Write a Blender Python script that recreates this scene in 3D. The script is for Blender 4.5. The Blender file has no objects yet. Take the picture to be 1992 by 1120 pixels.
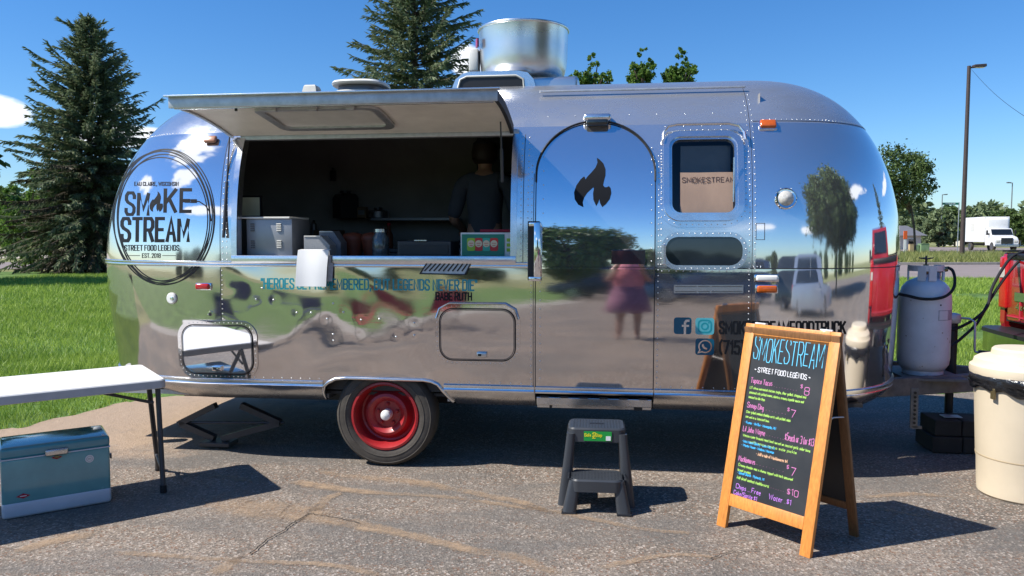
import bpy, bmesh, math, random
import numpy as np
from mathutils import Vector, Matrix, Quaternion
from mathutils.bvhtree import BVHTree
from mathutils.geometry import tessellate_polygon

random.seed(7)
rng = np.random.default_rng(7)
sc = bpy.context.scene
col = sc.collection
R = math.radians

# ------------------------------------------------------------------ camera, sky, sun, exposure
F, PITCH, CH = 1500.0, R(3.74), 1.46
cam_d = bpy.data.cameras.new('camera')
cam_d.sensor_width = 36
cam_d.lens = 36 * F / 1992
cam_d.clip_start = 0.05
cam_d.clip_end = 3000
cam = bpy.data.objects.new('camera', cam_d)
cam.location = (0, 0, CH)
cam.rotation_euler = (R(90) - PITCH, 0, 0)
col.objects.link(cam)
sc.camera = cam

SUN = Vector((-.886, -.223, 1.0)).normalized()      # direction to the sun
w = bpy.data.worlds.new('World')
sc.world = w
w.use_nodes = True
nt = w.node_tree
nt.nodes.clear()
out = nt.nodes.new('ShaderNodeOutputWorld')
bg = nt.nodes.new('ShaderNodeBackground')
sky = nt.nodes.new('ShaderNodeTexSky')
sky.sky_type = 'NISHITA'
sky.sun_disc = False
sky.sun_elevation = math.asin(SUN.z)
sky.sun_rotation = math.atan2(SUN.x, SUN.y)
sky.altitude = 300
sky.air_density = 1.0
sky.dust_density = 0.0
sky.ozone_density = 2.0
SKY_STRENGTH = 0.102
bg.inputs[1].default_value = SKY_STRENGTH
hs = nt.nodes.new('ShaderNodeHueSaturation')
hs.inputs['Saturation'].default_value = 1.35
nt.links.new(sky.outputs[0], hs.inputs['Color'])
# clear northern air: the band above the horizon stays blue instead of white, the same all round
tg_ = nt.nodes.new('ShaderNodeTexCoord')
sx_ = nt.nodes.new('ShaderNodeSeparateXYZ')
nt.links.new(tg_.outputs['Generated'], sx_.inputs[0])
hr_ = nt.nodes.new('ShaderNodeValToRGB')
hr_.color_ramp.elements[0].position = 0.0
hr_.color_ramp.elements[0].color = (.56, .70, .92, 1)
hr_.color_ramp.elements[1].position = .5
hr_.color_ramp.elements[1].color = (1.08, 1.02, 1.14, 1)
q_ = hr_.color_ramp.elements.new(.12)
q_.color = (.72, .86, 1.04, 1)
nt.links.new(sx_.outputs[2], hr_.inputs[0])
hm_ = nt.nodes.new('ShaderNodeMix')
hm_.data_type = 'RGBA'
hm_.blend_type = 'MULTIPLY'
hm_.inputs[0].default_value = 1
nt.links.new(hs.outputs[0], hm_.inputs[6])
nt.links.new(hr_.outputs[0], hm_.inputs[7])
# clouds: soft lobes round given directions, broken up by noise
tc = nt.nodes.new('ShaderNodeTexCoord')
nz = nt.nodes.new('ShaderNodeTexNoise')
nz.inputs['Scale'].default_value = 7
nz.inputs['Detail'].default_value = 8
nz.inputs['Roughness'].default_value = .58
mp = nt.nodes.new('ShaderNodeMapping')
mp.inputs['Scale'].default_value = (1, 1, 2.6)
nt.links.new(tc.outputs['Generated'], mp.inputs[0])
nt.links.new(mp.outputs[0], nz.inputs['Vector'])


def wmath(op, a, b=None, c=None):
    n = nt.nodes.new('ShaderNodeMath')
    n.operation = op
    for i, v in enumerate((a, b, c)):
        if v is None:
            continue
        if isinstance(v, (int, float)):
            n.inputs[i].default_value = v
        else:
            nt.links.new(v, n.inputs[i])
    return n.outputs[0]


def cloud_lobe(az, el, wa, we):
    """az degrees clockwise from +Y, el degrees, half sizes in degrees"""
    d = Vector((math.sin(R(az)) * math.cos(R(el)), math.cos(R(az)) * math.cos(R(el)), math.sin(R(el))))
    right = Vector((math.cos(R(az)), -math.sin(R(az)), 0))
    up = right.cross(d)
    def dot(v, s):
        n = nt.nodes.new('ShaderNodeVectorMath')
        n.operation = 'DOT_PRODUCT'
        nt.links.new(tc.outputs['Generated'], n.inputs[0])
        n.inputs[1].default_value = v * s
        return n.outputs['Value']
    a = dot(right, 1 / R(wa))
    b = dot(up, 1 / R(we))
    f = dot(d, 1)
    r2 = wmath('ADD', wmath('MULTIPLY', a, a), wmath('MULTIPLY', b, b))
    lobe = wmath('SUBTRACT', 1.0, r2)
    lobe = wmath('MAXIMUM', lobe, 0.0)
    return wmath('MULTIPLY', lobe, wmath('GREATER_THAN', f, 0))


tot = None
for L in [(-33.5, 7.8, 2.6, 1.3), (-27.5, 8.3, 2.4, .6), (-3.3, 12.6, 1.5, 1.5), (-26, 6.6, 5, .9),
          (-110, 42, 17, 13), (-122, 27, 9, 7), (-90, 20, 12, 4), (-160, 9, 9, 1.3), (176, 8.0, 7, 1.1),
          (150, 7, 12, 1.5), (-140, 13, 14, 2.5), (60, 12, 14, 1.6), (110, 18, 18, 3)]:
    v = cloud_lobe(*L)
    tot = v if tot is None else wmath('MAXIMUM', tot, v)
dens = wmath('MULTIPLY', tot, 1.35)
dens = wmath('ADD', dens, wmath('MULTIPLY', wmath('SUBTRACT', nz.outputs['Fac'], 0.5), 2.6))
dens = wmath('SUBTRACT', dens, 0.42)
dens = wmath('MULTIPLY', dens, 2.2)
dn = nt.nodes.new('ShaderNodeClamp')
nt.links.new(dens, dn.inputs[0])
gate = nt.nodes.new('ShaderNodeClamp')
nt.links.new(wmath('MULTIPLY', tot, 5.0), gate.inputs[0])
cl = wmath('MULTIPLY', wmath('MULTIPLY', dn.outputs[0], gate.outputs[0]), .93)
mx = nt.nodes.new('ShaderNodeMix')
mx.data_type = 'RGBA'
nt.links.new(cl, mx.inputs[0])
nt.links.new(hm_.outputs[2], mx.inputs[6])
mx.inputs[7].default_value = (8.6, 8.9, 9.4, 1)
nt.links.new(mx.outputs[2], bg.inputs[0])
nt.links.new(bg.outputs[0], out.inputs[0])

sd = bpy.data.lights.new('sun', 'SUN')
sd.energy = 4.9
sd.angle = R(0.5)
sd.color = (1.0, .955, .88)
so = bpy.data.objects.new('sun', sd)
so.rotation_euler = SUN.to_track_quat('Z', 'Y').to_euler()
so.location = (-20, -5, 25)
col.objects.link(so)

sc.view_settings.view_transform = 'Standard'
sc.view_settings.look = 'None'
sc.view_settings.gamma = 1
sc.view_settings.use_curve_mapping = False
sc.view_settings.exposure = 0.50
sc.cycles.max_bounces = 10
sc.cycles.glossy_bounces = 6
sc.cycles.diffuse_bounces = 3
sc.cycles.transparent_max_bounces = 12
sc.cycles.caustics_reflective = False
sc.cycles.caustics_refractive = False


# ------------------------------------------------------------------ materials
def _n(t, k, **kw):
    n = t.nodes.new(k)
    for a, b in kw.items():
        setattr(n, a, b)
    return n


def mat(name, c, rough=.6, metal=0., var=.12, vscale=6., bump=0., bscale=40., bdist=.002, spec=.5,
        coat=0., rvar=0., trans=0., vstretch=(1, 1, 1), emit=None, alpha=None, c2=None, speck=None):
    m = bpy.data.materials.new(name)
    m.use_nodes = True
    t = m.node_tree
    b = t.nodes['Principled BSDF']
    b.inputs['Roughness'].default_value = rough
    b.inputs['Metallic'].default_value = metal
    b.inputs['Specular IOR Level'].default_value = spec
    b.inputs['Coat Weight'].default_value = coat
    b.inputs['Transmission Weight'].default_value = trans
    tcn = _n(t, 'ShaderNodeTexCoord')
    mpn = _n(t, 'ShaderNodeMapping')
    mpn.inputs['Scale'].default_value = vstretch
    t.links.new(tcn.outputs['Object'], mpn.inputs[0])
    nn = _n(t, 'ShaderNodeTexNoise')
    nn.inputs['Scale'].default_value = vscale
    nn.inputs['Detail'].default_value = 6
    nn.inputs['Roughness'].default_value = .6
    t.links.new(mpn.outputs[0], nn.inputs['Vector'])
    rp = _n(t, 'ShaderNodeValToRGB')
    lo = tuple(max(0, v * (1 - var)) for v in c)
    hi = tuple(min(1, v * (1 + var)) for v in (c2 or c))
    rp.color_ramp.elements[0].position = .3
    rp.color_ramp.elements[1].position = .7
    rp.color_ramp.elements[0].color = (*lo, 1)
    rp.color_ramp.elements[1].color = (*hi, 1)
    t.links.new(nn.outputs['Fac'], rp.inputs[0])
    colout = rp.outputs[0]
    if speck:
        sn = _n(t, 'ShaderNodeTexNoise')
        sn.inputs['Scale'].default_value = speck[0]
        sn.inputs['Detail'].default_value = 2
        t.links.new(tcn.outputs['Object'], sn.inputs['Vector'])
        sr = _n(t, 'ShaderNodeMapRange')
        sr.inputs[1].default_value = speck[1]
        sr.inputs[2].default_value = speck[1] + .06
        t.links.new(sn.outputs['Fac'], sr.inputs[0])
        mm = _n(t, 'ShaderNodeMix', data_type='RGBA')
        t.links.new(sr.outputs[0], mm.inputs[0])
        t.links.new(colout, mm.inputs[6])
        mm.inputs[7].default_value = (*speck[2], 1)
        colout = mm.outputs[2]
    t.links.new(colout, b.inputs['Base Color'])
    if rvar:
        mr = _n(t, 'ShaderNodeMapRange')
        mr.inputs[1].default_value = .3
        mr.inputs[2].default_value = .7
        mr.inputs[3].default_value = max(0, rough - rvar)
        mr.inputs[4].default_value = rough + rvar
        t.links.new(nn.outputs['Fac'], mr.inputs[0])
        t.links.new(mr.outputs[0], b.inputs['Roughness'])
    if bump:
        bn = _n(t, 'ShaderNodeTexNoise')
        bn.inputs['Scale'].default_value = bscale
        bn.inputs['Detail'].default_value = 5
        t.links.new(tcn.outputs['Object'], bn.inputs['Vector'])
        bb = _n(t, 'ShaderNodeBump')
        bb.inputs['Strength'].default_value = bump
        bb.inputs['Distance'].default_value = bdist
        t.links.new(bn.outputs['Fac'], bb.inputs['Height'])
        t.links.new(bb.outputs[0], b.inputs['Normal'])
    if alpha is not None:
        b.inputs['Alpha'].default_value = alpha
    if emit:
        b.inputs['Emission Color'].default_value = (*emit[:3], 1)
        b.inputs['Emission Strength'].default_value = emit[3]
    return m


def foliage_mat(name, c, c2, trans=.25, rough=.55, spec=.35):
    m = bpy.data.materials.new(name)
    m.use_nodes = True
    t = m.node_tree
    b = t.nodes['Principled BSDF']
    g = _n(t, 'ShaderNodeNewGeometry')
    tcn = _n(t, 'ShaderNodeTexCoord')
    nn = _n(t, 'ShaderNodeTexNoise')
    nn.inputs['Scale'].default_value = .9
    nn.inputs['Detail'].default_value = 4
    t.links.new(tcn.outputs['Object'], nn.inputs['Vector'])
    ad = _n(t, 'ShaderNodeMath', operation='MULTIPLY_ADD')
    t.links.new(g.outputs['Random Per Island'], ad.inputs[0])
    ad.inputs[1].default_value = .55
    t.links.new(nn.outputs['Fac'], ad.inputs[2])
    rp = _n(t, 'ShaderNodeValToRGB')
    rp.color_ramp.elements[0].position = .35
    rp.color_ramp.elements[1].position = 1.0
    rp.color_ramp.elements[0].color = (*c, 1)
    rp.color_ramp.elements[1].color = (*c2, 1)
    t.links.new(ad.outputs[0], rp.inputs[0])
    t.links.new(rp.outputs[0], b.inputs['Base Color'])
    b.inputs['Roughness'].default_value = rough
    b.inputs['Specular IOR Level'].default_value = spec
    tr = _n(t, 'ShaderNodeBsdfTranslucent')
    t.links.new(rp.outputs[0], tr.inputs[0])
    ms = _n(t, 'ShaderNodeMixShader')
    ms.inputs[0].default_value = trans
    t.links.new(b.outputs[0], ms.inputs[1])
    t.links.new(tr.outputs[0], ms.inputs[2])
    t.links.new(ms.outputs[0], t.nodes['Material Output'].inputs[0])
    return m


def mirror_mat(name, c, rough, wave, wscale, fine=.0, haze=.0, rscale=2.2, stretch=(1, 1, 1.6), dirt=.0, metal=.95):
    """polished aluminium: low waves in the sheet, hazy oxidised patches, faint hairline grain"""
    m = bpy.data.materials.new(name)
    m.use_nodes = True
    t = m.node_tree
    b = t.nodes['Principled BSDF']
    b.inputs['Metallic'].default_value = metal
    tcn = _n(t, 'ShaderNodeTexCoord')
    mpn = _n(t, 'ShaderNodeMapping')
    mpn.inputs['Scale'].default_value = stretch
    t.links.new(tcn.outputs['Object'], mpn.inputs[0])
    n1 = _n(t, 'ShaderNodeTexNoise')
    n1.inputs['Scale'].default_value = rscale
    n1.inputs['Detail'].default_value = 7
    n1.inputs['Roughness'].default_value = .65
    t.links.new(mpn.outputs[0], n1.inputs['Vector'])
    mr = _n(t, 'ShaderNodeMapRange')
    mr.inputs[1].default_value = .35
    mr.inputs[2].default_value = .75
    mr.inputs[3].default_value = rough
    mr.inputs[4].default_value = rough + haze
    t.links.new(n1.outputs['Fac'], mr.inputs[0])
    t.links.new(mr.outputs[0], b.inputs['Roughness'])
    rp = _n(t, 'ShaderNodeValToRGB')
    rp.color_ramp.elements[0].position = .38
    rp.color_ramp.elements[1].position = .72
    rp.color_ramp.elements[0].color = (*c, 1)
    rp.color_ramp.elements[1].color = (*[v * (1 - dirt) for v in c], 1)
    t.links.new(n1.outputs['Fac'], rp.inputs[0])
    t.links.new(rp.outputs[0], b.inputs['Base Color'])
    n2 = _n(t, 'ShaderNodeTexNoise')
    n2.inputs['Scale'].default_value = wscale
    n2.inputs['Detail'].default_value = 1.5
    n2.inputs['Roughness'].default_value = .35
    t.links.new(tcn.outputs['Object'], n2.inputs['Vector'])
    b1 = _n(t, 'ShaderNodeBump')
    b1.inputs['Strength'].default_value = 1
    b1.inputs['Distance'].default_value = wave
    t.links.new(n2.outputs['Fac'], b1.inputs['Height'])
    last = b1
    if fine:
        n3 = _n(t, 'ShaderNodeTexNoise')
        n3.inputs['Scale'].default_value = 30
        n3.inputs['Detail'].default_value = 3
        mp3 = _n(t, 'ShaderNodeMapping')
        mp3.inputs['Scale'].default_value = (.35, 1, 1.6)
        t.links.new(tcn.outputs['Object'], mp3.inputs[0])
        t.links.new(mp3.outputs[0], n3.inputs['Vector'])
        b2 = _n(t, 'ShaderNodeBump')
        b2.inputs['Strength'].default_value = 1
        b2.inputs['Distance'].default_value = fine
        t.links.new(n3.outputs['Fac'], b2.inputs['Height'])
        t.links.new(b1.outputs[0], b2.inputs['Normal'])
        last = b2
    t.links.new(last.outputs[0], b.inputs['Normal'])
    return m


def glass_mat(name, tint, refl=.12):
    """thin tinted pane: see-through tint plus a sharp reflection"""
    m = bpy.data.materials.new(name)
    m.use_nodes = True
    t = m.node_tree
    t.nodes.remove(t.nodes['Principled BSDF'])
    tr = _n(t, 'ShaderNodeBsdfTransparent')
    tr.inputs[0].default_value = (*tint, 1)
    gl = _n(t, 'ShaderNodeBsdfGlossy')
    gl.inputs['Roughness'].default_value = .02
    ge = _n(t, 'ShaderNodeNewGeometry')
    dp = _n(t, 'ShaderNodeVectorMath', operation='DOT_PRODUCT')
    t.links.new(ge.outputs['Incoming'], dp.inputs[0])
    t.links.new(ge.outputs['Normal'], dp.inputs[1])
    ab = _n(t, 'ShaderNodeMath', operation='ABSOLUTE')
    t.links.new(dp.outputs['Value'], ab.inputs[0])
    om = _n(t, 'ShaderNodeMath', operation='SUBTRACT')
    om.inputs[0].default_value = 1
    t.links.new(ab.outputs[0], om.inputs[1])
    pw = _n(t, 'ShaderNodeMath', operation='POWER')
    pw.inputs[1].default_value = 5
    t.links.new(om.outputs[0], pw.inputs[0])
    ad = _n(t, 'ShaderNodeMath', operation='MULTIPLY_ADD')
    ad.inputs[1].default_value = .9
    ad.inputs[2].default_value = refl
    t.links.new(pw.outputs[0], ad.inputs[0])
    ms = _n(t, 'ShaderNodeMixShader')
    t.links.new(ad.outputs[0], ms.inputs[0])
    t.links.new(tr.outputs[0], ms.inputs[1])
    t.links.new(gl.outputs[0], ms.inputs[2])
    t.links.new(ms.outputs[0], t.nodes['Material Output'].inputs[0])
    return m


M = {}
AL = (.80, .805, .83)
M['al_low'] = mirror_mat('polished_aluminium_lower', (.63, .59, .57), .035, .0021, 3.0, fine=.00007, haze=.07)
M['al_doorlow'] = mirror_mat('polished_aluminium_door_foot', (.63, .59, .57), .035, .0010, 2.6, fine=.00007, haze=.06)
M['al_door'] = mirror_mat('polished_aluminium_door', (.82, .83, .86), .02, .00045, 2.0, fine=.00001, haze=.02)
M['al_up'] = mirror_mat('polished_aluminium_upper', (.82, .82, .83), .07, .0007, 2.2, fine=.00002, haze=.16, dirt=.12, metal=.88)
M['al_roof'] = mirror_mat('oxidised_aluminium_roof', (.70, .70, .71), .20, .0008, 2.0, fine=.00003, haze=.2, dirt=.3, metal=.82, rscale=3.2, stretch=(.7, 1, 1.8))
M['al_cap'] = mirror_mat('polished_aluminium_front', (.82, .82, .835), .03, .0004, 1.8, fine=.00001, haze=.07, metal=.93)
M['al_skirt'] = mirror_mat('dull_aluminium_skirt', (.62, .61, .61), .2, .0006, 4, fine=.0001, haze=.15, dirt=.35, rscale=5)
M['al_trim'] = mirror_mat('aluminium_trim', (.78, .79, .82), .18, .0002, 8, fine=.00005, haze=.12, dirt=.15, rscale=9)
M['al_brush'] = mirror_mat('spun_aluminium', (.76, .76, .76), .25, .0004, 4, fine=.0001, haze=.12, dirt=.1)
M['steel'] = mat('stainless_steel', (.55, .56, .58), .28, 1, var=.08, rvar=.08)
M['galv'] = mat('galvanised_steel', (.50, .51, .53), .5, .85, var=.15, vscale=20)
M['chrome'] = mat('chrome', (.8, .8, .82), .06, 1, var=.02)
M['seam'] = mat('dark_sealant', (.03, .03, .035), .7)
M['black'] = mat('black_plastic', (.012, .012, .014), .45)
M['decal'] = mat('black_vinyl_lettering', (.006, .007, .010), .6, var=.05, spec=.25)
M['teal'] = mat('teal_vinyl_lettering', (.006, .27, .34), .3, var=.08)
M['teal_dark'] = mat('dark_teal_vinyl', (.004, .10, .17), .25, var=.08)
M['teal_pale'] = mat('pale_teal_vinyl', (.10, .42, .48), .3, var=.08)
M['rubber'] = mat('tyre_rubber', (.062, .054, .045), .85, var=.3, vscale=12, bump=.6, bscale=60)
M['rubber_blk'] = mat('black_rubber', (.015, .015, .016), .8)
M['rim'] = mat('red_wheel_enamel', (.34, .016, .020), .42, var=.15, vscale=9, rvar=.1, coat=.2)
M['cream'] = mat('cream_liner_paint', (.82, .79, .73), .5, var=.1, vscale=5)
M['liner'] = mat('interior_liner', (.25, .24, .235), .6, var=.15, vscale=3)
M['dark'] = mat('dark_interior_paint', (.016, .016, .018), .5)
M['stainless_dark'] = mat('dull_stainless', (.16, .16, .17), .4, .7)
M['amber'] = mat('amber_lens', (.55, .10, .008), .15, var=.15, vscale=60, coat=.6)
M['red_lens'] = mat('red_lens', (.48, .012, .012), .15, var=.15, vscale=60, coat=.6)
M['clear_lens'] = mat('clear_lens', (.55, .53, .48), .12, var=.25, vscale=80, coat=.8)
M['rust'] = mat('amber_brown_lens', (.36, .16, .09), .3)
M['white_pl'] = mat('white_plastic', (.78, .77, .72), .4, var=.04, rvar=.05)
M['white_paint'] = mat('white_paint', (.74, .74, .74), .35, var=.05)
M['white_dirty'] = mat('weathered_white_paint', (.6, .59, .54), .55, var=.15, vscale=9)
M['paper'] = mat('white_paper', (.80, .80, .79), .7, var=.03)
M['kraft'] = mat('kraft_paper', (.66, .42, .29), .8, var=.08, vscale=14, vstretch=(1, 1, .4))
M['stamp'] = mat('brown_stamp_ink', (.14, .075, .045), .8)
M['glass_dk'] = glass_mat('tinted_window_glass', (.80, .82, .82), .05)
M['glass_smoke'] = mat('smoked_acrylic', (.02, .028, .035), .05, var=.2, spec=.8)
M['glass_hatch'] = mat('frosted_hatch_pane', (.72, .72, .69), .2, var=.1, trans=.0)
M['teal_cool'] = mat('teal_enamel', (.16, .37, .37), .22, var=.1, vscale=7, coat=.5, rvar=.06)
M['teal_cool_dk'] = mat('teal_enamel_lid', (.06, .25, .30), .12, var=.1, vscale=7, coat=.7)
M['cool_base'] = mat('pale_cooler_band', (.62, .64, .68), .35, var=.06)
M['table_top'] = mat('white_table_plastic', (.80, .77, .72), .5, var=.04, bump=.2, bscale=200, bdist=.0005)
M['table_edge'] = mat('grey_table_edge', (.45, .45, .46), .55)
M['leg_dk'] = mat('dark_powder_coated_steel', (.045, .045, .05), .4, var=.2)
M['stool'] = mat('charcoal_plastic', (.040, .045, .053), .38, var=.1, bump=.25, bscale=300, bdist=.0006, rvar=.06)
M['label_g'] = mat('green_label', (.008, .30, .05), .35)
M['label_y'] = mat('yellow_print', (.75, .72, .03), .5)
M['label_w'] = mat('white_print', (.8, .8, .8), .5)
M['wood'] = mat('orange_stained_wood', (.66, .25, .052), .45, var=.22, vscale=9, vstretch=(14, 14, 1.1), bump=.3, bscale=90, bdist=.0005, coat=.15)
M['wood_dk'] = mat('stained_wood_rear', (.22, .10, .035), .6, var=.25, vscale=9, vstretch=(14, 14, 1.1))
M['chalk'] = mat('chalkboard', (.022, .023, .025), .45, var=.25, vscale=5, rvar=.08)
for k, c in dict(c_blue=(.12, .52, .75), c_white=(.75, .75, .78), c_pink=(.62, .20, .45), c_green=(.36, .62, .12),
                 c_sky=(.05, .42, .80), c_violet=(.50, .20, .70), c_orange=(.72, .42, .25)).items():
    M[k] = mat('chalk_marker_' + k[2:], c, .7, var=.15, vscale=50)
M['bin'] = mat('beige_bin_plastic', (.68, .58, .43), .5, var=.05, vscale=4, bump=.15, bscale=120, bdist=.0006, rvar=.06)
M['bag'] = mat('black_bin_liner', (.015, .015, .017), .18, bump=.9, bscale=26, bdist=.012, spec=.7)
M['tank'] = mat('grey_white_tank_enamel', (.74, .73, .76), .38, var=.09, vscale=6, speck=(38, .70, (.26, .16, .10)))
M['tank_lbl'] = mat('faded_tank_label', (.38, .38, .43), .5, var=.3, vscale=60)
M['brass'] = mat('dull_brass', (.25, .19, .09), .4, .8)
M['frame_steel'] = mat('weathered_chassis_steel', (.20, .185, .165), .7, .2, var=.3, vscale=15)
M['pk_red'] = mat('red_car_paint', (.34, .010, .014), .22, var=.04, coat=.8)
M['pk_dark'] = mat('black_trim_plastic', (.012, .012, .013), .5)
M['pk_chrome'] = mat('chromed_bumper', (.62, .63, .64), .07, 1, var=.02)
M['car_glass'] = mat('car_window_glass', (.012, .015, .018), .04, spec=.8)
M['car_silver'] = mat('silver_car_paint', (.42, .43, .46), .25, .5, var=.03, coat=.8)
M['car_dark'] = mat('dark_car_paint', (.02, .022, .03), .2, var=.03, coat=.8)
M['car_blue'] = mat('blue_car_paint', (.03, .06, .14), .2, var=.03, coat=.8)
M['pole'] = mat('dark_bronze_pole', (.07, .05, .045), .5, .2, var=.15)
M['pole_grey'] = mat('grey_pole', (.18, .19, .20), .5, .3)
M['sign_g'] = mat('green_street_sign', (.005, .20, .12), .4)
M['orange'] = mat('orange_marker_plastic', (.75, .12, .02), .5)
M['util_green'] = mat('utility_box_green', (.20, .30, .16), .6, var=.1)
M['util_tan'] = mat('utility_box_tan', (.45, .33, .18), .6, var=.1)
M['skin'] = mat('skin', (.42, .22, .15), .5, var=.06)
M['hair'] = mat('dark_hair', (.03, .018, .012), .6)
M['dress'] = mat('pink_dress_cloth', (.72, .24, .27), .85, var=.35, vscale=22)
M['dress2'] = mat('plaid_skirt_cloth', (.30, .13, .20), .85, var=.5, vscale=26)
M['tshirt'] = mat('grey_tshirt_cloth', (.075, .08, .10), .9, var=.1)
M['cap'] = mat('dark_cap_cloth', (.03, .03, .035), .85)
M['jeans'] = mat('dark_jeans', (.03, .035, .05), .9)
M['bark'] = mat('spruce_bark', (.10, .075, .055), .9, var=.35, vscale=14, vstretch=(1, 1, .2), bump=.8, bscale=30, bdist=.02)
M['spruce'] = foliage_mat('spruce_needles', (.062, .100, .066), (.29, .34, .19), .32)
M['spruce_dry'] = foliage_mat('dry_spruce_twigs', (.055, .045, .03), (.12, .11, .06), .1)
M['leaf'] = foliage_mat('green_leaves', (.045, .095, .018), (.17, .29, .05), .35)
M['leaf_dk'] = foliage_mat('dark_leaves', (.032, .062, .020), (.12, .18, .05), .25)
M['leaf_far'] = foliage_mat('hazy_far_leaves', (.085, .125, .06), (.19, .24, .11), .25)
M['roof_grey'] = mat('grey_shingles', (.13, .13, .145), .8, var=.15, vscale=3)
M['siding'] = mat('pale_siding', (.55, .52, .46), .7)
M['snack_green'] = mat('green_carton', (.004, .20, .13), .4, var=.05)
M['pk1'] = mat('green_pouch_print', (.35, .55, .04), .5)
M['pk2'] = mat('red_pouch_print', (.62, .03, .03), .5)
M['pk3'] = mat('teal_pouch_print', (.04, .42, .30), .5)
M['pk_face'] = mat('cream_round_print', (.72, .60, .40), .5)
M['jar'] = mat('jar_glass', (.12, .14, .15), .08, var=.3, vscale=60, spec=.8, trans=.3)
M['tomato'] = mat('orange_food_tubs', (.16, .035, .016), .6, var=.2)
M['chair_red'] = mat('red_chair_fabric', (.42, .02, .04), .8)
M['chair_blue'] = mat('navy_chair_fabric', (.02, .035, .13), .8)
M['gravelly'] = mat('pale_gravel_field', (.42, .36, .28), .9, var=.15)
M['block'] = mat('weathered_timber_block', (.035, .03, .026), .85, var=.3)


# ------------------------------------------------------------------ helpers
class MB:
    def __init__(s):
        s.v = []
        s.f = []

    def add(s, vs, fs):
        o = len(s.v)
        s.v += [tuple(p) for p in vs]
        s.f += [tuple(i + o for i in f) for f in fs]
        return s

    def box(s, c, d, rot=None, bev=0., seg=2):
        bm = bmesh.new()
        bmesh.ops.create_cube(bm, size=1)
        for v in bm.verts:
            v.co = Vector((v.co.x * d[0], v.co.y * d[1], v.co.z * d[2]))
        if bev:
            bmesh.ops.bevel(bm, geom=list(bm.edges), offset=bev, segments=seg, profile=.5, affect='EDGES')
        rm = rot if rot is not None else Matrix.Identity(3)
        bm.verts.index_update()
        s.add([rm @ v.co + Vector(c) for v in bm.verts], [[v.index for v in f.verts] for f in bm.faces])
        bm.free()
        return s

    def tube(s, pts, r, n=8, caps=True, closed=False):
        pts = [Vector(p) for p in pts]
        rr = r if isinstance(r, (list, tuple)) else [r] * len(pts)
        N_ = len(pts)
        o = len(s.v)
        prev = None
        for i, p in enumerate(pts):
            if closed:
                t = pts[(i + 1) % N_] - pts[i - 1]
            else:
                t = pts[min(i + 1, N_ - 1)] - pts[max(i - 1, 0)]
            t = t.normalized() if t.length > 1e-9 else Vector((0, 0, 1))
            if prev is None:
                a = Vector((0, 0, 1)) if abs(t.z) < .9 else Vector((1, 0, 0))
                x = a.cross(t).normalized()
            else:
                x = (prev - t * prev.dot(t))
                x = x.normalized() if x.length > 1e-6 else t.orthogonal().normalized()
            prev = x
            y = t.cross(x)
            for k in range(n):
                a = 2 * math.pi * k / n
                s.v.append(tuple(p + (x * math.cos(a) + y * math.sin(a)) * rr[i]))
        m = N_ if closed else N_ - 1
        for i in range(m):
            j = (i + 1) % N_
            for k in range(n):
                l = (k + 1) % n
                s.f.append((o + i * n + k, o + i * n + l, o + j * n + l, o + j * n + k))
        if caps and not closed:
            s.f.append(tuple(o + k for k in range(n))[::-1])
            s.f.append(tuple(o + (N_ - 1) * n + k for k in range(n)))
        return s

    def lathe(s, prof, c=(0, 0, 0), axis=(0, 0, 1), n=32, cap=True):
        """prof: list of (radius, height) along axis"""
        q = Vector((0, 0, 1)).rotation_difference(Vector(axis).normalized())
        o = len(s.v)
        for r, h in prof:
            for k in range(n):
                a = 2 * math.pi * k / n
                s.v.append(tuple(q @ Vector((r * math.cos(a), r * math.sin(a), h)) + Vector(c)))
        for i in range(len(prof) - 1):
            for k in range(n):
                l = (k + 1) % n
                s.f.append((o + i * n + k, o + i * n + l, o + (i + 1) * n + l, o + (i + 1) * n + k))
        if cap:
            if prof[0][0] > 1e-5:
                s.f.append(tuple(o + k for k in range(n))[::-1])
            if prof[-1][0] > 1e-5:
                s.f.append(tuple(o + (len(prof) - 1) * n + k for k in range(n)))
        return s

    def prism(s, poly, fn0, fn1):
        """poly 2-D outline; fn0/fn1 map (x,y) to the two 3-D faces"""
        n = len(poly)
        o = len(s.v)
        s.v += [tuple(fn0(*p)) for p in poly] + [tuple(fn1(*p)) for p in poly]
        tris = tessellate_polygon([[Vector((p[0], p[1], 0)) for p in poly]])
        for t in tris:
            s.f.append(tuple(o + i for i in t))
            s.f.append(tuple(o + n + i for i in t[::-1]))
        for i in range(n):
            j = (i + 1) % n
            s.f.append((o + i, o + j, o + n + j, o + n + i))
        return s

    def xf(s, mtx):
        s.v = [tuple(mtx @ Vector(p)) for p in s.v]
        return s

    def build(s, name, m, parent=None, smooth=None, **props):
        me = bpy.data.meshes.new(name)
        me.from_pydata(s.v, [], s.f)
        me.validate()
        bm = bmesh.new()
        bm.from_mesh(me)
        bmesh.ops.recalc_face_normals(bm, faces=bm.faces)
        bm.to_mesh(me)
        bm.free()
        me.materials.append(m)
        o = bpy.data.objects.new(name, me)
        col.objects.link(o)
        if parent:
            o.parent = parent
        if smooth is not None:
            me.shade_smooth()
            if smooth < 170:
                me.set_sharp_from_angle(angle=R(smooth))
        for k, v in props.items():
            o[k] = v
        return o


def empty(name, loc, rz=0., label=None, cat=None, group=None, kind=None):
    o = bpy.data.objects.new(name, None)
    o.location = loc
    o.rotation_euler = (0, 0, rz)
    o.empty_display_size = .2
    col.objects.link(o)
    return tag(o, label, cat, group, kind)


def tag(o, label=None, cat=None, group=None, kind=None):
    for k, v in (('label', label), ('category', cat), ('group', group), ('kind', kind)):
        if v:
            o[k] = v
    return o


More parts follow.
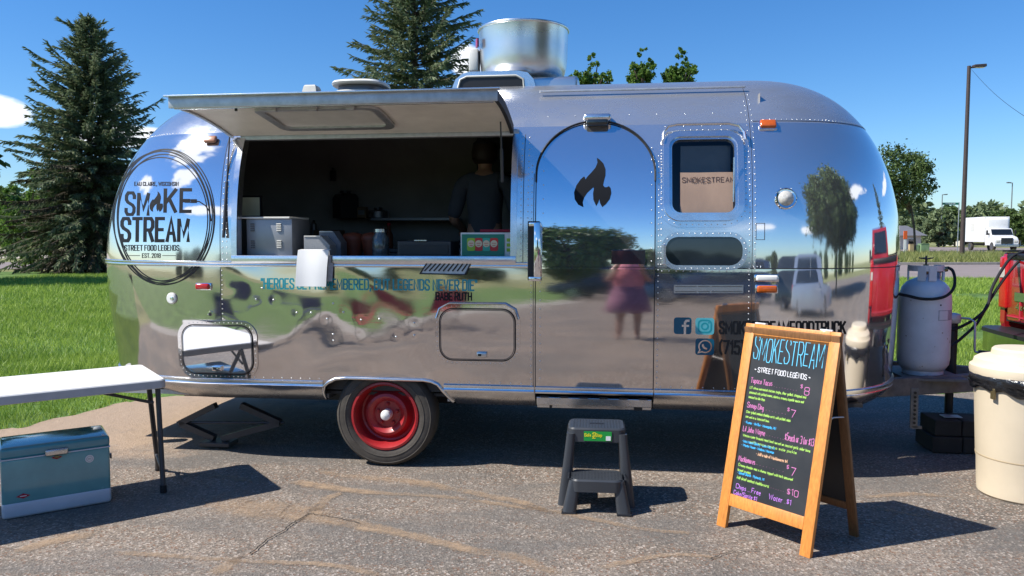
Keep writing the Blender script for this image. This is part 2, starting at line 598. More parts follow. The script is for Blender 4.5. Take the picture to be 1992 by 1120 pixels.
def rawmesh(name, verts, faces, m, parent=None, smooth=False):
    """numpy arrays: verts (n,3), faces (k,3|4)"""
    me = bpy.data.meshes.new(name)
    nv, nf, k = len(verts), len(faces), faces.shape[1]
    me.vertices.add(nv)
    me.vertices.foreach_set('co', np.asarray(verts, np.float32).ravel())
    me.loops.add(nf * k)
    me.loops.foreach_set('vertex_index', np.asarray(faces, np.int32).ravel())
    me.polygons.add(nf)
    me.polygons.foreach_set('loop_start', np.arange(0, nf * k, k, dtype=np.int32))
    me.update(calc_edges=True)
    me.materials.append(m)
    if smooth:
        me.shade_smooth()
    o = bpy.data.objects.new(name, me)
    col.objects.link(o)
    if parent:
        o.parent = parent
    return o


def rrect(x0, y0, x1, y1, r, n=6):
    r = min(r, (x1 - x0) / 2 - 1e-4, (y1 - y0) / 2 - 1e-4)
    P = []
    for cx, cy, a0 in ((x1 - r, y0 + r, -90), (x1 - r, y1 - r, 0), (x0 + r, y1 - r, 90), (x0 + r, y0 + r, 180)):
        for k in range(n + 1):
            a = R(a0 + 90 * k / n)
            P.append((cx + r * math.cos(a), cy + r * math.sin(a)))
    return P


# rays of the photograph's camera, used only to measure where real things stand
def ray(px, py):
    dx, du = (px - 996) / F, (560 - py) / F
    return Vector((dx, math.cos(PITCH) + du * math.sin(PITCH), -math.sin(PITCH) + du * math.cos(PITCH)))


def ground(px, py, z=0.):
    d = ray(px, py)
    return CH * 0 + d.x * (z - CH) / d.z, d.y * (z - CH) / d.z


def atdepth(px, py, y):
    d = ray(px, py)
    return Vector((d.x * y / d.y, y, CH + d.z * y / d.y))


# ------------------------------------------------------------------ stroke lettering
G = {
 'A': '4|0,0 2,6 4,0|.7,2 3.3,2', 'B': '4|0,0 0,6 3,6 4,5.3 4,3.8 3,3.1 0,3.1|3,3.1 4,2.4 4,.8 3,0 0,0',
 'C': '4|4,4.4 4,5.2 3.2,6 .8,6 0,5.2 0,.8 .8,0 3.2,0 4,.8 4,1.6', 'D': '4|0,0 0,6 3,6 4,5.2 4,.8 3,0 0,0',
 'E': '3.6|3.6,6 0,6 0,0 3.6,0|0,3 3,3', 'F': '3.6|3.6,6 0,6 0,0|0,3 3,3',
 'G': '4|4,4.4 4,5.2 3.2,6 .8,6 0,5.2 0,.8 .8,0 3.2,0 4,.8 4,3 2.2,3', 'H': '4|0,0 0,6|4,0 4,6|0,3 4,3',
 'I': '0|0,0 0,6', 'J': '3|0,1 .6,0 2.2,0 3,.8 3,6', 'K': '4|0,0 0,6|4,6 .4,2.6|1.5,3.6 4,0', 'L': '3.4|0,6 0,0 3.4,0',
 'M': '5|0,0 0,6 2.5,1.5 5,6 5,0', 'N': '4|0,0 0,6 4,0 4,6', 'O': '4|.8,0 0,.8 0,5.2 .8,6 3.2,6 4,5.2 4,.8 3.2,0 .8,0',
 'P': '4|0,0 0,6 3.1,6 4,5.2 4,3.5 3.1,2.7 0,2.7', 'Q': '4|.8,0 0,.8 0,5.2 .8,6 3.2,6 4,5.2 4,.8 3.2,0 .8,0|2.6,1.4 4.2,-.3',
 'R': '4|0,0 0,6 3.1,6 4,5.2 4,3.7 3.1,2.9 0,2.9|2.2,2.9 4,0',
 'S': '4|4,4.6 4,5.2 3.2,6 .8,6 0,5.2 0,4.1 .8,3.4 3.2,2.6 4,1.9 4,.8 3.2,0 .8,0 0,.8 0,1.5',
 'T': '4|0,6 4,6|2,6 2,0', 'U': '4|0,6 0,.8 .8,0 3.2,0 4,.8 4,6', 'V': '4|0,6 2,0 4,6', 'W': '6|0,6 1.5,0 3,5 4.5,0 6,6',
 'X': '4|0,0 4,6|0,6 4,0', 'Y': '4|0,6 2,3 4,6|2,3 2,0', 'Z': '4|0,6 4,6 0,0 4,0',
 '0': '4|.8,0 0,.8 0,5.2 .8,6 3.2,6 4,5.2 4,.8 3.2,0 .8,0', '1': '1.6|0,4.8 1.4,6 1.4,0', '2': '4|0,4.8 .6,6 3.3,6 4,5 4,4 0,0 4,0',
 '3': '4|0,5.2 .8,6 3.2,6 4,5.2 4,3.8 3.2,3.1 1.5,3.1|3.2,3.1 4,2.4 4,.8 3.2,0 .8,0 0,.8', '4': '4|3,0 3,6 0,2 4,2',
 '5': '4|3.8,6 .3,6 .1,3.4 3,3.6 4,2.8 4,.8 3.2,0 .8,0 0,.8', '7': '4|0,6 4,6 1.5,0',
 '8': '4|.8,3.1 0,3.8 0,5.2 .8,6 3.2,6 4,5.2 4,3.8 3.2,3.1 .8,3.1 0,2.4 0,.8 .8,0 3.2,0 4,.8 4,2.4 3.2,3.1',
 '(': '1.4|1.4,6.4 0,4.8 0,1.2 1.4,-.4', ')': '1.4|0,6.4 1.4,4.8 1.4,1.2 0,-.4', '.': '0|0,0 0,.4', ',': '.5|.5,.5 0,-.9',
 '"': '1|0,6 0,4.9|1,6 1,4.9', '$': '3|3,4.4 2.5,5 .6,5 0,4.2 .5,3.2 2.5,2.7 3,1.8 2.4,1 .5,1 0,1.6|1.5,5.8 1.5,.2',
 '-': '2|0,2.6 2,2.6', '~': '3|0,2.5 .8,3.2 2.2,2.3 3,3', '/': '2|0,-.3 2,6', "'": '0|0,6 0,5',
 'a': '2.6|2.4,3.4 .8,3.8 0,2.6 .1,.8 1,0 2.3,1|2.5,3.7 2.4,.6 2.9,0', 'b': '2.6|0,6 0,0|0,2.8 1.4,3.8 2.6,2.8 2.5,.8 1.4,0 0,.7',
 'c': '2.3|2.3,3.2 1.2,3.8 0,2.6 .1,.8 1.2,0 2.3,.6', 'd': '2.6|2.5,6 2.5,0|2.5,2.8 1.2,3.8 0,2.6 .1,.8 1.2,0 2.5,.9',
 'e': '2.5|.1,2 2.5,2.2 2.2,3.4 1.1,3.8 0,2.6 .1,.8 1.2,0 2.4,.6', 'f': '1.8|1.8,5.6 1.1,6 .6,5.2 .6,0|0,3.6 1.6,3.6',
 'g': '2.6|2.5,3 1.2,3.8 0,2.7 .1,1.1 1.2,.4 2.4,1.2|2.5,3.8 2.4,-1.2 1.2,-2 .1,-1.3', 'h': '2.5|0,6 0,0|0,2.6 1.3,3.8 2.4,2.9 2.5,0',
 'i': '0|0,3.7 0,0|0,5 0,5.3', 'j': '1|.8,3.7 .8,-1.2 0,-1.8|.8,5 .8,5.3', 'k': '2.3|0,6 0,0|2.1,3.7 .2,1.7|.9,2.3 2.3,0',
 'l': '.3|0,6 .05,.3 .4,0', 'm': '4|0,3.7 0,0|0,2.8 1,3.8 1.9,2.9 1.9,0|1.9,2.8 3,3.8 3.9,2.9 4,0', 'n': '2.5|0,3.7 0,0|0,2.6 1.3,3.8 2.4,2.9 2.5,0',
 'o': '2.5|1.2,0 .1,.9 0,2.7 1.2,3.8 2.4,2.8 2.5,1 1.2,0', 'p': '2.6|0,3.7 0,-2|0,2.8 1.4,3.8 2.6,2.8 2.5,.8 1.4,0 0,.7',
 'q': '2.6|2.5,3.7 2.5,-2|2.5,2.8 1.2,3.8 0,2.6 .1,.8 1.2,0 2.5,.9', 'r': '1.9|0,3.7 0,0|0,2.4 .9,3.7 1.9,3.6',
 's': '2.2|2.1,3.3 1.1,3.8 .1,3 .4,2.2 1.9,1.6 2.2,.8 1.2,0 0,.5', 't': '1.8|.8,5.2 .8,.6 1.3,0 1.8,.3|0,3.7 1.7,3.7',
 'u': '2.5|0,3.7 .1,.8 1,0 2.3,.9|2.5,3.7 2.5,0', 'v': '2.3|0,3.7 1.1,0 2.3,3.7', 'w': '3.8|0,3.7 .9,0 1.9,3.2 2.9,0 3.8,3.7',
 'x': '2.3|0,0 2.3,3.7|0,3.7 2.3,0', 'y': '2.4|0,3.7 1.2,.5|2.4,3.7 .6,-2', 'z': '2.3|0,3.7 2.3,3.7 0,0 2.3,0',
}
GL = {}
for ch, sd_ in G.items():
    p = sd_.split('|')
    GL[ch] = (float(p[0]), [[tuple(map(float, q.split(','))) for q in s_.split()] for s_ in p[1:]])


def text_width(s, sx, gap):
    return sum((GL[c][0] + gap if c in GL else 2.4) * sx for c in s) - gap * sx


def text_strokes(s, x, y, h, sx=1., gap=1.6, jit=0., slant=0.):
    """strokes (lists of 2-D points) of a string whose caps are h tall, x scale sx"""
    k = h / 6
    res = []
    cx = x
    for c in s:
        if c not in GL:
            cx += 2.4 * k * sx
            continue
        wd, ss = GL[c]
        jy = random.uniform(-jit, jit) * h
        js = 1 + random.uniform(-jit, jit)
        for st in ss:
            res.append([(cx + (a + slant * b) * k * sx + random.uniform(-jit, jit) * h * .25, y + jy + b * k * js + random.uniform(-jit, jit) * h * .25) for a, b in st])
        cx += (wd + gap) * k * sx
    return res


def ribbon(mb, pts, wd, fn, step=.02, ext=0.):
    """flat band along 2-D polyline, mapped to 3-D by fn(x,y); split in steps so it follows curved sheet"""
    P = [Vector(p) for p in pts]
    closed = len(P) > 2 and (P[0] - P[-1]).length < 1e-6
    if closed:
        P = P[:-1]
    n = len(P)
    Q, Tn = [], []
    for i in range(n):
        a = P[i] - P[i - 1] if (i > 0 or closed) else P[1] - P[0]
        b = P[(i + 1) % n] - P[i] if (i < n - 1 or closed) else a
        a = a.normalized() if a.length > 0 else Vector((1, 0))
        b = b.normalized() if b.length > 0 else a
        na, nb = Vector((-a.y, a.x)), Vector((-b.y, b.x))
        m = na + nb
        if m.length < .3:
            m = na
        else:
            m = m / max(.45, m.dot(na) * m.length / m.length) if False else m.normalized() / max(.5, m.normalized().dot(na))
        q = P[i].copy()
        if not closed and i == 0:
            q = q - b * ext
        if not closed and i == n - 1:
            q = q + a * ext
        Q.append(q)
        Tn.append(m * wd / 2)
    segs = n if closed else n - 1
    for i in range(segs):
        j = (i + 1) % n
        L = (Q[j] - Q[i]).length
        k = max(1, int(math.ceil(L / step)))
        o = len(mb.v)
        for t in range(k + 1):
            f_ = t / k
            c = Q[i].lerp(Q[j], f_)
            d = Tn[i].lerp(Tn[j], f_)
            mb.v.append(tuple(fn(*(c + d))))
            mb.v.append(tuple(fn(*(c - d))))
        for t in range(k):
            mb.f.append((o + 2 * t, o + 2 * t + 1, o + 2 * t + 3, o + 2 * t + 2))


def write(mb, s, x, y, h, fn, wd, sx=1., gap=1.6, jit=0., step=.02, ext=0., slant=0.):
    for st in text_strokes(s, x, y, h, sx, gap, jit, slant):
        ribbon(mb, st, wd, fn, step, ext)


def fillpoly(mb, poly, fn, sub=0):
    tris = tessellate_polygon([[Vector((p[0], p[1], 0)) for p in poly]])
    P = [Vector((p[0], p[1])) for p in poly]
    T = [(P[a], P[b], P[c]) for a, b, c in tris]
    for _ in range(sub):
        T2 = []
        for a, b, c in T:
            ab, bc, ca = (a + b) / 2, (b + c) / 2, (c + a) / 2
            T2 += [(a, ab, ca), (ab, b, bc), (ca, bc, c), (ab, bc, ca)]
        T = T2
    for t in T:
        o = len(mb.v)
        mb.v += [tuple(fn(*p)) for p in t]
        mb.f.append((o, o + 1, o + 2))

# ------------------------------------------------------------------ ground, lawn, roads
def sheet(name, pts, z, m, kind='structure', res=None):
    me = bpy.data.meshes.new(name)
    tr = tessellate_polygon([[Vector((p[0], p[1], 0)) for p in pts]])
    me.from_pydata([(p[0], p[1], z) for p in pts], [], [tuple(t) for t in tr])
    bm = bmesh.new(); bm.from_mesh(me)
    bmesh.ops.recalc_face_normals(bm, faces=bm.faces)
    for f in bm.faces:
        if f.normal.z < 0:
            f.normal_flip()
    bm.to_mesh(me); bm.free()
    me.materials.append(m)
    o = bpy.data.objects.new(name, me)
    col.objects.link(o)
    return tag(o, kind=kind)


def asphalt_mat():
    m = bpy.data.materials.new('old_asphalt')
    m.use_nodes = True
    t = m.node_tree
    b = t.nodes['Principled BSDF']
    b.inputs['Roughness'].default_value = .85
    b.inputs['Specular IOR Level'].default_value = .3
    tcn = _n(t, 'ShaderNodeTexCoord')
    def noise(s, d=5, r=.6, st=None):
        n = _n(t, 'ShaderNodeTexNoise')
        n.inputs['Scale'].default_value = s
        n.inputs['Detail'].default_value = d
        n.inputs['Roughness'].default_value = r
        if st:
            mpp = _n(t, 'ShaderNodeMapping')
            mpp.inputs['Scale'].default_value = st
            mpp.inputs['Rotation'].default_value = (0, 0, R(20))
            t.links.new(tcn.outputs['Object'], mpp.inputs[0])
            t.links.new(mpp.outputs[0], n.inputs['Vector'])
        else:
            t.links.new(tcn.outputs['Object'], n.inputs['Vector'])
        return n.outputs['Fac']
    def ramp(x, a, ca, b_, cb):
        r = _n(t, 'ShaderNodeValToRGB')
        r.color_ramp.elements[0].position = a
        r.color_ramp.elements[1].position = b_
        r.color_ramp.elements[0].color = (*ca, 1)
        r.color_ramp.elements[1].color = (*cb, 1)
        t.links.new(x, r.inputs[0])
        return r.outputs[0]
    def mix(f, a, c):
        n = _n(t, 'ShaderNodeMix', data_type='RGBA')
        for i, v in ((0, f), (6, a), (7, c)):
            if isinstance(v, (tuple, float, int)):
                n.inputs[i].default_value = v if not isinstance(v, tuple) else (*v, 1)
            else:
                t.links.new(v, n.inputs[i])
        return n.outputs[2]
    base = ramp(noise(.9, 6), .35, (.165, .143, .122), .66, (.275, .230, .190))
    # stones of the aggregate
    vo = _n(t, 'ShaderNodeTexVoronoi')
    vo.inputs['Scale'].default_value = 105
    t.links.new(tcn.outputs['Object'], vo.inputs['Vector'])
    sp = _n(t, 'ShaderNodeSeparateColor')
    t.links.new(vo.outputs['Color'], sp.inputs[0])
    stone = ramp(sp.outputs[0], .0, (.38, .37, .36), 1.0, (1.42, 1.36, 1.30))
    mul = _n(t, 'ShaderNodeMix', data_type='RGBA', blend_type='MULTIPLY')
    mul.inputs[0].default_value = .75
    t.links.new(base, mul.inputs[6]); t.links.new(stone, mul.inputs[7])
    c = mul.outputs[2]
    gt = _n(t, 'ShaderNodeMapRange')
    gt.inputs[1].default_value = .86; gt.inputs[2].default_value = .92
    t.links.new(sp.outputs[1], gt.inputs[0])
    c = mix(gt.outputs[0], c, (.42, .36, .31))
    gt2 = _n(t, 'ShaderNodeMapRange')
    gt2.inputs[1].default_value = .90; gt2.inputs[2].default_value = .95
    t.links.new(sp.outputs[2], gt2.inputs[0])
    c = mix(gt2.outputs[0], c, (.20, .12, .08))
    # smoother grey patches where the binder still covers the stones
    pa = ramp(noise(1.3, 7, .62, (.5, 1.4, 1)), .46, (0, 0, 0), .60, (1, 1, 1))
    pm = _n(t, 'ShaderNodeMath', operation='MULTIPLY'); pm.inputs[1].default_value = .62
    t.links.new(pa, pm.inputs[0])
    c = mix(pm.outputs[0], c, (.125, .120, .113))
    # tan sand spread: strongest at the back left, below the trailer's tail
    so_ = _n(t, 'ShaderNodeSeparateXYZ'); t.links.new(tcn.outputs['Object'], so_.inputs[0])
    def ell(cx, cy, rx, ry, k=1.):
        def sq(axis, c0, r0):
            a = _n(t, 'ShaderNodeMath', operation='SUBTRACT'); t.links.new(so_.outputs[axis], a.inputs[0]); a.inputs[1].default_value = c0
            d = _n(t, 'ShaderNodeMath', operation='DIVIDE'); t.links.new(a.outputs[0], d.inputs[0]); d.inputs[1].default_value = r0
            p = _n(t, 'ShaderNodeMath', operation='MULTIPLY'); t.links.new(d.outputs[0], p.inputs[0]); t.links.new(d.outputs[0], p.inputs[1])
            return p.outputs[0]
        s_ = _n(t, 'ShaderNodeMath', operation='ADD'); t.links.new(sq(0, cx, rx), s_.inputs[0]); t.links.new(sq(1, cy, ry), s_.inputs[1])
        u_ = _n(t, 'ShaderNodeMath', operation='SUBTRACT'); u_.inputs[0].default_value = 1; t.links.new(s_.outputs[0], u_.inputs[1])
        m_ = _n(t, 'ShaderNodeMath', operation='MULTIPLY'); t.links.new(u_.outputs[0], m_.inputs[0]); m_.inputs[1].default_value = k
        return m_.outputs[0]
    mxx = _n(t, 'ShaderNodeMath', operation='MAXIMUM')
    t.links.new(ell(-3.3, 6.3, 2.4, 1.8, .9), mxx.inputs[0]); t.links.new(ell(-2.0, 3.6, 2.2, .35, .12), mxx.inputs[1])
    ad = _n(t, 'ShaderNodeMath', operation='MULTIPLY_ADD')
    t.links.new(noise(3.2, 7, .7), ad.inputs[0]); ad.inputs[1].default_value = 1.3; t.links.new(mxx.outputs[0], ad.inputs[2])
    sm = _n(t, 'ShaderNodeMapRange'); sm.inputs[1].default_value = .95; sm.inputs[2].default_value = 1.35; sm.inputs[4].default_value = .85
    t.links.new(ad.outputs[0], sm.inputs[0])
    c = mix(sm.outputs[0], c, (.40, .29, .20))
    t.links.new(c, b.inputs['Base Color'])
    bp = _n(t, 'ShaderNodeBump'); bp.inputs['Strength'].default_value = .9; bp.inputs['Distance'].default_value = .003
    t.links.new(vo.outputs['Distance'], bp.inputs['Height'])
    bp2 = _n(t, 'ShaderNodeBump'); bp2.inputs['Strength'].default_value = .6; bp2.inputs['Distance'].default_value = .02
    t.links.new(noise(9, 4), bp2.inputs['Height']); t.links.new(bp.outputs[0], bp2.inputs['Normal'])
    t.links.new(bp2.outputs[0], b.inputs['Normal'])
    return m


M['asphalt'] = asphalt_mat()
M['lawn'] = mat('lawn_soil_and_grass', (.075, .15, .02), .9, var=.3, vscale=1.2, c2=(.12, .21, .04), bump=1, bscale=60, bdist=.02)
M['verge'] = mat('dry_verge_grass', (.14, .18, .045), .9, var=.35, vscale=.35, c2=(.26, .25, .10), bump=1, bscale=20, bdist=.05)
M['road'] = mat('pinkish_road_asphalt', (.235, .19, .175), .85, var=.1, vscale=.6, bump=.3, bscale=40)
M['kerb'] = mat('concrete_kerb', (.34, .31, .27), .85, var=.2, vscale=5)
M['grass'] = foliage_mat('grass_blades', (.11, .22, .02), (.38, .50, .09), .4, rough=.5)
M['weeds'] = foliage_mat('dry_tall_grass', (.12, .18, .03), (.33, .33, .12), .35)

BIG = 1400
sheet('ground', [(-BIG, -BIG), (BIG, -BIG), (BIG, BIG), (-BIG, BIG)], -.012, M['verge'])
# parking lot; uneven edge against the lawn
edge = [(-8.2, 4.7), (-5.4, 5.35), (-4.6, 5.5), (-4.1, 5.62), (-3.8, 5.85), (-3.62, 6.3), (-3.45, 6.75), (-3.2, 7.0), (-2.6, 7.15),
        (-1, 7.2), (1, 7.15), (3, 7.1), (4.6, 7.2), (7, 7.3), (13, 7.5)]
ed = []
for (a, b) in zip(edge[:-1], edge[1:]):
    for k in range(6):
        ed.append((a[0] + (b[0] - a[0]) * k / 6 + random.uniform(-.03, .03), a[1] + (b[1] - a[1]) * k / 6 + random.uniform(-.05, .05)))
ed.append(edge[-1])
lot = ed + [(34, 9), (60, -10), (50, -46), (-3.4, -30), (-2.9, -12), (-3.9, -3.2), (-5.2, .4), (-9, 3)]
sheet('parking_lot', lot, 0, M['asphalt'])
lawn_back = ed + [(15, 7.6), (40, 12), (60, 22), (34, 27.2), (16, 27.6), (-8, 30), (-20, 33), (-60, 38), (-70, 3), (-9, 4.65)]
sheet('lawn', lawn_back, -.006, M['lawn'])
sheet('lawn', [(-3.4, -30), (-2.9, -12), (-3.9, -3.2), (-5.2, .4), (-9, 3), (-60, 8), (-60, -34)], -.006, M['lawn'])
sheet('patio_path', [(-2.2, -12.5), (-2.95, -12), (-3.95, -3.2), (-5.25, .4), (-9, 3), (-8.2, 3.6), (-4.5, 1.0), (-3.0, -3.0)], .004, M['kerb'])
# near road behind the lawn on the right, then a verge, then the street the box truck is on
sheet('near_road', [(6, 28.2), (40, 27.2), (75, 24), (120, 46), (60, 46.5), (34, 42.6), (26, 41.4), (14, 41.0), (6, 41.0), (-6, 42), (-30, 46), (-30, 38), (-8, 31)], .006, M['road'])
sheet('street', [(20, 84), (48, 83), (66, 66), (120, 58), (160, 70), (120, 84), (78, 92), (62, 128), (40, 135), (20, 118)], .006, M['road'])
kb = MB()
kp = [(-6, 42.1), (6, 41.1), (14, 41.1), (22, 41.2), (26, 41.5), (34, 42.7), (60, 46.6), (120, 46.2)]
for a, b in zip(kp[:-1], kp[1:]):
    d = Vector((b[0] - a[0], b[1] - a[1], 0)); L = d.length
    kb.box(((a[0] + b[0]) / 2, (a[1] + b[1]) / 2, .06), (L, .3, .16), Matrix.Rotation(math.atan2(d.y, d.x), 3, 'Z'))
kb.build('kerb', M['kerb'], kind='structure')
sheet('gravel_field', [(-120, 66), (-22, 52), (-20, 74), (-120, 130)], .01, M['gravelly'])

# sand washed into cracks and along the old water marks
def sand_mat():
    m = bpy.data.materials.new('tan_sand_in_cracks')
    m.use_nodes = True
    t = m.node_tree
    b = t.nodes['Principled BSDF']
    b.inputs['Roughness'].default_value = .95
    tcn = _n(t, 'ShaderNodeTexCoord')
    at = _n(t, 'ShaderNodeAttribute', attribute_name='fade')
    n = _n(t, 'ShaderNodeTexNoise'); n.inputs['Scale'].default_value = 11; n.inputs['Detail'].default_value = 9; n.inputs['Roughness'].default_value = .75
    t.links.new(tcn.outputs['Object'], n.inputs['Vector'])
    n2 = _n(t, 'ShaderNodeTexNoise'); n2.inputs['Scale'].default_value = 2.6; n2.inputs['Detail'].default_value = 3
    t.links.new(tcn.outputs['Object'], n2.inputs['Vector'])
    n3 = _n(t, 'ShaderNodeTexNoise'); n3.inputs['Scale'].default_value = 90; n3.inputs['Detail'].default_value = 2
    t.links.new(tcn.outputs['Object'], n3.inputs['Vector'])
    a0 = _n(t, 'ShaderNodeMath', operation='MULTIPLY_ADD'); t.links.new(n2.outputs['Fac'], a0.inputs[0]); a0.inputs[1].default_value = 1.5; t.links.new(at.outputs['Fac'], a0.inputs[2])
    a1 = _n(t, 'ShaderNodeMath', operation='MULTIPLY_ADD'); t.links.new(n3.outputs['Fac'], a1.inputs[0]); a1.inputs[1].default_value = .9; t.links.new(a0.outputs[0], a1.inputs[2])
    a = _n(t, 'ShaderNodeMath', operation='MULTIPLY_ADD'); t.links.new(n.outputs['Fac'], a.inputs[0]); a.inputs[1].default_value = 1.2; t.links.new(a1.outputs[0], a.inputs[2])
    r = _n(t, 'ShaderNodeMapRange'); r.inputs[1].default_value = 2.25; r.inputs[2].default_value = 3.1; r.inputs[4].default_value = .8
    t.links.new(a.outputs[0], r.inputs[0]); t.links.new(r.outputs[0], b.inputs['Alpha'])
    c = _n(t, 'ShaderNodeValToRGB'); c.color_ramp.elements[0].color = (.30, .21, .14, 1); c.color_ramp.elements[1].color = (.52, .37, .24, 1)
    t.links.new(n.outputs['Fac'], c.inputs[0]); t.links.new(c.outputs[0], b.inputs['Base Color'])
    return m


def crack_mat():
    m = mat('dark_crack', (.012, .011, .010), .95)
    return m


M['sand'] = sand_mat()
M['crack'] = crack_mat()


def smooth_path(pp, n=10, wob=0.):
    P = [Vector((*p, 0)) for p in pp]
    res = []
    for i in range(len(P) - 1):
        p0, p1, p2, p3 = P[max(i - 1, 0)], P[i], P[i + 1], P[min(i + 2, len(P) - 1)]
        for k in range(n):
            s = k / n
            q = .5 * ((2 * p1) + (-p0 + p2) * s + (2 * p0 - 5 * p1 + 4 * p2 - p3) * s * s + (-p0 + 3 * p1 - 3 * p2 + p3) * s ** 3)
            res.append(q + Vector((random.uniform(-wob, wob), random.uniform(-wob, wob), 0)))
    res.append(P[-1])
    return res


def sand_streak(path_px, widths, z=.004):
    P = smooth_path([ground(*p) for p in path_px], 10, .006)
    n = len(P)
    v, fd, f = [], [], []
    for i, p in enumerate(P):
        t = (P[min(i + 1, n - 1)] - P[max(i - 1, 0)]).normalized()
        s = Vector((-t.y, t.x, 0))
        k = i / (n - 1) * (len(widths) - 1)
        wd = widths[int(k)] * (1 - k % 1) + widths[min(int(k) + 1, len(widths) - 1)] * (k % 1)
        e = min(1, i / 4, (n - 1 - i) / 4)
        for o_, a in ((-1, 0), (-.35, .85), (.35, .85), (1, 0)):
            q = p + s * wd * 1.35 * o_
            v.append((q.x, q.y, z)); fd.append(a * e)
    for i in range(n - 1):
        for k in range(3):
            f.append((4 * i + k, 4 * i + k + 1, 4 * i + 5 + k, 4 * i + 4 + k))
    me = bpy.data.meshes.new('sand_streak')
    me.from_pydata(v, [], f)
    at = me.attributes.new('fade', 'FLOAT', 'POINT')
    at.data.foreach_set('value', fd)
    me.materials.append(M['sand'])
    o = bpy.data.objects.new('sand_streak', me)
    col.objects.link(o)
    return tag(o, kind='structure')


sand_streak([(395, 962), (450, 985), (520, 993), (600, 1000), (690, 1020), (790, 1040), (900, 1068), (1010, 1088), (1100, 1125)], [.10, .15, .19, .10, .05, .045, .05, .04])
sand_streak([(560, 935), (620, 945), (720, 958), (850, 966), (1000, 985), (1100, 1000), (1250, 1030), (1370, 1040)], [.05, .06, .035, .03, .04, .03, .03])
sand_streak([(600, 915), (690, 928), (790, 936), (880, 952), (1000, 975), (1080, 1000)], [.04, .05, .06, .05, .03])
sand_streak([(600, 1000), (640, 968), (670, 960)], [.06, .04, .02])
sand_streak([(410, 1125), (455, 1092), (480, 1082)], [.05, .05, .02])
sand_streak([(200, 1075), (330, 1082), (480, 1092), (640, 1100), (760, 1125)], [.03, .03, .025, .03])
sand_streak([(1150, 1110), (1300, 1080), (1420, 1090)], [.03, .025, .02])
sand_streak([(1690, 985), (1760, 1000), (1850, 1012)], [.05, .03, .03])
sand_streak([(1640, 970), (1780, 962), (1900, 975)], [.03, .04, .03])
sand_streak([(330, 930), (400, 925), (520, 940)], [.04, .05, .04])
sand_streak([(20, 1080), (110, 1052), (200, 1040)], [.05, .06, .05])
ck = MB()
for pth, wd in (([(602, 1001), (575, 1016), (548, 1036), (520, 1052), (486, 1080)], .006), ([(602, 1001), (650, 1008), (700, 1020)], .004), ([(1380, 1090), (1420, 1076), (1475, 1072)], .004)):
    P = smooth_path([ground(*p) for p in pth], 10, .005)
    ribbon(ck, [(p.x, p.y) for p in P], wd, lambda x, y: (x, y, .008), .1)
ck.build('crack', M['crack'], kind='structure')

# blades of grass near the lot edge, as stuff
def inside(poly, x, y):
    c = np.zeros(len(x), bool)
    j = len(poly) - 1
    for i in range(len(poly)):
        xi, yi = poly[i]; xj, yj = poly[j]
        if yi != yj:
            m = ((yi > y) != (yj > y)) & (x < (xj - xi) * (y - yi) / (yj - yi) + xi)
            c ^= m
        j = i
    return c


def grass(name, regs, m, h0, h1, wd, keep):
    V, Fc = [], []
    o = 0
    for (x0, y0, x1, y1, n) in regs:
        x = rng.uniform(x0, x1, n); y = rng.uniform(y0, y1, n)
        k = keep(x, y)
        x, y = x[k], y[k]; n = len(x)
        d = np.hypot(x, y)
        sc_ = np.clip(d / 9, .8, 2.6)
        h = rng.uniform(h0, h1, n) * np.clip(sc_, .8, 1.6)
        a = rng.uniform(0, 2 * math.pi, n)
        w_ = wd * sc_
        lx, ly = rng.normal(0, .5, n) * h, rng.normal(0, .5, n) * h
        p0 = np.stack([x - np.cos(a) * w_, y - np.sin(a) * w_, np.full(n, -.006)], 1)
        p1 = np.stack([x + np.cos(a) * w_, y + np.sin(a) * w_, np.full(n, -.006)], 1)
        p2 = np.stack([x + lx, y + ly, h], 1)
        V.append(np.stack([p0, p1, p2], 1).reshape(-1, 3))
        Fc.append(np.arange(3 * n).reshape(-1, 3) + o)
        o += 3 * n
    ob = rawmesh(name, np.concatenate(V), np.concatenate(Fc), m)
    return tag(ob, kind='stuff')


gl = grass('lawn_grass', [(-9, 4.6, -3.3, 9.5, 62000), (-13, 9.5, -2.5, 17, 60000), (-18, 17, -5, 30, 50000),
                          (1.5, 6.9, 6.5, 12, 34000), (2.5, 12, 11, 20, 36000), (4, 20, 17, 27.5, 26000)],
           M['grass'], .03, .085, .0042, lambda x, y: inside(lawn_back, x, y))
tag(gl, 'short bright green mown grass of the lawn behind the trailer', 'grass')
gw = grass('verge_grass', [(16, 43, 60, 64, 42000)], M['weeds'], .08, .38, .010,
           lambda x, y: (y > 42.8 + np.clip(x - 26, 0, 99) * .13) & ~inside([(48, 83), (66, 66), (120, 58), (120, 84), (78, 92)], x, y))
tag(gw, 'tall yellowing unmown grass on the verge between the two roads', 'grass')

# ------------------------------------------------------------------ the trailer's shape
YAW, TZ0 = R(7.2), 4.70
TU = Vector((math.cos(YAW), -math.sin(YAW), 0))
TN = Vector((math.sin(YAW), math.cos(YAW), 0))
TM = Matrix.Translation((0, TZ0, 0)) @ Matrix.Rotation(-YAW, 4, 'Z')      # local (u, v inward, z) -> world
TI = TM.inverted()
W0, ZB, ZT, ZR, ZS = 1.17, 1.275, 2.54, .525, .40
USR, UER, USL, UEL = 1.44, 2.54, -1.88, -3.17


def SP(px, py, v=0.):
    """(u, z) of the point of the photograph at inward distance v"""
    d = ray(px, py)
    t = (TZ0 * TN.y + v) / (d.x * TN.x + d.y * TN.y)
    p = d * t
    q = TI @ Vector((p.x, p.y, CH + p.z))
    return q.x, q.z


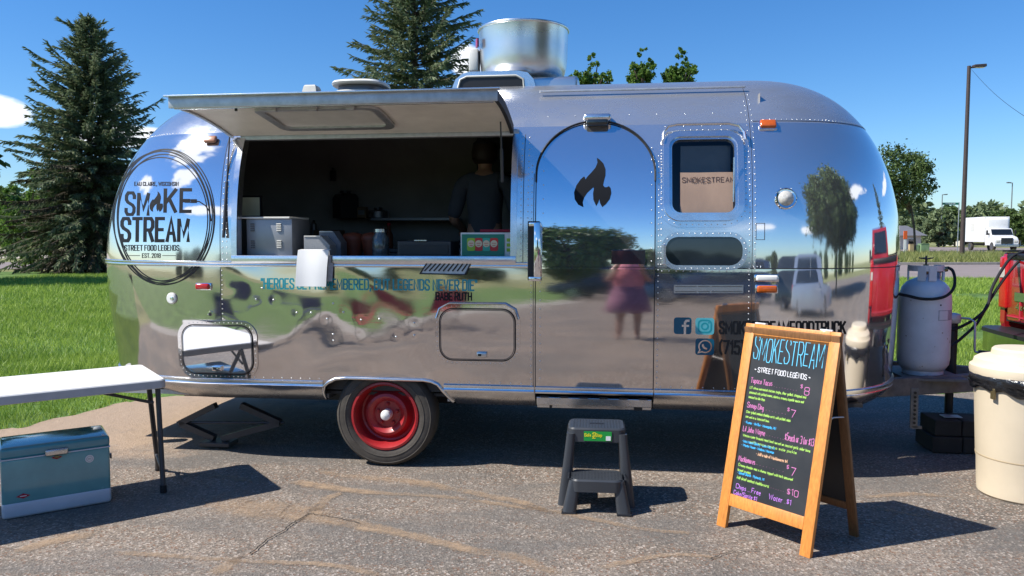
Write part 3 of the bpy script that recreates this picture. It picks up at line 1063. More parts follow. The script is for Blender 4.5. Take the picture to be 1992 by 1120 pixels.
def ins(z):
    if z >= ZB:
        x = min((z - ZB) / (ZT - ZB), 1)
        return .0045 + .020 * (z - ZB) * (1 - x) + (W0 - .0045) * (1 - (1 - x ** 2.75) ** (1 / 2.75))
    s = (z - 1.01) ** 2 / 16
    if z < ZR:
        s += .10 * ((ZR - z) / (ZR - ZS)) ** 2
    return s


def sk(u, z, off=0.):
    """point of the near flat side, off metres outside it"""
    e = 1e-3
    dz = (ins(z + e) - ins(z - e)) / (2 * e) if ZS + .001 < z < ZT - .002 else 0
    n = Vector((0, -1, dz)).normalized()
    return Vector((u, ins(z), z)) + n * off


def cap_inset(z, side):
    x = min(max((z - ZB) / (ZT - ZB), 0), 1)
    if side > 0:
        e = .98 * (1 - (1 - x ** 2.25) ** (1 / 2.25))
        if z < ZB: e += .05 * (ZB - z) ** 1.5 + (.1 * ((ZR - z) / (ZR - ZS)) ** 2 if z < ZR else 0)
    else:
        e = 1.03 * (1 - (1 - x ** 1.95) ** (1 / 1.95))
        if z < ZB: e += .16 * max(0, (1.2 - z)) ** 1.4 + (.1 * ((ZR - z) / (ZR - ZS)) ** 2 if z < ZR else 0)
    return e


PW = 2.3
ANG = [math.pi * k / 72 for k in range(73)]


def cap_pt(a, z, side, off=0.):
    us, ue = (USR, UER) if side > 0 else (USL, UEL)
    L = abs(ue - us) - cap_inset(z, side)
    w_ = W0 - ins(z)
    c = math.cos(a)
    pw = 2.42 if side > 0 else 2.4
    c = math.copysign(abs(c) ** (2 / pw), c)
    s = abs(math.sin(a)) ** (2 / pw)
    if off:
        p0, p1 = cap_pt(max(a - .02, 0), z, side), cap_pt(min(a + .02, math.pi), z, side)
        q0, q1 = cap_pt(a, z - .01, side), cap_pt(a, z + .01, side)
        n = (p1 - p0).cross(q1 - q0)
        n = n.normalized() * (1 if side > 0 else -1)
        return Vector((us + side * L * s, W0 - w_ * c, z)) + n * off
    return Vector((us + side * L * s, W0 - w_ * c, z))


OP = (-1.79, .012, 1.345, 2.105)           # service opening u0,u1,z0,z1
W1 = (.948, 1.326, 1.598, 2.052)           # hole behind the upper window
zs_up = sorted(set([ZB, OP[2], OP[3], W1[2], W1[3]] + [ZB + (ZT - ZB) * math.sin(math.pi / 2 * k / 34) ** (2 / 2.75) for k in range(1, 35)]))
zs_up = [z for i, z in enumerate(zs_up) if i == 0 or z - zs_up[i - 1] > 1e-5]
us_n = sorted(set([round(v, 4) for v in list(np.linspace(USL, USR, 72)) + [OP[0], OP[1], W1[0], W1[1]]]))


def grid_obj(name, rows, m, parent, hole=None, smooth=60):
    mb = MB()
    nc = len(rows[0])
    for r in rows:
        mb.v += [tuple(p) for p in r]
    for i in range(len(rows) - 1):
        for j in range(nc - 1):
            if hole and hole(i, j):
                continue
            q = (i * nc + j, i * nc + j + 1, (i + 1) * nc + j + 1, (i + 1) * nc + j)
            mb.f.append(q)
    return mb.build(name, m, parent, smooth=smooth)


trailer = empty('food_trailer', (0, TZ0, 0), -YAW, 'polished aluminium riveted camper trailer with rounded ends, serving food from an open hatch', 'food trailer')

def holes(i, j):
    zc = (zs_up[i] + zs_up[i + 1]) / 2
    uc = (us_n[j] + us_n[j + 1]) / 2
    return (OP[0] < uc < OP[1] and OP[2] < zc < OP[3]) or (W1[0] < uc < W1[1] and W1[2] < zc < W1[3])


ZP = 2.16       # seam between the side sheets and the roof sheets
kP = min(range(len(zs_up)), key=lambda i: abs(zs_up[i] - ZP))
full = [[sk(u, z) for u in us_n] for z in zs_up]
s_up = grid_obj('upper_side_panel', full[:kP + 1], M['al_up'], trailer, holes)
s_rf = grid_obj('roof_panel', full[kP:], M['al_roof'], trailer)
grid_obj('far_side_panel', [[Vector((p.x, 2 * W0 - p.y, p.z)) for p in r] for r in full], M['al_up'], trailer)

def cap_rows(zs, side, a0=0, a1=72):
    return [[cap_pt(ANG[k], z, side) for k in range(a0, a1 + 1)] for z in zs]


c_fr = grid_obj('front_end_cap', cap_rows(zs_up[:kP + 1], 1), M['al_cap'], trailer)
c_fr2 = grid_obj('front_end_cap_top', cap_rows(zs_up[kP:], 1), M['al_roof'], trailer)
c_re = grid_obj('rear_end_cap', cap_rows(zs_up[:kP + 1], -1), M['al_cap'], trailer)
c_re2 = grid_obj('rear_end_cap_top', cap_rows(zs_up[kP:], -1), M['al_up'], trailer)
# lower panels, cut for the wheel
AR = [(-1.215, ZR), (-1.175, ZR + .006), (-1.14, ZR + .024), (-1.105, .562), (-1.06, .568), (-.56, .566), (-.51, .558), (-.47, ZR + .02), (-.435, ZR)]
AR_TRIM = AR


def zbot(u):
    if u <= AR[0][0] or u >= AR[-1][0]:
        return ZR
    for (a, za), (b, zb_) in zip(AR[:-1], AR[1:]):
        if a <= u <= b:
            return za + (zb_ - za) * (u - a) / (b - a)


ul = sorted(set([round(v, 4) for v in list(np.linspace(USL, USR, 260)) + [a for a, _ in AR]]))
zl = [.60 + (ZB - .60) * k / 54 for k in range(55)]
FAST = [SP(px, py) for px, py in ((498, 582), (532, 583), (577, 608), (605, 608), (668, 607), (630, 535), (648, 590), (636, 620), (648, 662), (648, 650), (702, 622), (738, 620), (770, 655), (806, 628), (806, 652), (510, 560), (450, 560), (470, 560), (700, 650), (560, 640))]


def dent(u, z):
    p = sk(u, z)
    for fu, fz in FAST:
        d2 = (u - fu) ** 2 + (z - fz) ** 2
        if d2 < .02:
            p.y += .00045 * math.exp(-d2 / (2 * .020 ** 2)) * (1 + .5 * math.sin(40 * fu))
    p.y += .0021 * (1 + math.sin(9 * u + 2 + 2 * math.sin(5 * z)) * math.sin(11 * z + math.sin(7 * u))) * max(0, min(1, (-.2 - u) * 2))
    return p
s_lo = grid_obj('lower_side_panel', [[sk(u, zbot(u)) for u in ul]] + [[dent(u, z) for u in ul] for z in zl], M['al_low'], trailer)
zlf = [ZR] + zl
grid_obj('far_lower_panel', [[Vector((u, 2 * W0 - ins(z), z)) for u in ul] for z in zlf], M['al_low'], trailer)
c_fl = grid_obj('front_lower_cap', cap_rows(zlf, 1), M['al_cap'], trailer)
c_rl = grid_obj('rear_lower_cap', cap_rows(zlf, -1), M['al_low'], trailer)
# skirts under the rub rail
zk = [ZS + (ZR - ZS) * k / 5 for k in range(6)]
def skirt(name, u0, u1, s0=0, s1=0):
    n = 24
    mb_rows = []
    for z in zk:
        f = (ZR - z) / (ZR - ZS)
        a, b = u0 + s0 * f, u1 + s1 * f
        mb_rows.append([sk(a + (b - a) * k / n, max(z, ZS + .002)) for k in range(n + 1)])
    return grid_obj(name, mb_rows, M['al_skirt'], trailer)
skirt('side_skirt', USL, -1.20, 0, -.03)
skirt('side_skirt', -.44, .138, .075, 0)
skirt('side_skirt', .862, USR)
grid_obj('front_skirt', cap_rows(zk, 1), M['al_skirt'], trailer)
grid_obj('rear_skirt', cap_rows(zk, -1), M['al_skirt'], trailer)
grid_obj('far_skirt', [[Vector((u, 2 * W0 - ins(max(z, ZS + .002)), z)) for u in ul] for z in zk], M['al_skirt'], trailer)
# belly pan with a gap round the wheels
bl = MB()
def belly(u0, u1, v0=.12, v1=2 * W0 - .12):
    bl.box(((u0 + u1) / 2, (v0 + v1) / 2, .43), (u1 - u0, v1 - v0, .03))
belly(-2.75, -1.22); belly(-1.22, -.43, .42, 2 * W0 - .42); belly(-.43, 1.75)
bl.build('belly_pan', M['galv'], trailer)
# wheel wells (near and far) as dark tunnels
for near in (0, 1):
    wl = MB()
    for z0, z1, u0, u1, v0, v1 in ((.40, .80, -1.26, -1.24, .13, .42), (.40, .80, -.41, -.39, .13, .42), (.40, .80, -1.26, -.39, .42, .44), (.80, .82, -1.26, -.39, .03, .44)):
        if near:
            v0, v1 = 2 * W0 - v1, 2 * W0 - v0
        wl.box(((u0 + u1) / 2, (v0 + v1) / 2, (z0 + z1) / 2), (u1 - u0, v1 - v0, z1 - z0))
    wl.build('wheel_well', M['black'], trailer)

bvh_v, bvh_f = [], []
bpy.context.view_layer.update()
for o in (s_up, s_rf, c_fr, c_fr2, c_re, c_re2, s_lo, c_fl, c_rl):
    k = len(bvh_v)
    bvh_v += [TM @ v.co for v in o.data.vertices]
    bvh_f += [[i + k for i in p.vertices] for p in o.data.polygons]
SB = BVHTree.FromPolygons(bvh_v, bvh_f)
CAMP = Vector((0, 0, CH))


def on(px, py, off=.0015):
    """trailer-local point of the shell that the photograph shows at this pixel"""
    d = ray(px, py).normalized()
    h = SB.ray_cast(CAMP, d)
    k = 0
    while h[0] is None and k < 60:
        k += 1
        d = ray(px + (k if px < 996 else -k), py).normalized()
        h = SB.ray_cast(CAMP, d)
    if h[0] is None:
        u, z = SP(px, py)
        return Vector((u, -off, z))
    n = h[1] if h[1].dot(d) < 0 else -h[1]
    return TI @ (h[0] + n * off)


def band(path, prof, name, m, parent=None, closed=False):
    """sweep profile [(out, up)] along path of (point, outward normal)"""
    mb = MB()
    k = len(prof)
    for p, n in path:
        for a, b in prof:
            mb.v.append(tuple(p + n * a + Vector((0, 0, b))))
    L = len(path)
    for i in range(L if closed else L - 1):
        j = (i + 1) % L
        for q in range(k):
            r_ = (q + 1) % k
            mb.f.append((i * k + q, i * k + r_, j * k + r_, j * k + q))
    if not closed:
        mb.f.append(tuple(range(k)))
        mb.f.append(tuple(range((L - 1) * k, L * k)))
    return mb.build(name, m, parent or trailer, smooth=50)


def around(z, u0=None, near=True, front=True, rear=True):
    P = []
    if rear:
        for a in ANG[::-1]:
            P.append(cap_pt(a, z, -1))
    if near:
        n = 40
        a0, a1 = (USL, USR) if u0 is None else u0
        for k in range(1 if rear else 0, n + (0 if front else 1)):
            P.append(Vector((a0 + (a1 - a0) * k / n, ins(z), z)))
    if front:
        for a in ANG:
            P.append(cap_pt(a, z, 1))
    res = []
    for i, p in enumerate(P):
        t = (P[min(i + 1, len(P) - 1)] - P[max(i - 1, 0)])
        n = Vector((t.y, -t.x, 0)).normalized()
        res.append((p, n))
    return res


half = [(0, -.016), (.006, -.014), (.009, -.006), (.006, 0), (.010, .005), (.009, .012), (0, .016)]
band(around(ZB + .018, (USL, .125), front=False), [(a, b * 1.15) for a, b in half], 'belt_moulding', M['al_trim'])
band(around(ZB + .004, (.13, USR), rear=False), [(0, -.003), (.002, -.003), (.002, .003), (0, .003)], 'belt_seam', M['seam'])
rail = [(0, -.024), (.010, -.022), (.014, -.012), (.009, -.004), (.009, .002), (.017, .007), (.017, .018), (.010, .022), (0, .024)]
band(around(ZR + .002, (USL, -1.215), front=False), rail, 'rub_rail', M['al_trim'])
band(around(ZR + .002, (-.43, .135), front=False, rear=False), rail, 'rub_rail', M['al_trim'])
band(around(ZR + .002, (.143, .857), front=False, rear=False), rail, 'rub_rail', M['al_trim'])
band(around(ZR + .002, (.864, USR), rear=False), rail, 'rub_rail', M['al_trim'])
ar = MB()
ARP = [(-1.222, .43), (-1.222, .45), (-1.220, .48), (-1.205, .52), (-1.175, .545), (-1.13, .565), (-1.06, .572), (-.56, .570), (-.51, .562), (-.47, .545), (-.43, .495), (-.395, .44), (-.385, .43)]
ar.tube([sk(u, max(z, ZS + .003), .004) for u, z in ARP], .011, 8)
ar.build('wheel_arch_trim', M['al_trim'], trailer, smooth=60)

# wheel
def wheel(c, axis, r=.327, wd=.2, rim='rim', parent=None):
    """axis points outward"""
    x = Vector(axis).normalized()
    t = MB()
    h = wd / 2
    t.lathe([(.212, -h * .8), (.25, -h), (.262, -h * .985), (.264, -h * 1.01), (.268, -h * 1.01), (.27, -h * .985), (.295, -h * .97), (r - .006, -h * .72), (r, -h * .4), (r, h * .4), (r - .006, h * .72), (.305, h * .92), (.301, h * .96), (.298, h * .96), (.296, h * .945), (.28, h * .99), (.262, h * .99), (.260, h * 1.015), (.256, h * 1.015), (.254, h * .985), (.24, h * .96), (.212, h * .8), (.20, h * .5)], c, x, 64, cap=False)
    wh = t.build('tyre', M['rubber'], parent, smooth=40)
    rm = MB()
    rm.lathe([(.224, h * .80), (.218, h * .93), (.205, h * .95), (.196, h * .80), (.186, h * .35), (.176, h * .05), (.165, -.0), (.150, .012), (.135, .045), (.118, .052), (.10, .040), (.085, .018), (.0, .018)], c, x, 56, cap=False)
    ro = rm.build('rim', M[rim], parent, smooth=35)
    hb = MB()
    hb.lathe([(.034, .018), (.034, .065), (.030, .078), (.018, .085), (0, .087)], c, x, 24)
    hb.build('hub_cap', M['white_pl'] if rim == 'rim' else M['steel'], parent, smooth=40)
    q = Vector((0, 0, 1)).rotation_difference(x)
    for k in range(5):
        nb = MB()
        a = 2 * math.pi * k / 5 + .3
        p = Vector(c) + q @ Vector((.066 * math.cos(a), .066 * math.sin(a), .018))
        nb.lathe([(.013, 0), (.011, .016), (.006, .02), (0, .02)], p, x, 6)
        nb.build('wheel_nut', M['rim'] if rim == 'rim' else M['steel'], parent)


wc = (-.822, .130, .326)
ew = empty('wheel', (0, 0, 0)); ew.parent = trailer
wheel(wc, (0, -1, 0), parent=ew)
ew = empty('wheel', (0, 0, 0)); ew.parent = trailer
wheel((wc[0], 2 * W0 - .130, wc[2]), (0, 1, 0), parent=ew)
ax = MB(); ax.tube([(wc[0], .2, .33), (wc[0], 2.14, .33)], .035, 10); ax.build('axle', M['frame_steel'], trailer, smooth=60)

# ---- rivets, joined as stuff
rivets = MB()
def rivet(p, n, r=.0042):
    p = Vector(p); n = Vector(n).normalized()
    q = Vector((0, 0, 1)).rotation_difference(n)
    o = len(rivets.v)
    for rr, h in ((r, 0), (r * .75, r * .45)):
        for k in range(7):
            a = 2 * math.pi * k / 7
            rivets.v.append(tuple(p + q @ Vector((rr * math.cos(a), rr * math.sin(a), h))))
    rivets.v.append(tuple(p + n * r * .65))
    for k in range(7):
        l = (k + 1) % 7
        rivets.f.append((o + k, o + l, o + 7 + l, o + 7 + k))
        rivets.f.append((o + 7 + k, o + 7 + l, o + 14))
def nrm(z):
    e = 1e-3
    return Vector((0, -1, (ins(z + e) - ins(z - e)) / (2 * e))).normalized()
def rline(u0, z0, u1, z1, step=.038, off=.001, r=.0042):
    n = max(1, int(math.hypot(u1 - u0, z1 - z0) / step))
    for k in range(n + 1):
        u, z = u0 + (u1 - u0) * k / n, z0 + (z1 - z0) * k / n
        rivet(sk(u, z, off), nrm(z), r)
def rpath(pts, step=.03, off=.003, r=.0038):
    acc = 0
    for (a, b) in zip(pts, pts[1:] + pts[:1]):
        L = math.hypot(b[0] - a[0], b[1] - a[1])
        while acc < L:
            f = acc / L
            z = a[1] + (b[1] - a[1]) * f
            rivet(sk(a[0] + (b[0] - a[0]) * f, z, off), nrm(z), r)
            acc += step
        acc -= L
seams = MB()
def seam(u0, z0, u1, z1, wd=.004):
    ribbon(seams, [(u0, z0), (u1, z1)], wd, lambda u, z: sk(u, z, .001), .04)
# vertical seams
rline(-1.868, 1.32, -1.868, 2.16); rline(-1.84, 1.32, -1.84, 2.1); rline(-1.875, .88, -1.875, 1.25, .03)
seam(-1.885, .54, -1.885, 1.27); seam(-1.885, 1.31, -1.885, 2.3)
for u in (.052, .095):
    rline(u, 1.31, u, 2.08)
seam(.13, .5, .13, 1.85); seam(.066, 1.31, .066, 2.10)
rline(.117, .55, .117, 1.25, .04); rline(.118, 1.33, .118, 1.9, .04)
rline(.878, .55, .878, 1.95, .034); rline(.894, 1.30, .894, 2.0, .034)
rline(1.405, .55, 1.405, 2.3, .033); rline(1.437, 1.28, 1.437, 2.35, .036)
seam(1.42, .55, 1.42, 2.42, .003)
rline(.15, 1.297, .85, 1.297, .026); rline(.90, 1.262, 1.40, 1.262, .04); rline(1.43, 1.29, 1.47, 1.29, .02)
rline(OP[0], 1.318, OP[1], 1.318, .05); rline(-.7, 1.297, .1, 1.297, .028)
rline(.2, 2.22, 1.38, 2.22, .16); rline(.92, 2.135, 1.36, 2.135, .11)
# horizontal seam round the front cap
fs = MB()
P = [cap_pt(a, ZP, 1, .0012) for a in ANG[:44]]
for i in range(len(P) - 1):
    d = Vector((0, 0, .0022))
    o = len(fs.v)
    fs.v += [tuple(P[i] - d), tuple(P[i + 1] - d), tuple(P[i + 1] + d), tuple(P[i] + d)]
    fs.f.append((o, o + 1, o + 2, o + 3))
fs.build('cap_seam', M['seam'], trailer)
for k in range(0, 40, 1):
    a = ANG[1] + k * .033
    p = cap_pt(a, ZP + .012, 1); p2 = cap_pt(a, ZP + .012, 1, .01)
    rivet(p, p2 - p, .0038)
    p = cap_pt(a, ZP + .0, -1); p2 = cap_pt(a, ZP + .0, -1, .01)
    rivet(p, p2 - p, .0038)
rline(-1.86, .563, -1.24, .563, .06, .0, .0034); rline(-.40, .563, .12, .563, .06, .0, .0034); rline(.90, .563, 1.40, .563, .06, .0, .0034)
# scattered fasteners on the lower left sheets, each with its small dent
for px, py in ((498, 582), (532, 583), (577, 608), (605, 608), (668, 607), (630, 535), (648, 590), (636, 620), (648, 662), (648, 650), (702, 622), (738, 620), (770, 655), (806, 628), (806, 652), (510, 560), (1135, 612), (1175, 612)):
    u, z = SP(px, py)
    rivet(sk(u, z), nrm(z), .007)
seams.build('seam', M['seam'], trailer, kind='stuff')

# ---- door
DU0, DU1, DZ0, DZ1, DR = .143, .857, .548, 2.165, .33
def door_half(z):
    cz = DZ1 - DR
    if z <= cz:
        return (DU0, DU1)
    # flattened arch
    f = min(1, (z - cz) / DR)
    k = (1 - (1 - f ** 2.0) ** .5)
    k = k * .36
    return (DU0 + k, DU1 - k)
zr = [DZ0 + (1.27 - DZ0) * k / 20 for k in range(21)]
zr2 = [1.27 + (1.835 - 1.27) * k / 12 for k in range(13)] + [1.835 + .33 * math.sin(math.pi / 2 * k / 16) for k in range(1, 17)]
def door_rows(zz):
    rows = []
    for z in zz:
        a, b = door_half(z)
        rows.append([sk(a + (b - a) * k / 24, z, .005) for k in range(25)])
    return rows
grid_obj('door', door_rows(zr2), M['al_door'], trailer)
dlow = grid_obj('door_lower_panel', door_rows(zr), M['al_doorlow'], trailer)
ds = MB()
outl = [(door_half(z)[0], z) for z in [.41] + zr2] + [(door_half(z)[1], z) for z in zr2[::-1] + [.41]]
ribbon(ds, outl, .0055, lambda u, z: sk(u, z, .0065), .05)
ribbon(ds, [(DU0 + .01, 1.283), (DU1 - .01, 1.283)], .003, lambda u, z: sk(u, z, .0065), .05)
ds.build('door_seal', M['rubber_blk'], trailer)
dg = MB()
arch = [(door_half(z)[0], z) for z in zr2[11:]] + [(door_half(z)[1], z) for z in zr2[11:][::-1]]
dg.tube([sk(u, z + .008, .012) for u, z in arch], .0065, 6)
dg.build('drip_rail', M['black'], trailer, smooth=60)
rline(DU0 + .03, .60, DU0 + .03, 1.24, .05, .006); rline(DU0 + .045, 1.35, DU0 + .045, 1.95, .075, .006)
rline(DU1 - .02, 1.32, DU1 - .02, 2.0, .075, .006)
# door sill tray below
st = MB()
st.box((.5, .05, .455), (.70, .06, .05), bev=.004)
st.build('door_sill', M['al_skirt'], trailer)
for k in range(6):
    st = MB().box((.2 + k * .12, .012, .487), (.05, .012, .008)); st.build('sill_slot', M['black'], trailer)
for u in (.235, .77):
    st = MB().box((u, .06, .43), (.014 if u < .5 else .05, .03, .05)); st.build('step_bracket', M['black'], trailer)
sb = MB(); sb.box((.5, .1, .425), (.70, .08, .04), bev=.004); sb.build('folding_step', M['al_skirt'], trailer)
# handle
hd = MB()
def hbox(x0, y0, x1, y1, off, th, bev=.004):
    (u0, z1), (u1, z0) = SP(x0, y0), SP(x1, y1)
    hd.box(((u0 + u1) / 2, ins((z0 + z1) / 2) - off, (z0 + z1) / 2), (abs(u1 - u0), th, abs(z1 - z0)), bev=bev)
hbox(1027, 430, 1050, 545, .012, .02)
hd.build('handle_plate', M['pk_dark'], trailer)
hd = MB()
hbox(1040, 432, 1053, 544, .05, .018, .006); hbox(1030, 432, 1053, 440, .03, .05); hbox(1030, 537, 1053, 546, .03, .05)
hd.build('grab_handle', M['chrome'], trailer, smooth=50)
# little porch lamp over the door
pl = MB()
u, z = SP(1161, 222, -.04)
pl.box((u, ins(z) - .03, z + .012), (.17, .09, .045), bev=.018, seg=3)
lo_ = pl.build('porch_lamp', M['al_trim'], trailer, smooth=50)
pl = MB(); pl.box((u, ins(z) - .04, z - .018), (.135, .075, .04), bev=.014); pl.build('lamp_lens', M['glass_smoke'], lo_, smooth=50)
# flame on the door
FLAME = [(.60, 1.0), (.62, .90), (.57, .80), (.46, .70), (.36, .62), (.30, .56), (.29, .60), (.26, .62), (.17, .56), (.06, .44), (0, .30),
         (.02, .16), (.12, .05), (.26, 0), (.24, .10), (.28, .20), (.36, .29), (.46, .36), (.52, .40), (.53, .36), (.51, .28), (.52, .15), (.60, .02), (.66, .10),
         (.68, .16), (.70, .08), (.76, 0), (.86, .06), (.96, .16), (1.0, .28), (.98, .38), (.93, .42), (.88, .40), (.82, .40), (.78, .44), (.80, .52), (.84, .64), (.84, .76), (.78, .88), (.68, .96)]
def flame(name, x0, y0, x1, y1, fn, m, parent, sub=2):
    mb = MB()
    fillpoly(mb, [(x0 + (x1 - x0) * a, y0 + (y1 - y0) * b) for a, b in FLAME], fn, sub)
    return mb.build(name, m, parent)
(ua, za), (ub, zb_) = SP(1116, 403), SP(1190, 304)
flame('flame_emblem', ua, za, ub, zb_, lambda u, z: sk(u, z, .0065), M['decal'], trailer)
# dark glossy panel standing in for a dark reflection low on the door
(u0, z1), (u1, z0) = SP(1189, 486), SP(1255, 514)
pv = MB(); pv.box(((u0 + u1) / 2, ins(1.36) - .008, (z0 + z1) / 2), (u1 - u0, .008, z1 - z0), bev=.003)
pv.build('door_reflection_panel', M['glass_smoke'], trailer)

# ---- windows right of the door
def ring(name, x0, y0, x1, y1, r, wd, off, th, m, parent, step=.03):
    """raised rounded rectangular frame on the near side"""
    mb = MB()
    A = rrect(x0, y0, x1, y1, r, 8)
    B = rrect(x0 + wd, y0 + wd, x1 - wd, y1 - wd, max(r - wd, .01), 8)
    n = len(A)
    for P_, o_ in ((A, off - th), (A, off), (B, off), (B, off - th)):
        mb.v += [tuple(sk(u, z, o_)) for u, z in P_]
    for i in range(n):
        j = (i + 1) % n
        for q in range(3):
            mb.f.append((q * n + i, q * n + j, (q + 1) * n + j, (q + 1) * n + i))
    return mb.build(name, m, parent, smooth=45)
def plate(name, x0, y0, x1, y1, r, off, m, parent, sub=0):
    mb = MB()
    P_ = rrect(x0, y0, x1, y1, r, 8)
    # rows so it follows the bend of the side
    zs = sorted(set(round(p[1], 5) for p in P_))
    n = 12
    zz = sorted(set(zs + [y0 + (y1 - y0) * k / n for k in range(n + 1)]))
    def ext(z):
        rr = min(r, (x1 - x0) / 2, (y1 - y0) / 2)
        d = max(0, (y0 + rr) - z, z - (y1 - rr))
        k = rr - math.sqrt(max(0, rr * rr - d * d))
        return x0 + k, x1 - k
    rows = []
    for z in zz:
        a, b = ext(z)
        rows.append([sk(a + (b - a) * k / 10, z, off) for k in range(11)])
    return grid_obj(name, rows, m, parent)
win = ring('window_frame', *[.905, 1.558, 1.372, 2.092], .10, .034, .022, .03, M['al_trim'], trailer)
ring('flange', .880, 1.520, 1.395, 2.125, .13, .03, .004, .01, M['al_up'], win)
rpath(rrect(.893, 1.537, 1.384, 2.108, .12, 8), .036, .004)
ring('inner_frame', .938, 1.588, 1.338, 2.062, .07, .018, .012, .03, M['al_trim'], win)
plate('window_pane', .945, 1.597, 1.33, 2.055, .06, .0, M['glass_dk'], win)
rec = MB()
rec.box((1.137, .42, 1.82), (.50, .02, .60))
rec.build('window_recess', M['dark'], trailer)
bl_ = MB(); bl_.box((1.165, .20, 1.77), (.30, .004, .50), bev=.0015); bl_.build('window_screen', M['stainless_dark'], win)
dr = MB(); dr.tube([sk(.90, 2.03, .03), sk(.905, 2.075, .035), sk(.935, 2.112, .038), sk(.99, 2.122, .038), sk(1.29, 2.122, .038), sk(1.35, 2.108, .036), sk(1.378, 2.07, .034), sk(1.383, 2.03, .03)], .009, 6)
dr.build('drip_rail', M['al_trim'], trailer, smooth=60)
sl = MB(); sl.box((1.31, .03, 1.80), (.008, .006, .26)); sl.build('window_latch', M['al_trim'], win)
# kraft paper sign behind the pane: a thing of its own, follows the pane at a small gap
pp = MB()
(ua, za), (ub, zb_) = SP(1323, 334, .09), SP(1425, 421, .06)
za, zb_ = max(za, zb_), min(za, zb_)
rows = [[sk(ua + (ub - ua) * k / 8, zb_ + (za - zb_) * i / 8, -.022 + .002 * math.sin(k * .9 + i * .3)) for k in range(9)] for i in range(9)]
paper_e = empty('paper_sign', (0, TZ0, 0), -YAW, 'brown paper bag stamped with the trailer name, standing behind the upper window pane', 'paper sign')
grid_obj('sheet', rows, M['kraft'], paper_e)
tx = MB()
write(tx, 'SMOKESTREAM', ua + .012, za - .062, .030, lambda x, y: sk(x, y, -.0192), .0045, sx=.98, gap=1.7)
tx.build('stamped_lettering', M['stamp'], paper_e)
# lower pill window
w2 = ring('window_frame', .893, 1.268, 1.392, 1.492, .10, .028, .010, .012, M['al_trim'], trailer)
plate('window_pane', .915, 1.288, 1.374, 1.474, .088, .005, M['glass_smoke'], w2)
rpath(rrect(.905, 1.278, 1.382, 1.484, .096, 8), .034, .010)
hg = MB(); hg.box((.91, -.02, 1.36), (.02, .03, .12), bev=.004); hg.build('window_hinge', M['al_trim'], w2)
# small hatch outline and lamp holder right of the seam
sm_ = MB()
(ua, za), (ub, zb_) = SP(1472, 434), SP(1488, 466)
ribbon(sm_, [(ua, za), (ub, za), (ub, zb_), (ua, zb_), (ua, za)], .003, lambda u, z: tuple(on(*inv(u, z))) if False else (u, ins(z) - .002, z), .05)
sm_.build('latch_cover', M['seam'], trailer)

# ---- access hatches low on the side
def access(px0, py0, px1, py1, extra_latch):
    (u0, z1), (u1, z0) = SP(px0, py0), SP(px1, py1)
    fr = ring('access_hatch', u0, z0, u1, z1, .11, .026, .0045, .004, M['al_low'], trailer)
    ring('hatch_seal', u0 + .026, z0 + .026, u1 - .026, z1 - .026, .088, .006, .0062, .004, M['rubber_blk'], fr)
    plate('hatch_panel', u0 + .034, z0 + .034, u1 - .034, z1 - .034, .08, .010, M['al_door'] if extra_latch else M['al_low'], fr)
    ring('hatch_rim', u0 + .036, z0 + .036, u1 - .036, z1 - .036, .078, .004, .0115, .004, M['seam'], fr)
    rpath(rrect(u0 + .014, z0 + .014, u1 - .014, z1 - .014, .1, 8), .03, .0055, .003)
    la = MB()
    uc = (u0 + u1) / 2 + (.0 if extra_latch else .03)
    la.box((uc, ins(z0 + .07) - .02, z0 + .068), (.062, .02, .034), bev=.005)
    la.build('latch', M['chrome'] if extra_latch else M['steel'], fr, smooth=40)
    ho = MB(); ho.box((uc - .012, ins(z0 + .07) - .0315, z0 + .068), (.02, .004, .014)); ho.build('keyhole', M['black'], fr)
    if not extra_latch:
        d_ = MB(); d_.tube([sk(u0 + .01, z1 - .09, .014), sk(u0 + .03, z1 - .03, .016), sk(u0 + .09, z1 + .004, .016), sk(u1 - .09, z1 + .004, .016), sk(u1 - .03, z1 - .03, .016), sk(u1 - .01, z1 - .09, .014)], .007, 6)
        d_.build('drip_rail', M['al_trim'], fr, smooth=60)
access(345, 622, 502, 738, True)
access(846, 590, 1012, 712, False)

# ---- lamps and fittings
def lens(name, px, py, du, dz, m, off=.0, base=True):
    p = on(px, py, .001)
    q = on(px, py, .05)
    n = (q - p).normalized()
    rot = Vector((0, -1, 0)).rotation_difference(n).to_matrix()
    o = None
    if base:
        b_ = MB().box(p + n * .004, (du * 1.12, .010, dz * 1.18), rot, bev=.004)
        o = b_.build('lamp_base', M['chrome'], trailer, smooth=40)
    a = MB().box(p + n * .016, (du, .026, dz), rot, bev=.011, seg=3)
    a.build(name, m, o or trailer, smooth=50)
lens('marker_lens', 1493, 244, .095, .055, M['amber'])
lens('marker_lens', 412, 274, .085, .05, M['rust'], base=False)
lens('marker_lens', 397, 557, .095, .038, M['red_lens'])
lens('marker_lens', 1491, 541, .125, .036, M['white_pl'])
lens('marker_lens', 1491, 562, .115, .042, M['amber'])
def disc(name, px, py, r, prof, m, parent=None, n=28):
    p = on(px, py, .0); q = on(px, py, .05)
    mb = MB(); mb.lathe(prof, p, (q - p), n)
    return mb.build(name, m, parent or trailer, smooth=40)
hl = disc('round_lamp', 1528, 386, .065, [(.062, 0), (.064, .006), (.058, .014), (.050, .012), (0, .012)], M['chrome'])
disc('lamp_glass', 1528, 386, .045, [(.046, .010), (.040, .026), (.022, .038), (0, .042)], M['clear_lens'], hl)
for k in range(6):
    a = k * math.pi / 3
    p = on(1528 + 20 * math.cos(a), 386 + 21 * math.sin(a), .014)
    rivet(p, (0, -1, 0), .004)
bt = disc('round_cap', 335, 580, .03, [(.036, 0), (.037, .008), (.030, .016), (0, .017)], M['white_pl'])
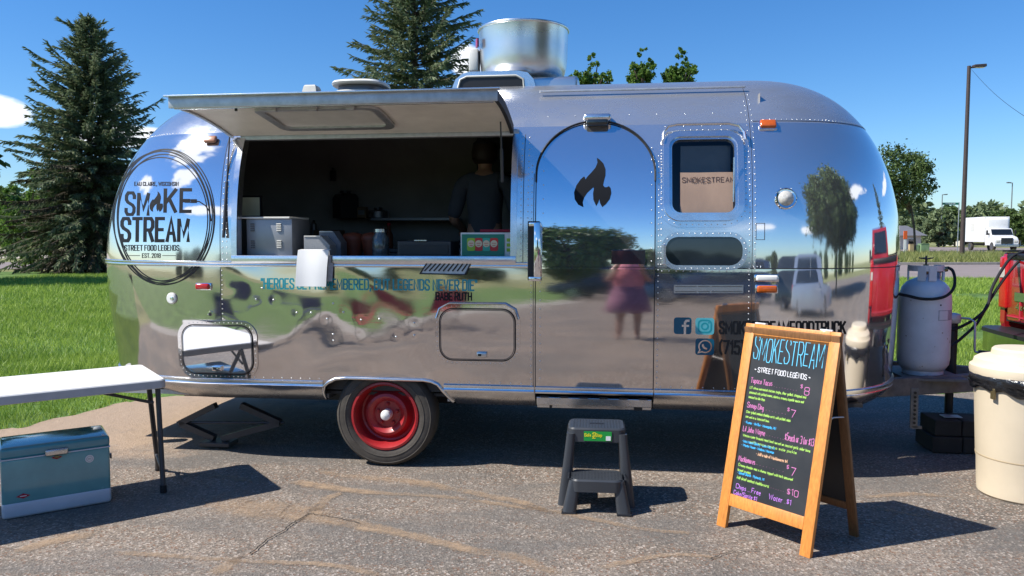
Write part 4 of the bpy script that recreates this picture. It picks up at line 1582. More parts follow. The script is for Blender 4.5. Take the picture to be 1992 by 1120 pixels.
disc('cap_lock', 338, 580, .01, [(.014, .016), (.012, .02), (0, .021)], M['chrome'], bt)
disc('key_lock', 409, 611, .01, [(.013, 0), (.011, .006), (0, .007)], M['black'])
disc('porthole', 409, 609, .01, [(.017, 0), (.017, .003), (0, .004)], M['chrome'])
# hubs of the flame shaped rear fitting and data plates
def quad_px(name, corners, off, m, n=6, parent=None):
    rows = []
    (ax_, ay), (bx, by), (cx, cy), (dx, dy) = corners
    for i in range(n + 1):
        t = i / n
        x0, y0, x1, y1 = ax_ + (dx - ax_) * t, ay + (dy - ay) * t, bx + (cx - bx) * t, by + (cy - by) * t
        rows.append([on(x0 + (x1 - x0) * k / n, y0 + (y1 - y0) * k / n, off) for k in range(n + 1)])
    return grid_obj(name, rows, m, parent or trailer)
pt = quad_px('name_plate', [(1311, 554), (1446, 554), (1446, 570), (1311, 570)], .004, M['al_skirt'])
pe = MB()
for x0, x1 in ((1313, 1355), (1358, 1381), (1384, 1444)):
    for yy in (557, 567):
        ribbon(pe, [SP(x0, yy), SP(x1, yy)], .004, lambda u, z: sk(u, z, .006), .05)
pe.build('plate_edge', M['seam'], pt)
# script emblem plate under the sill: raised slanted bars and outline
em = MB()
EP = [(835, 506), (918, 508), (905, 534), (818, 532)]
pq = [SP(*p) for p in EP]
ribbon(em, pq + [pq[0]], .008, lambda u, z: sk(u, z, .016), .05)
for k in range(9):
    f = (k + .8) / 9.6
    a = (pq[0][0] + (pq[1][0] - pq[0][0]) * f, pq[0][1]); b = (pq[3][0] + (pq[2][0] - pq[3][0]) * f, pq[3][1])
    ribbon(em, [(a[0], a[1] - .014), (b[0] + .004, b[1] + .016)], .009, lambda u, z: sk(u, z, .014), .05)
ep = quad_px('emblem_plate', EP, .010, M['galv'])
em.build('emblem_relief', M['pk_dark'], ep)

# ---- lettering on the side
FB = lambda u, z: dent(u, z) + Vector((0, -.0011, 0))
def side_text(s, px0, py_top, px1, py_bot, m, name, wd=.0085, gap=1.9, slant=0., yb1=None):
    (u0, z1), (u1, _) = SP(px0, py_top), SP(px1, py_top)
    z0 = SP(px0, py_bot)[1]
    h = z1 - z0
    wt = text_width(s, 1, gap) * h / 6
    mb = MB()
    write(mb, s, u0, z0, h, FB, wd, sx=(u1 - u0) / wt, gap=gap, ext=wd / 2 * .8, slant=slant)
    return mb.build(name, m, trailer)
side_text('"HEROES GET REMEMBERED, BUT LEGENDS NEVER DIE"', 508, 542, 927, 561, M['teal'], 'slogan_lettering', .0095)
side_text('BABE RUTH', 848, 569, 917, 583, M['decal'], 'credit_lettering', .0085)
side_text('(715)', 1401, 663, 1446, 687, M['decal'], 'phone_lettering', .0125, 1.9)
# social media tiles
def tile(px0, py0, px1, py1, m, name):
    (u0, z1), (u1, z0) = SP(px0, py0), SP(px1, py1)
    mb = MB(); fillpoly(mb, rrect(u0, z0, u1, z1, .016, 5), FB, 1)
    return mb.build(name, m, trailer), u0, z0, u1 - u0, z1 - z0
F2 = lambda u, z: sk(u, z, .0018)
def circ(cx, cy, r, n=22, a0=0, a1=360):
    return [(cx + r * math.cos(R(a0 + (a1 - a0) * k / n)), cy + r * math.sin(R(a0 + (a1 - a0) * k / n))) for k in range(n + 1)]
t_, u0, z0, tw, th_ = tile(1311, 617, 1345, 650, M['teal_dark'], 'letter_f_icon')
mb = MB(); ribbon(mb, [(u0 + tw * .63, z0), (u0 + tw * .63, z0 + th_ * .70), (u0 + tw * .70, z0 + th_ * .80), (u0 + tw * .88, z0 + th_ * .81)], tw * .13, F2, .02)
ribbon(mb, [(u0 + tw * .45, z0 + th_ * .50), (u0 + tw * .86, z0 + th_ * .50)], tw * .12, F2, .02)
mb.build('icon_mark', M['al_trim'], t_)
t_, u0, z0, tw, th_ = tile(1353, 618, 1389, 651, M['teal_pale'], 'camera_icon')
mb = MB(); rr_ = rrect(u0 + tw * .16, z0 + th_ * .14, u0 + tw * .84, z0 + th_ * .86, tw * .2, 5)
ribbon(mb, rr_ + [rr_[0]], tw * .08, F2, .02); c_ = circ(u0 + tw * .5, z0 + th_ * .5, tw * .17); c_[-1] = c_[0]; ribbon(mb, c_, tw * .08, F2, .02)
fillpoly(mb, circ(u0 + tw * .71, z0 + th_ * .72, tw * .045, 8)[:-1], F2); mb.build('icon_mark', M['teal'], t_)
t_, u0, z0, tw, th_ = tile(1353, 658, 1389, 691, M['teal_dark'], 'phone_bubble_icon')
mb = MB(); c_ = circ(u0 + tw * .52, z0 + th_ * .52, tw * .33, 28, 240, 575); ribbon(mb, c_ + [(u0 + tw * .16, z0 + th_ * .14), c_[0]], tw * .07, F2, .02)
ribbon(mb, [(u0 + tw * .40, z0 + th_ * .66), (u0 + tw * .40, z0 + th_ * .54), (u0 + tw * .48, z0 + th_ * .43), (u0 + tw * .62, z0 + th_ * .37)], tw * .10, F2, .02)
mb.build('icon_mark', M['al_trim'], t_)

# ---- round logo on the rear cap: laid on the sheet along the photograph's outline
LG = lambda x, y: on(x, y, .0012)
def ptext(s, x0, yb, x1, yt, wd, name, m, gap=1.9, slant=.0, arc=0.):
    h = yb - yt
    wt = text_width(s, 1, gap) * h / 6
    mb = MB()
    xm, L = (x0 + x1) / 2, (x1 - x0) / 2
    write(mb, s, x0, 0, h, lambda x, y: LG(x, yb - y + arc * ((x - xm) / L) ** 2), wd, sx=(x1 - x0) / wt, gap=gap, step=6, ext=wd * .4, slant=slant)
    return mb.build(name, m, trailer)
ptext('SMOKESTREAMFOODTRUCK', 1400, 648, 1644, 626, 4.1, 'handle_lettering', M['decal'], 1.9)
ptext('SM', 245, 417, 288, 375, 6.0, 'logo_lettering', M['decal'], 2.2, .06)
ptext('KE', 321, 411, 370, 369, 6.6, 'logo_lettering', M['decal'], 2.2, .03)
ptext('STREAM', 237, 468, 366, 425, 6.6, 'logo_lettering', M['decal'], 2.1, .03)
ptext('EAU CLAIRE, WISCONSIN', 262, 361, 347, 354, 1.3, 'small_lettering', M['decal'], 2.4)
ptext('STREET FOOD LEGENDS', 243, 487, 348, 477, 1.6, 'small_lettering', M['decal'], 2.4)
ptext('EST. 2018', 277, 501, 312, 493, 1.2, 'small_lettering', M['decal'], 2.4)
mb = MB(); ribbon(mb, [(246, 497), (272, 497)], 1.2, LG, 6); ribbon(mb, [(316, 497), (342, 497)], 1.2, LG, 6); mb.build('logo_rule', M['decal'], trailer)
mb = MB(); fillpoly(mb, [(291 + 26 * a, 412 - 40 * b) for a, b in FLAME], LG, 1); mb.build('flame_emblem', M['decal'], trailer)
mb = MB()
for k, (cx, cy, rx, ry, ph) in enumerate([(321, 419, 92, 128, 0), (318, 424, 98, 130, .5), (314, 420, 95, 126, 1.1), (319, 427, 90, 127, 2.0), (323, 421, 96, 131, 2.7), (313, 428, 92, 122, 3.6)]):
    c_ = [(cx + rx * math.cos(t + ph) * (1 + .012 * math.sin(2 * t + k)), cy + ry * math.sin(t + ph)) for t in np.linspace(0, 2 * math.pi, 90)]
    c_[-1] = c_[0]
    ribbon(mb, [tuple(map(float, q)) for q in c_], 2.0, LG, 7)
ribbon(mb, [(411, 430), (408, 412), (400, 400), (388, 392), (380, 391)], 2.2, LG, 5)
ribbon(mb, [(371, 391), (383, 391)], 7.5, LG, 5)
ribbon(mb, [(359, 389), (371, 389)], 1.6, LG, 5); ribbon(mb, [(359, 393.5), (371, 393.5)], 1.6, LG, 5)
mb.build('cable_ring_logo', M['decal'], trailer)

# ---- service opening: frame, counter, hatch
of = MB()
def fbox(u0, u1, z0, z1, v0, v1, bev=.004):
    of.box(((u0 + u1) / 2, (v0 + v1) / 2, (z0 + z1) / 2), (u1 - u0, v1 - v0, z1 - z0), bev=bev)
fbox(OP[0] - .012, OP[1] + .012, OP[2] - .045, OP[2] + .002, -.014, .10)
of.build('opening_sill', M['al_trim'], trailer, smooth=40)
for ua, ub in ((OP[0] - .014, OP[0] + .022), (OP[1] - .022, OP[1] + .014)):
    mb = MB()
    n = 14
    for i in range(n + 1):
        z = OP[2] + (OP[3] - OP[2]) * i / n
        for (uu, vv) in ((ua, -.012), (ub, -.012), (ub, .06), (ua, .06)):
            mb.v.append((uu, ins(z) + vv, z))
    for i in range(n):
        for q in range(4):
            mb.f.append((i * 4 + q, i * 4 + (q + 1) % 4, i * 4 + 4 + (q + 1) % 4, i * 4 + 4 + q))
    mb.build('opening_jamb', M['al_trim'], trailer, smooth=40)
of = MB(); v_ = ins(OP[3]); fbox(OP[0] - .012, OP[1] + .012, OP[3] - .012, OP[3] + .03, v_ - .012, v_ + .05); of.build('opening_header', M['galv'], trailer, smooth=40)
# hatch, swung up
HZ, HV = OP[3] + .012, ins(OP[3]) - .01
def hsec(s):      # s 0 at hinge .. 1 at lip
    return HV - .70 * s, HZ + .085 * math.sin(min(1, s * 1.15) * math.pi / 2) ** .9
HU0, HU1 = OP[0] - .07, OP[1] - .03
def hslab(d0, d1, u0, u1, s0=0., s1=1., n=18):
    mb = MB()
    P_ = [hsec(s0 + (s1 - s0) * k / n) for k in range(n + 1)]
    for u in (u0, u1):
        for d in (d0, d1):
            for (v, z) in P_:
                mb.v.append((u, v, z + d))
    m_ = n + 1
    for k in range(n):
        mb.f += [(k, k + 1, m_ + k + 1, m_ + k), (2 * m_ + k, 2 * m_ + k + 1, 3 * m_ + k + 1, 3 * m_ + k), (k, k + 1, 2 * m_ + k + 1, 2 * m_ + k), (m_ + k, m_ + k + 1, 3 * m_ + k + 1, 3 * m_ + k)]
    mb.f += [(0, m_, 3 * m_, 2 * m_), (n, m_ + n, 3 * m_ + n, 2 * m_ + n)]
    return mb
hatch = empty('service_hatch', (0, 0, 0)); hatch.parent = trailer
hslab(.030, .036, HU0, HU1).build('hatch_skin', M['al_roof'], hatch, smooth=40)
hslab(.0, .030, HU0 + .012, HU1 - .012, .01, .985).build('hatch_liner', M['cream'], hatch, smooth=40)
hslab(-.012, .040, HU0 - .006, HU0 + .012).build('hatch_edge', M['galv'], hatch, smooth=40)
hslab(-.012, .040, HU1 - .012, HU1 + .010).build('hatch_edge', M['seam'], hatch, smooth=40)
lv, lz = hsec(1.0)
mb = MB().box(((HU0 + HU1) / 2, lv - .004, lz + .012), (HU1 - HU0 + .02, .018, .062), bev=.004); mb.build('hatch_lip', M['galv'], hatch, smooth=40)
mb = MB().box(((HU0 + HU1) / 2, lv - .018, lz + .045), (HU1 - HU0 + .05, .04, .008), bev=.002); mb.build('drip_edge', M['al_trim'], hatch, smooth=40)
mb = MB().box(((HU0 + HU1) / 2, lv + .012, lz - .020), (HU1 - HU0 - .03, .02, .006), bev=.002); mb.build('hatch_bead', M['al_trim'], hatch, smooth=40)
# old window in the hatch liner
def hring(x0, x1, s0, s1, r, wd, drop, m, nm):
    A = rrect(x0, s0 * .7, x1, s1 * .7, r, 6); B = rrect(x0 + wd, s0 * .7 + wd, x1 - wd, s1 * .7 - wd, r * .7, 6)
    mb = MB(); n = len(A)
    for P_, d in ((A, 0), (A, drop), (B, drop), (B, 0)):
        for (x, y) in P_:
            v, z = hsec(y / .7); mb.v.append((x, v, z + d))
    for i in range(n):
        j = (i + 1) % n
        for q in range(3):
            mb.f.append((q * n + i, q * n + j, (q + 1) * n + j, (q + 1) * n + i))
    return mb.build(nm, m, hatch, smooth=40)
hring(-1.46, -.72, .16, .80, .07, .045, -.016, M['galv'], 'hatch_window_frame')
mb = MB(); rows = [[(u, hsec(s)[0], hsec(s)[1] - .004) for u in np.linspace(-1.43, -.75, 9)] for s in np.linspace(.20, .76, 10)]
grid_obj('hatch_window_pane', [[Vector(p) for p in r] for r in rows], M['glass_hatch'], hatch)
for u in (-1.32, -1.08, -.86):
    v, z = hsec(.82); mb = MB().box((u, v, z - .016), (.05, .03, .022), bev=.004)
    mb.build('window_catch', M['galv'], hatch)
mb = MB(); v, z = hsec(.93); mb.box((-1.50, v, z - .012), (.012, .012, .04)); mb.box((-.16, v, z - .008), (.1, .02, .014)); mb.build('hatch_catch', M['black'], hatch)
# gas struts
for u in (HU0 + .025, HU1 - .045):
    mb = MB(); v, z = hsec(.28)
    a, b = Vector((u, .03, 1.80)), Vector((u, v, z - .01))
    if u < -1:
        a = Vector((u - .012, -.018, 1.46)); b = Vector((u - .02, HV - .04, HZ - .01))
    mb.tube([a, a.lerp(b, .55)], .010, 8); mb.tube([a.lerp(b, .5), b], .005, 8)
    mb.build('gas_strut', M['leg_dk'], hatch, smooth=60)

# ---- interior
iv = MB()
def inner(z, inset=.05):
    return ins(z) + inset
zi = [.47, .7, 1.0, OP[2] - .05] + [z for z in zs_up if z > OP[2] - .04]
ZI = 2.40
zi = [z for z in zi if z < ZI]
rows = []
for z in zi:
    r_ = []
    for k in range(0, 25):
        a = math.pi * k / 24
        p = cap_pt(a, z, -1); r_.append(Vector((p.x + .05 * math.sin(a), W0 + (p.y - W0) * .955, z - .03)))
    rows.append(r_)
grid_obj('interior_rear_wall', rows, M['liner'], trailer)
grid_obj('interior_back_wall', [[Vector((u, 2 * W0 - ins(z) - .05, z - .03)) for u in np.linspace(USL, USR, 16)] for z in zi], M['liner'], trailer)
grid_obj('interior_front_wall', [[Vector((1.5, v, z)) for v in np.linspace(.3, 2.1, 5)] for z in (.47, 1.2, 1.8, 2.35)], M['liner'], trailer)
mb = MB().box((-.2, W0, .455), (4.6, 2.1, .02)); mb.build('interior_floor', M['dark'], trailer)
mb = MB().box((-.35, W0, 2.40), (3.5, 1.0, .02)); mb.build('interior_ceiling', M['liner'], trailer)
mb = MB().box(((OP[0] + OP[1]) / 2, .30, OP[2] - .035), (1.86, .44, .05), bev=.006); mb.build('counter', M['stainless_dark'], trailer)
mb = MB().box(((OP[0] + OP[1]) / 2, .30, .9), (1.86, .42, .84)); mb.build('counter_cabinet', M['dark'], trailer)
# cooking hood and range at the back right, shelf unit in the middle
mb = MB().box((.15, 1.95, 2.16), (1.3, .62, .36), bev=.01); mb.build('cooker_hood', M['dark'], trailer)
mb = MB().box((-.05, 2.0, 1.0), (1.15, .5, 1.0), bev=.01); mb.build('cooking_range', M['stainless_dark'], trailer)
mb = MB().box((-.02, 2.2, 1.72), (1.1, .02, .46)); mb.build('splash_back', M['stainless_dark'], trailer)
mb = MB()
mb.box((-1.1, 2.02, 1.62), (.75, .30, .02)); mb.box((-1.1, 2.02, 1.35), (.85, .34, .03)); mb.box((-1.1, 1.95, .95), (.9, .5, .76))
mb.build('back_shelf', M['stainless_dark'], trailer)

# ---- roof fittings
def rt(px, py, v):
    return SP(px, py, v)
v = 1.05
(uA, zA), (uB, zB2) = rt(933, 60, v), rt(1105, 60, v)
uc, rr = (uA + uB) / 2, (uB - uA) / 2
ztop, zbot_ = rt(1019, 62, v)[1], rt(1019, 160, v)[1]
fan = MB()
h = ztop - zbot_
fan.lathe([(rr * .50, -.10), (rr * .60, 0), (rr * .82, .015), (rr * .91, h * .10), (rr * .955, h * .22), (rr * .98, h * .40), (rr * .99, h * .6), (rr, h * .97), (rr * 1.01, h), (rr * .985, h + .003), (rr * .975, h * .97), (rr * .95, h * .4), (rr * .7, h * .12), (0, h * .1)], (uc, v, zbot_), n=72, cap=False)
fo = fan.build('exhaust_fan', M['al_brush'], trailer, smooth=40)
mb = MB(); mb.tube([(uc + rr * 1.005 * math.cos(a), v + rr * 1.005 * math.sin(a), ztop) for a in np.linspace(0, 2 * math.pi, 64)[:-1]], .010, 6, closed=True); mb.build('fan_rim', M['al_brush'], fo, smooth=60)
mb = MB(); mb.box((uc - rr - .03, v - .05, zbot_ + h * .42), (.07, .10, .16), bev=.01); mb.build('junction_box', M['white_pl'], fo, smooth=40)
mb = MB(); mb.box((uc - rr * .97, v - .16, zbot_ + h * .70), (.012, .05, .06), Matrix.Rotation(.4, 3, 'Z')); mb.build('warning_sticker', M['red_lens'], fo)
mb = MB(); mb.box((uc + .14, v, zbot_ - .10), (.55, .5, .18), bev=.03, seg=3); mb.build('fan_kerb', M['al_brush'], fo, smooth=40)
# polished cowl in front with a dark slot
v = .72
(uA, zA), (uB, zB2) = rt(886, 176, v), rt(1046, 176, v)
zt_ = rt(960, 138, v)[1]
uA -= .05
mb = MB()
pr = [(uA, zA - .06), (uA + .01, zA - .02), (uA + .05, zt_ - .05), (uA + .10, zt_ - .012), (uA + .15, zt_), (uB - .14, zt_), (uB - .07, zt_ - .015), (uB - .03, zt_ - .06), (uB, zA - .03), (uB, zA - .06)]
mb.prism(pr, lambda x, y: (x, v, y), lambda x, y: (x + .02, v + .45, y - .01))
cw = mb.build('roof_cowl', M['al_trim'], trailer, smooth=50)
mb = MB()
pr2 = [(uA + .055, zA - .03), (uA + .085, zt_ - .055), (uA + .13, zt_ - .035), (uB - .15, zt_ - .035), (uB - .10, zt_ - .06), (uB - .09, zA - .03)]
mb.prism(pr2, lambda x, y: (x, v - .003, y), lambda x, y: (x, v + .01, y)); mb.build('cowl_opening', M['black'], cw)
mb = MB()
for a, b in zip(pr2[:-1], pr2[1:]):
    pass
mb.tube([(x, v - .004, y) for x, y in pr2], .008, 6); mb.build('cowl_rim', M['white_dirty'], cw, smooth=60)
# oval roof vent
v = .80
(uA, zA), (uB, zB2) = rt(632, 160, v), rt(738, 160, v)
zt_ = rt(685, 151, v)[1]
uc2, ru = (uA + uB) / 2, (uB - uA) / 2
mb = MB()
def oval(a, b, z, n=32):
    return [(uc2 + a * math.copysign(abs(math.cos(t)) ** .7, math.cos(t)), v + .22 + b * math.copysign(abs(math.sin(t)) ** .7, math.sin(t)), z) for t in [2 * math.pi * k / n for k in range(n)]]
lay = [oval(ru * .98, .2, zt_ - .03), oval(ru, .215, zt_ - .018), oval(ru * .97, .2, zt_ - .003), oval(ru * .8, .15, zt_ + .004)]
for L_ in lay: mb.v += L_
for i in range(3):
    for k in range(32):
        mb.f.append((i * 32 + k, i * 32 + (k + 1) % 32, (i + 1) * 32 + (k + 1) % 32, (i + 1) * 32 + k))
mb.f.append(tuple(range(32))); mb.f.append(tuple(range(96, 128)))
rv = mb.build('roof_vent', M['white_pl'], trailer, smooth=40)
mb = MB()
for L_ in (oval(ru * .86, .17, zt_ - .15), oval(ru * .8, .15, zt_ - .03)): mb.v += L_
for k in range(32): mb.f.append((k, (k + 1) % 32, 32 + (k + 1) % 32, 32 + k))
mb.build('vent_base', M['stainless_dark'], rv, smooth=40)
mb = MB()
for L_ in (oval(ru * .95, .2, zt_ - .12), oval(ru * .9, .19, zt_ - .075)): mb.v += L_
for k in range(32): mb.f.append((k, (k + 1) % 32, 32 + (k + 1) % 32, 32 + k))
mb.build('vent_collar', M['white_dirty'], rv, smooth=40)
for (x0, y0, x1, y1, vv) in ((583, 163, 615, 183, .72), (398, 182, 426, 192, .70)):
    (uA, zA), (uB, zB2) = rt(x0, y0, vv), rt(x1, y1, vv)
    mb = MB(); cx_, wx = (uA + uB) / 2, (uB - uA) / 2
    for z_, k_ in ((zB2 - .05, 1.0), (zB2 + .0, .95), (zA - .01, .72), (zA, .6)):
        mb.v += [(cx_ + a * wx * k_, vv + .08 + b * .07 * k_, z_) for a, b in ((-1, -1), (1, -1), (1, 1), (-1, 1))]
    for i in range(3):
        for k in range(4): mb.f.append((i * 4 + k, i * 4 + (k + 1) % 4, i * 4 + 4 + (k + 1) % 4, i * 4 + 4 + k))
    mb.f.append((12, 13, 14, 15))
    mb.build('plumbing_vent', M['white_dirty'], trailer)
# awning rail along the roof
mb = MB()
rp_ = [SP(x, y, .40) for x, y in ((1050, 175), (1450, 162))]
mb.box(((rp_[0][0] + rp_[1][0]) / 2, .40, 2.405), (rp_[1][0] - rp_[0][0], .02, .012), bev=.003)
mb.build('awning_rail', M['galv'], trailer)

# ---- chassis bits: tongue, jack post, stabiliser, rear bumper
mb = MB()
for v0 in (.55, 1.79):
    a, b = Vector((2.0, v0, .45)), Vector((3.45, 1.17 + (v0 - 1.17) * .08, .47))
    d = b - a
    mb.box((a + b) / 2, (d.length, .06, .12), Matrix.Rotation(math.atan2(d.y, d.x), 3, 'Z'), bev=.006)
mb.box((3.52, 1.17, .49), (.22, .12, .10), bev=.01)
tg = mb.build('tongue_frame', M['frame_steel'], trailer)
mb = MB().box((2.78, 1.05, .505), (.40, .55, .015)); mb.build('tank_tray', M['frame_steel'], trailer)
jk = MB(); jk.tube([(3.02, 1.17, .12), (3.02, 1.17, .50)], .028, 12); jk.tube([(3.02, 1.17, .42), (3.02, 1.17, .86)], .040, 14)
jp = jk.build('jack_post', M['black'], trailer, smooth=50)
mb = MB().box((3.02, 1.17, .885), (.10, .10, .075), bev=.02); mb.build('jack_head', M['galv'], jp, smooth=40)
mb = MB(); mb.tube([(3.05, 1.15, .89), (3.11, 1.1, .89), (3.135, 1.08, .87), (3.14, 1.08, .68), (3.145, 1.08, .66), (3.16, 1.07, .655)], .008, 8); mb.build('jack_crank', M['galv'], jp, smooth=60)
mb = MB(); mb.tube([(3.16, 1.07, .655), (3.27, 1.04, .652)], [.02, .017], 10); mb.build('crank_grip', M['black'], jp, smooth=60)
mb = MB(); mb.tube([(2.96, 1.17, .66), (2.87, 1.2, .63), (2.85, 1.2, .62)], .02, 8); mb.build('jack_bracket', M['frame_steel'], jp)
mb = MB().lathe([(.09, 0), (.09, .02), (.03, .04), (.03, .13)], (3.02, 1.17, 0), n=20); mb.build('jack_foot', M['frame_steel'], jp)
# perforated hanger bracket below the tank
mb = MB()
hgx = SP(1779, 770, .55)
mb.box((hgx[0], .55, .36), (.045, .012, .26))
mb.box((hgx[0] + .02, .55, .235), (.06, .012, .02))
hb_ = mb.build('perforated_bracket', M['frame_steel'], trailer)
mb = MB()
for k in range(8): mb.lathe([(.009, 0), (.009, .004)], (hgx[0], .541, .265 + k * .028), (0, -1, 0), 10)
mb.build('bracket_hole', M['black'], hb_)
mb = MB().box((.45, 1.15, .37), (1.0, 1.3, .10), bev=.02); mb.build('underbody_light_block', M['black'], trailer)  # unseen box added under the floor to block light and darken the ground
mb = MB().box((-2.1, 1.3, .34), (.9, 1.0, .16), bev=.02); mb.build('rear_underbody_light_block', M['black'], trailer)  # second added box, keeps light out from under the rear
for v0 in (.62, 1.72):
    mb = MB().box((-.2, v0, .36), (4.6, .06, .12)); mb.build('chassis_rail', M['black'], trailer)
# scissor stabiliser
mb = MB()
def bar(a, b, w_, t_):
    a, b = Vector(a), Vector(b); d = b - a
    q = Vector((1, 0, 0)).rotation_difference(d).to_matrix()
    mb.box((a + b) / 2, (d.length, w_, t_), q)
sj = [SP(x, y, .35) for x, y in ((352, 822), (420, 788), (470, 788), (545, 822), (418, 862))]
bar((sj[0][0], .35, sj[0][1]), (sj[1][0], .35, sj[1][1]), .05, .04)
bar((sj[2][0], .35, sj[2][1]), (sj[3][0], .35, sj[3][1] - .0), .05, .04)
bar((sj[0][0], .35, sj[0][1]), (sj[4][0], .35, .06), .05, .04)
bar((sj[3][0], .35, sj[3][1]), (sj[4][0] + .06, .35, .06), .05, .04)
mb.tube([(sj[0][0] - .03, .35, sj[0][1]), (sj[3][0] + .03, .35, sj[3][1])], .009, 8)
mb.box((sj[4][0] + .03, .35, .03), (.22, .14, .03), bev=.005)
mb.build('scissor_jack', M['leg_dk'], trailer)
# rear bumper end and cap
bp_ = MB(); a = SP(200, 765, .6)
bp_.box((-2.78, 1.17, .40), (.66, 1.5, .09), bev=.02); bp_.build('rear_bumper', M['al_skirt'], trailer)
mb = MB(); bx_ = SP(195, 762, .25); mb.lathe([(.05, 0), (.052, .03), (.052, .10), (.05, .10)], (bx_[0], .30, .43), n=20); mb.build('sewer_cap', M['white_pl'], trailer, smooth=40)
rivets.build('rivet', M['al_brush'], trailer, smooth=180, kind='stuff')

# ------------------------------------------------------------------ people
def skin_body(name, verts, edges, radii, m, parent, root=0, sub=2):
    me = bpy.data.meshes.new(name)
    me.from_pydata(verts, edges, [])
    o = bpy.data.objects.new(name, me)
    col.objects.link(o)
    if parent: o.parent = parent
    md = o.modifiers.new('skin', 'SKIN')
    md.use_smooth_shade = True
    sv = me.skin_vertices[0].data if me.skin_vertices else None
    if sv is None:
        bm = bmesh.new(); bm.from_mesh(me); bm.verts.layers.skin.verify(); bm.to_mesh(me); bm.free()
        sv = me.skin_vertices[0].data
    for i, r in enumerate(radii):
        sv[i].radius = r if isinstance(r, tuple) else (r, r)
        sv[i].use_root = i == root
    ss = o.modifiers.new('sub', 'SUBSURF'); ss.levels = sub; ss.render_levels = sub
    me.materials.append(m)
    return o


def person(loc, rz, label, hgt, J, clothes):
    """J: joint dict (metres for a 1.7 m figure, x right, y front, z up)"""
    e = empty('person', loc, rz, label, 'person')
    s = hgt / 1.7
    names = list(J)
    V = [tuple(c * s for c in J[n][0]) for n in names]
    Rr = [(J[n][1] * s, J[n][2] * s) if len(J[n]) > 3 else J[n][1] * s for n in names]
    par = [(names.index(J[n][-1]), i) for i, n in enumerate(names) if J[n][-1] in names]
    b = skin_body('body', V, par, Rr, M['skin'], e)
    # face: nose, eyes, ears follow the head joint
    hx, hy, hz = [c * s for c in J['head'][0]]
    fc = MB()
    fc.lathe([(.012, 0), (.010, .014), (.004, .022), (0, .024)], (hx, hy + .085 * s, hz - .005), (0, .8, -.3), 10)
    fc.build('nose', M['skin'], b, smooth=60)
    for sx in (-1, 1):
        ey = MB(); ey.lathe([(0, -.008), (.009, -.004), (.012, 0), (.009, .004), (0, .008)], (hx + sx * .032, hy + .082 * s, hz + .018), (0, 1, 0), 10); ey.build('eye', M['white_pl'], b, smooth=60)
        er = MB(); er.lathe([(.024, -.006), (.028, 0), (.020, .008), (0, .004)], (hx + sx * .082 * s, hy, hz), (sx, .2, 0), 12); er.build('ear', M['skin'], b, smooth=60)
    mo = MB().box((hx, hy + .084 * s, hz - .045), (.045, .01, .012), bev=.004); mo.build('mouth', M['chair_red'], b)
    for (nm, joints, pars, grow, m) in clothes:
        idx = [names.index(j) for j in joints]
        vv = [V[i] for i in idx]
        rr = [((Rr[i][0] + grow * s, Rr[i][1] + grow * s) if isinstance(Rr[i], tuple) else Rr[i] + grow * s) for i in idx]
        ee = [(joints.index(a), joints.index(b_)) for a, b_ in pars]
        skin_body(nm, vv, ee, rr, m, b)
    return e, b, s


def hand(b, wrist, dirv, palm_n, side, s=1.):
    """five bent fingers on a palm; dirv is the way the fingers point"""
    d = Vector(dirv).normalized(); n = Vector(palm_n).normalized(); t = d.cross(n).normalized() * side
    wv = Vector(wrist)
    p = MB()
    V_, E_, R_ = [wv, wv + d * .05, wv + d * .085], [(0, 1), (1, 2)], [(.022, .028), (.018, .036), (.014, .036)]
    skin_body('palm', [tuple(v) for v in V_], E_, R_, M['skin'], b, sub=1)
    for k, (off, L) in enumerate(((-.03, .062), (-.010, .074), (.011, .070), (.030, .055))):
        a = wv + d * .078 + t * off
        q1 = a + d * L * .5 + n * .006
        q2 = q1 + d * L * .3 + n * L * .30
        q3 = q2 + d * L * .1 + n * L * .28
        skin_body('finger', [tuple(a), tuple(q1), tuple(q2), tuple(q3)], [(0, 1), (1, 2), (2, 3)], [.0095, .009, .008, .007], M['skin'], b, sub=1)
    a = wv + d * .03 - t * .028
    skin_body('thumb', [tuple(a), tuple(a + d * .03 - t * .022 + n * .012), tuple(a + d * .055 - t * .026 + n * .03)], [(0, 1), (1, 2)], [.012, .010, .008], M['skin'], b, sub=1)


def base_pose():
    return {
        'pelvis': ((0, 0, .93), .135, .10, 0, ''), 'waist': ((0, 0, 1.07), .125, .09, 0, 'pelvis'), 'chest': ((0, 0, 1.27), .155, .105, 0, 'waist'),
        'neckbase': ((0, 0, 1.40), .08, .065, 0, 'chest'), 'neck': ((0, .005, 1.455), .047, 'neckbase'), 'jaw': ((0, .022, 1.525), .062, 'neck'), 'head': ((0, .012, 1.585), .088, 'jaw'), 'crown': ((0, 0, 1.64), .078, 'head'),
        'shl': ((-.17, 0, 1.37), .058, 'neckbase'), 'ell': ((-.24, -.02, 1.10), .042, 'shl'), 'wrl': ((-.25, .06, .88), .027, 'ell'),
        'shr': ((.17, 0, 1.37), .058, 'neckbase'), 'elr': ((.24, -.02, 1.10), .042, 'shr'), 'wrr': ((.25, .06, .88), .027, 'elr'),
        'hpl': ((-.09, 0, .86), .09, 'pelvis'), 'knl': ((-.10, .01, .48), .058, 'hpl'), 'anl': ((-.10, -.02, .09), .038, 'knl'), 'hel': ((-.10, -.03, .035), .032, 'anl'), 'tol': ((-.11, .13, .03), .03, 'hel'),
        'hpr': ((.09, 0, .86), .09, 'pelvis'), 'knr': ((.10, .01, .48), .058, 'hpr'), 'anr': ((.10, -.02, .09), .038, 'knr'), 'her': ((.10, -.03, .035), .032, 'anr'), 'tor': ((.11, .13, .03), .03, 'her'),
    }


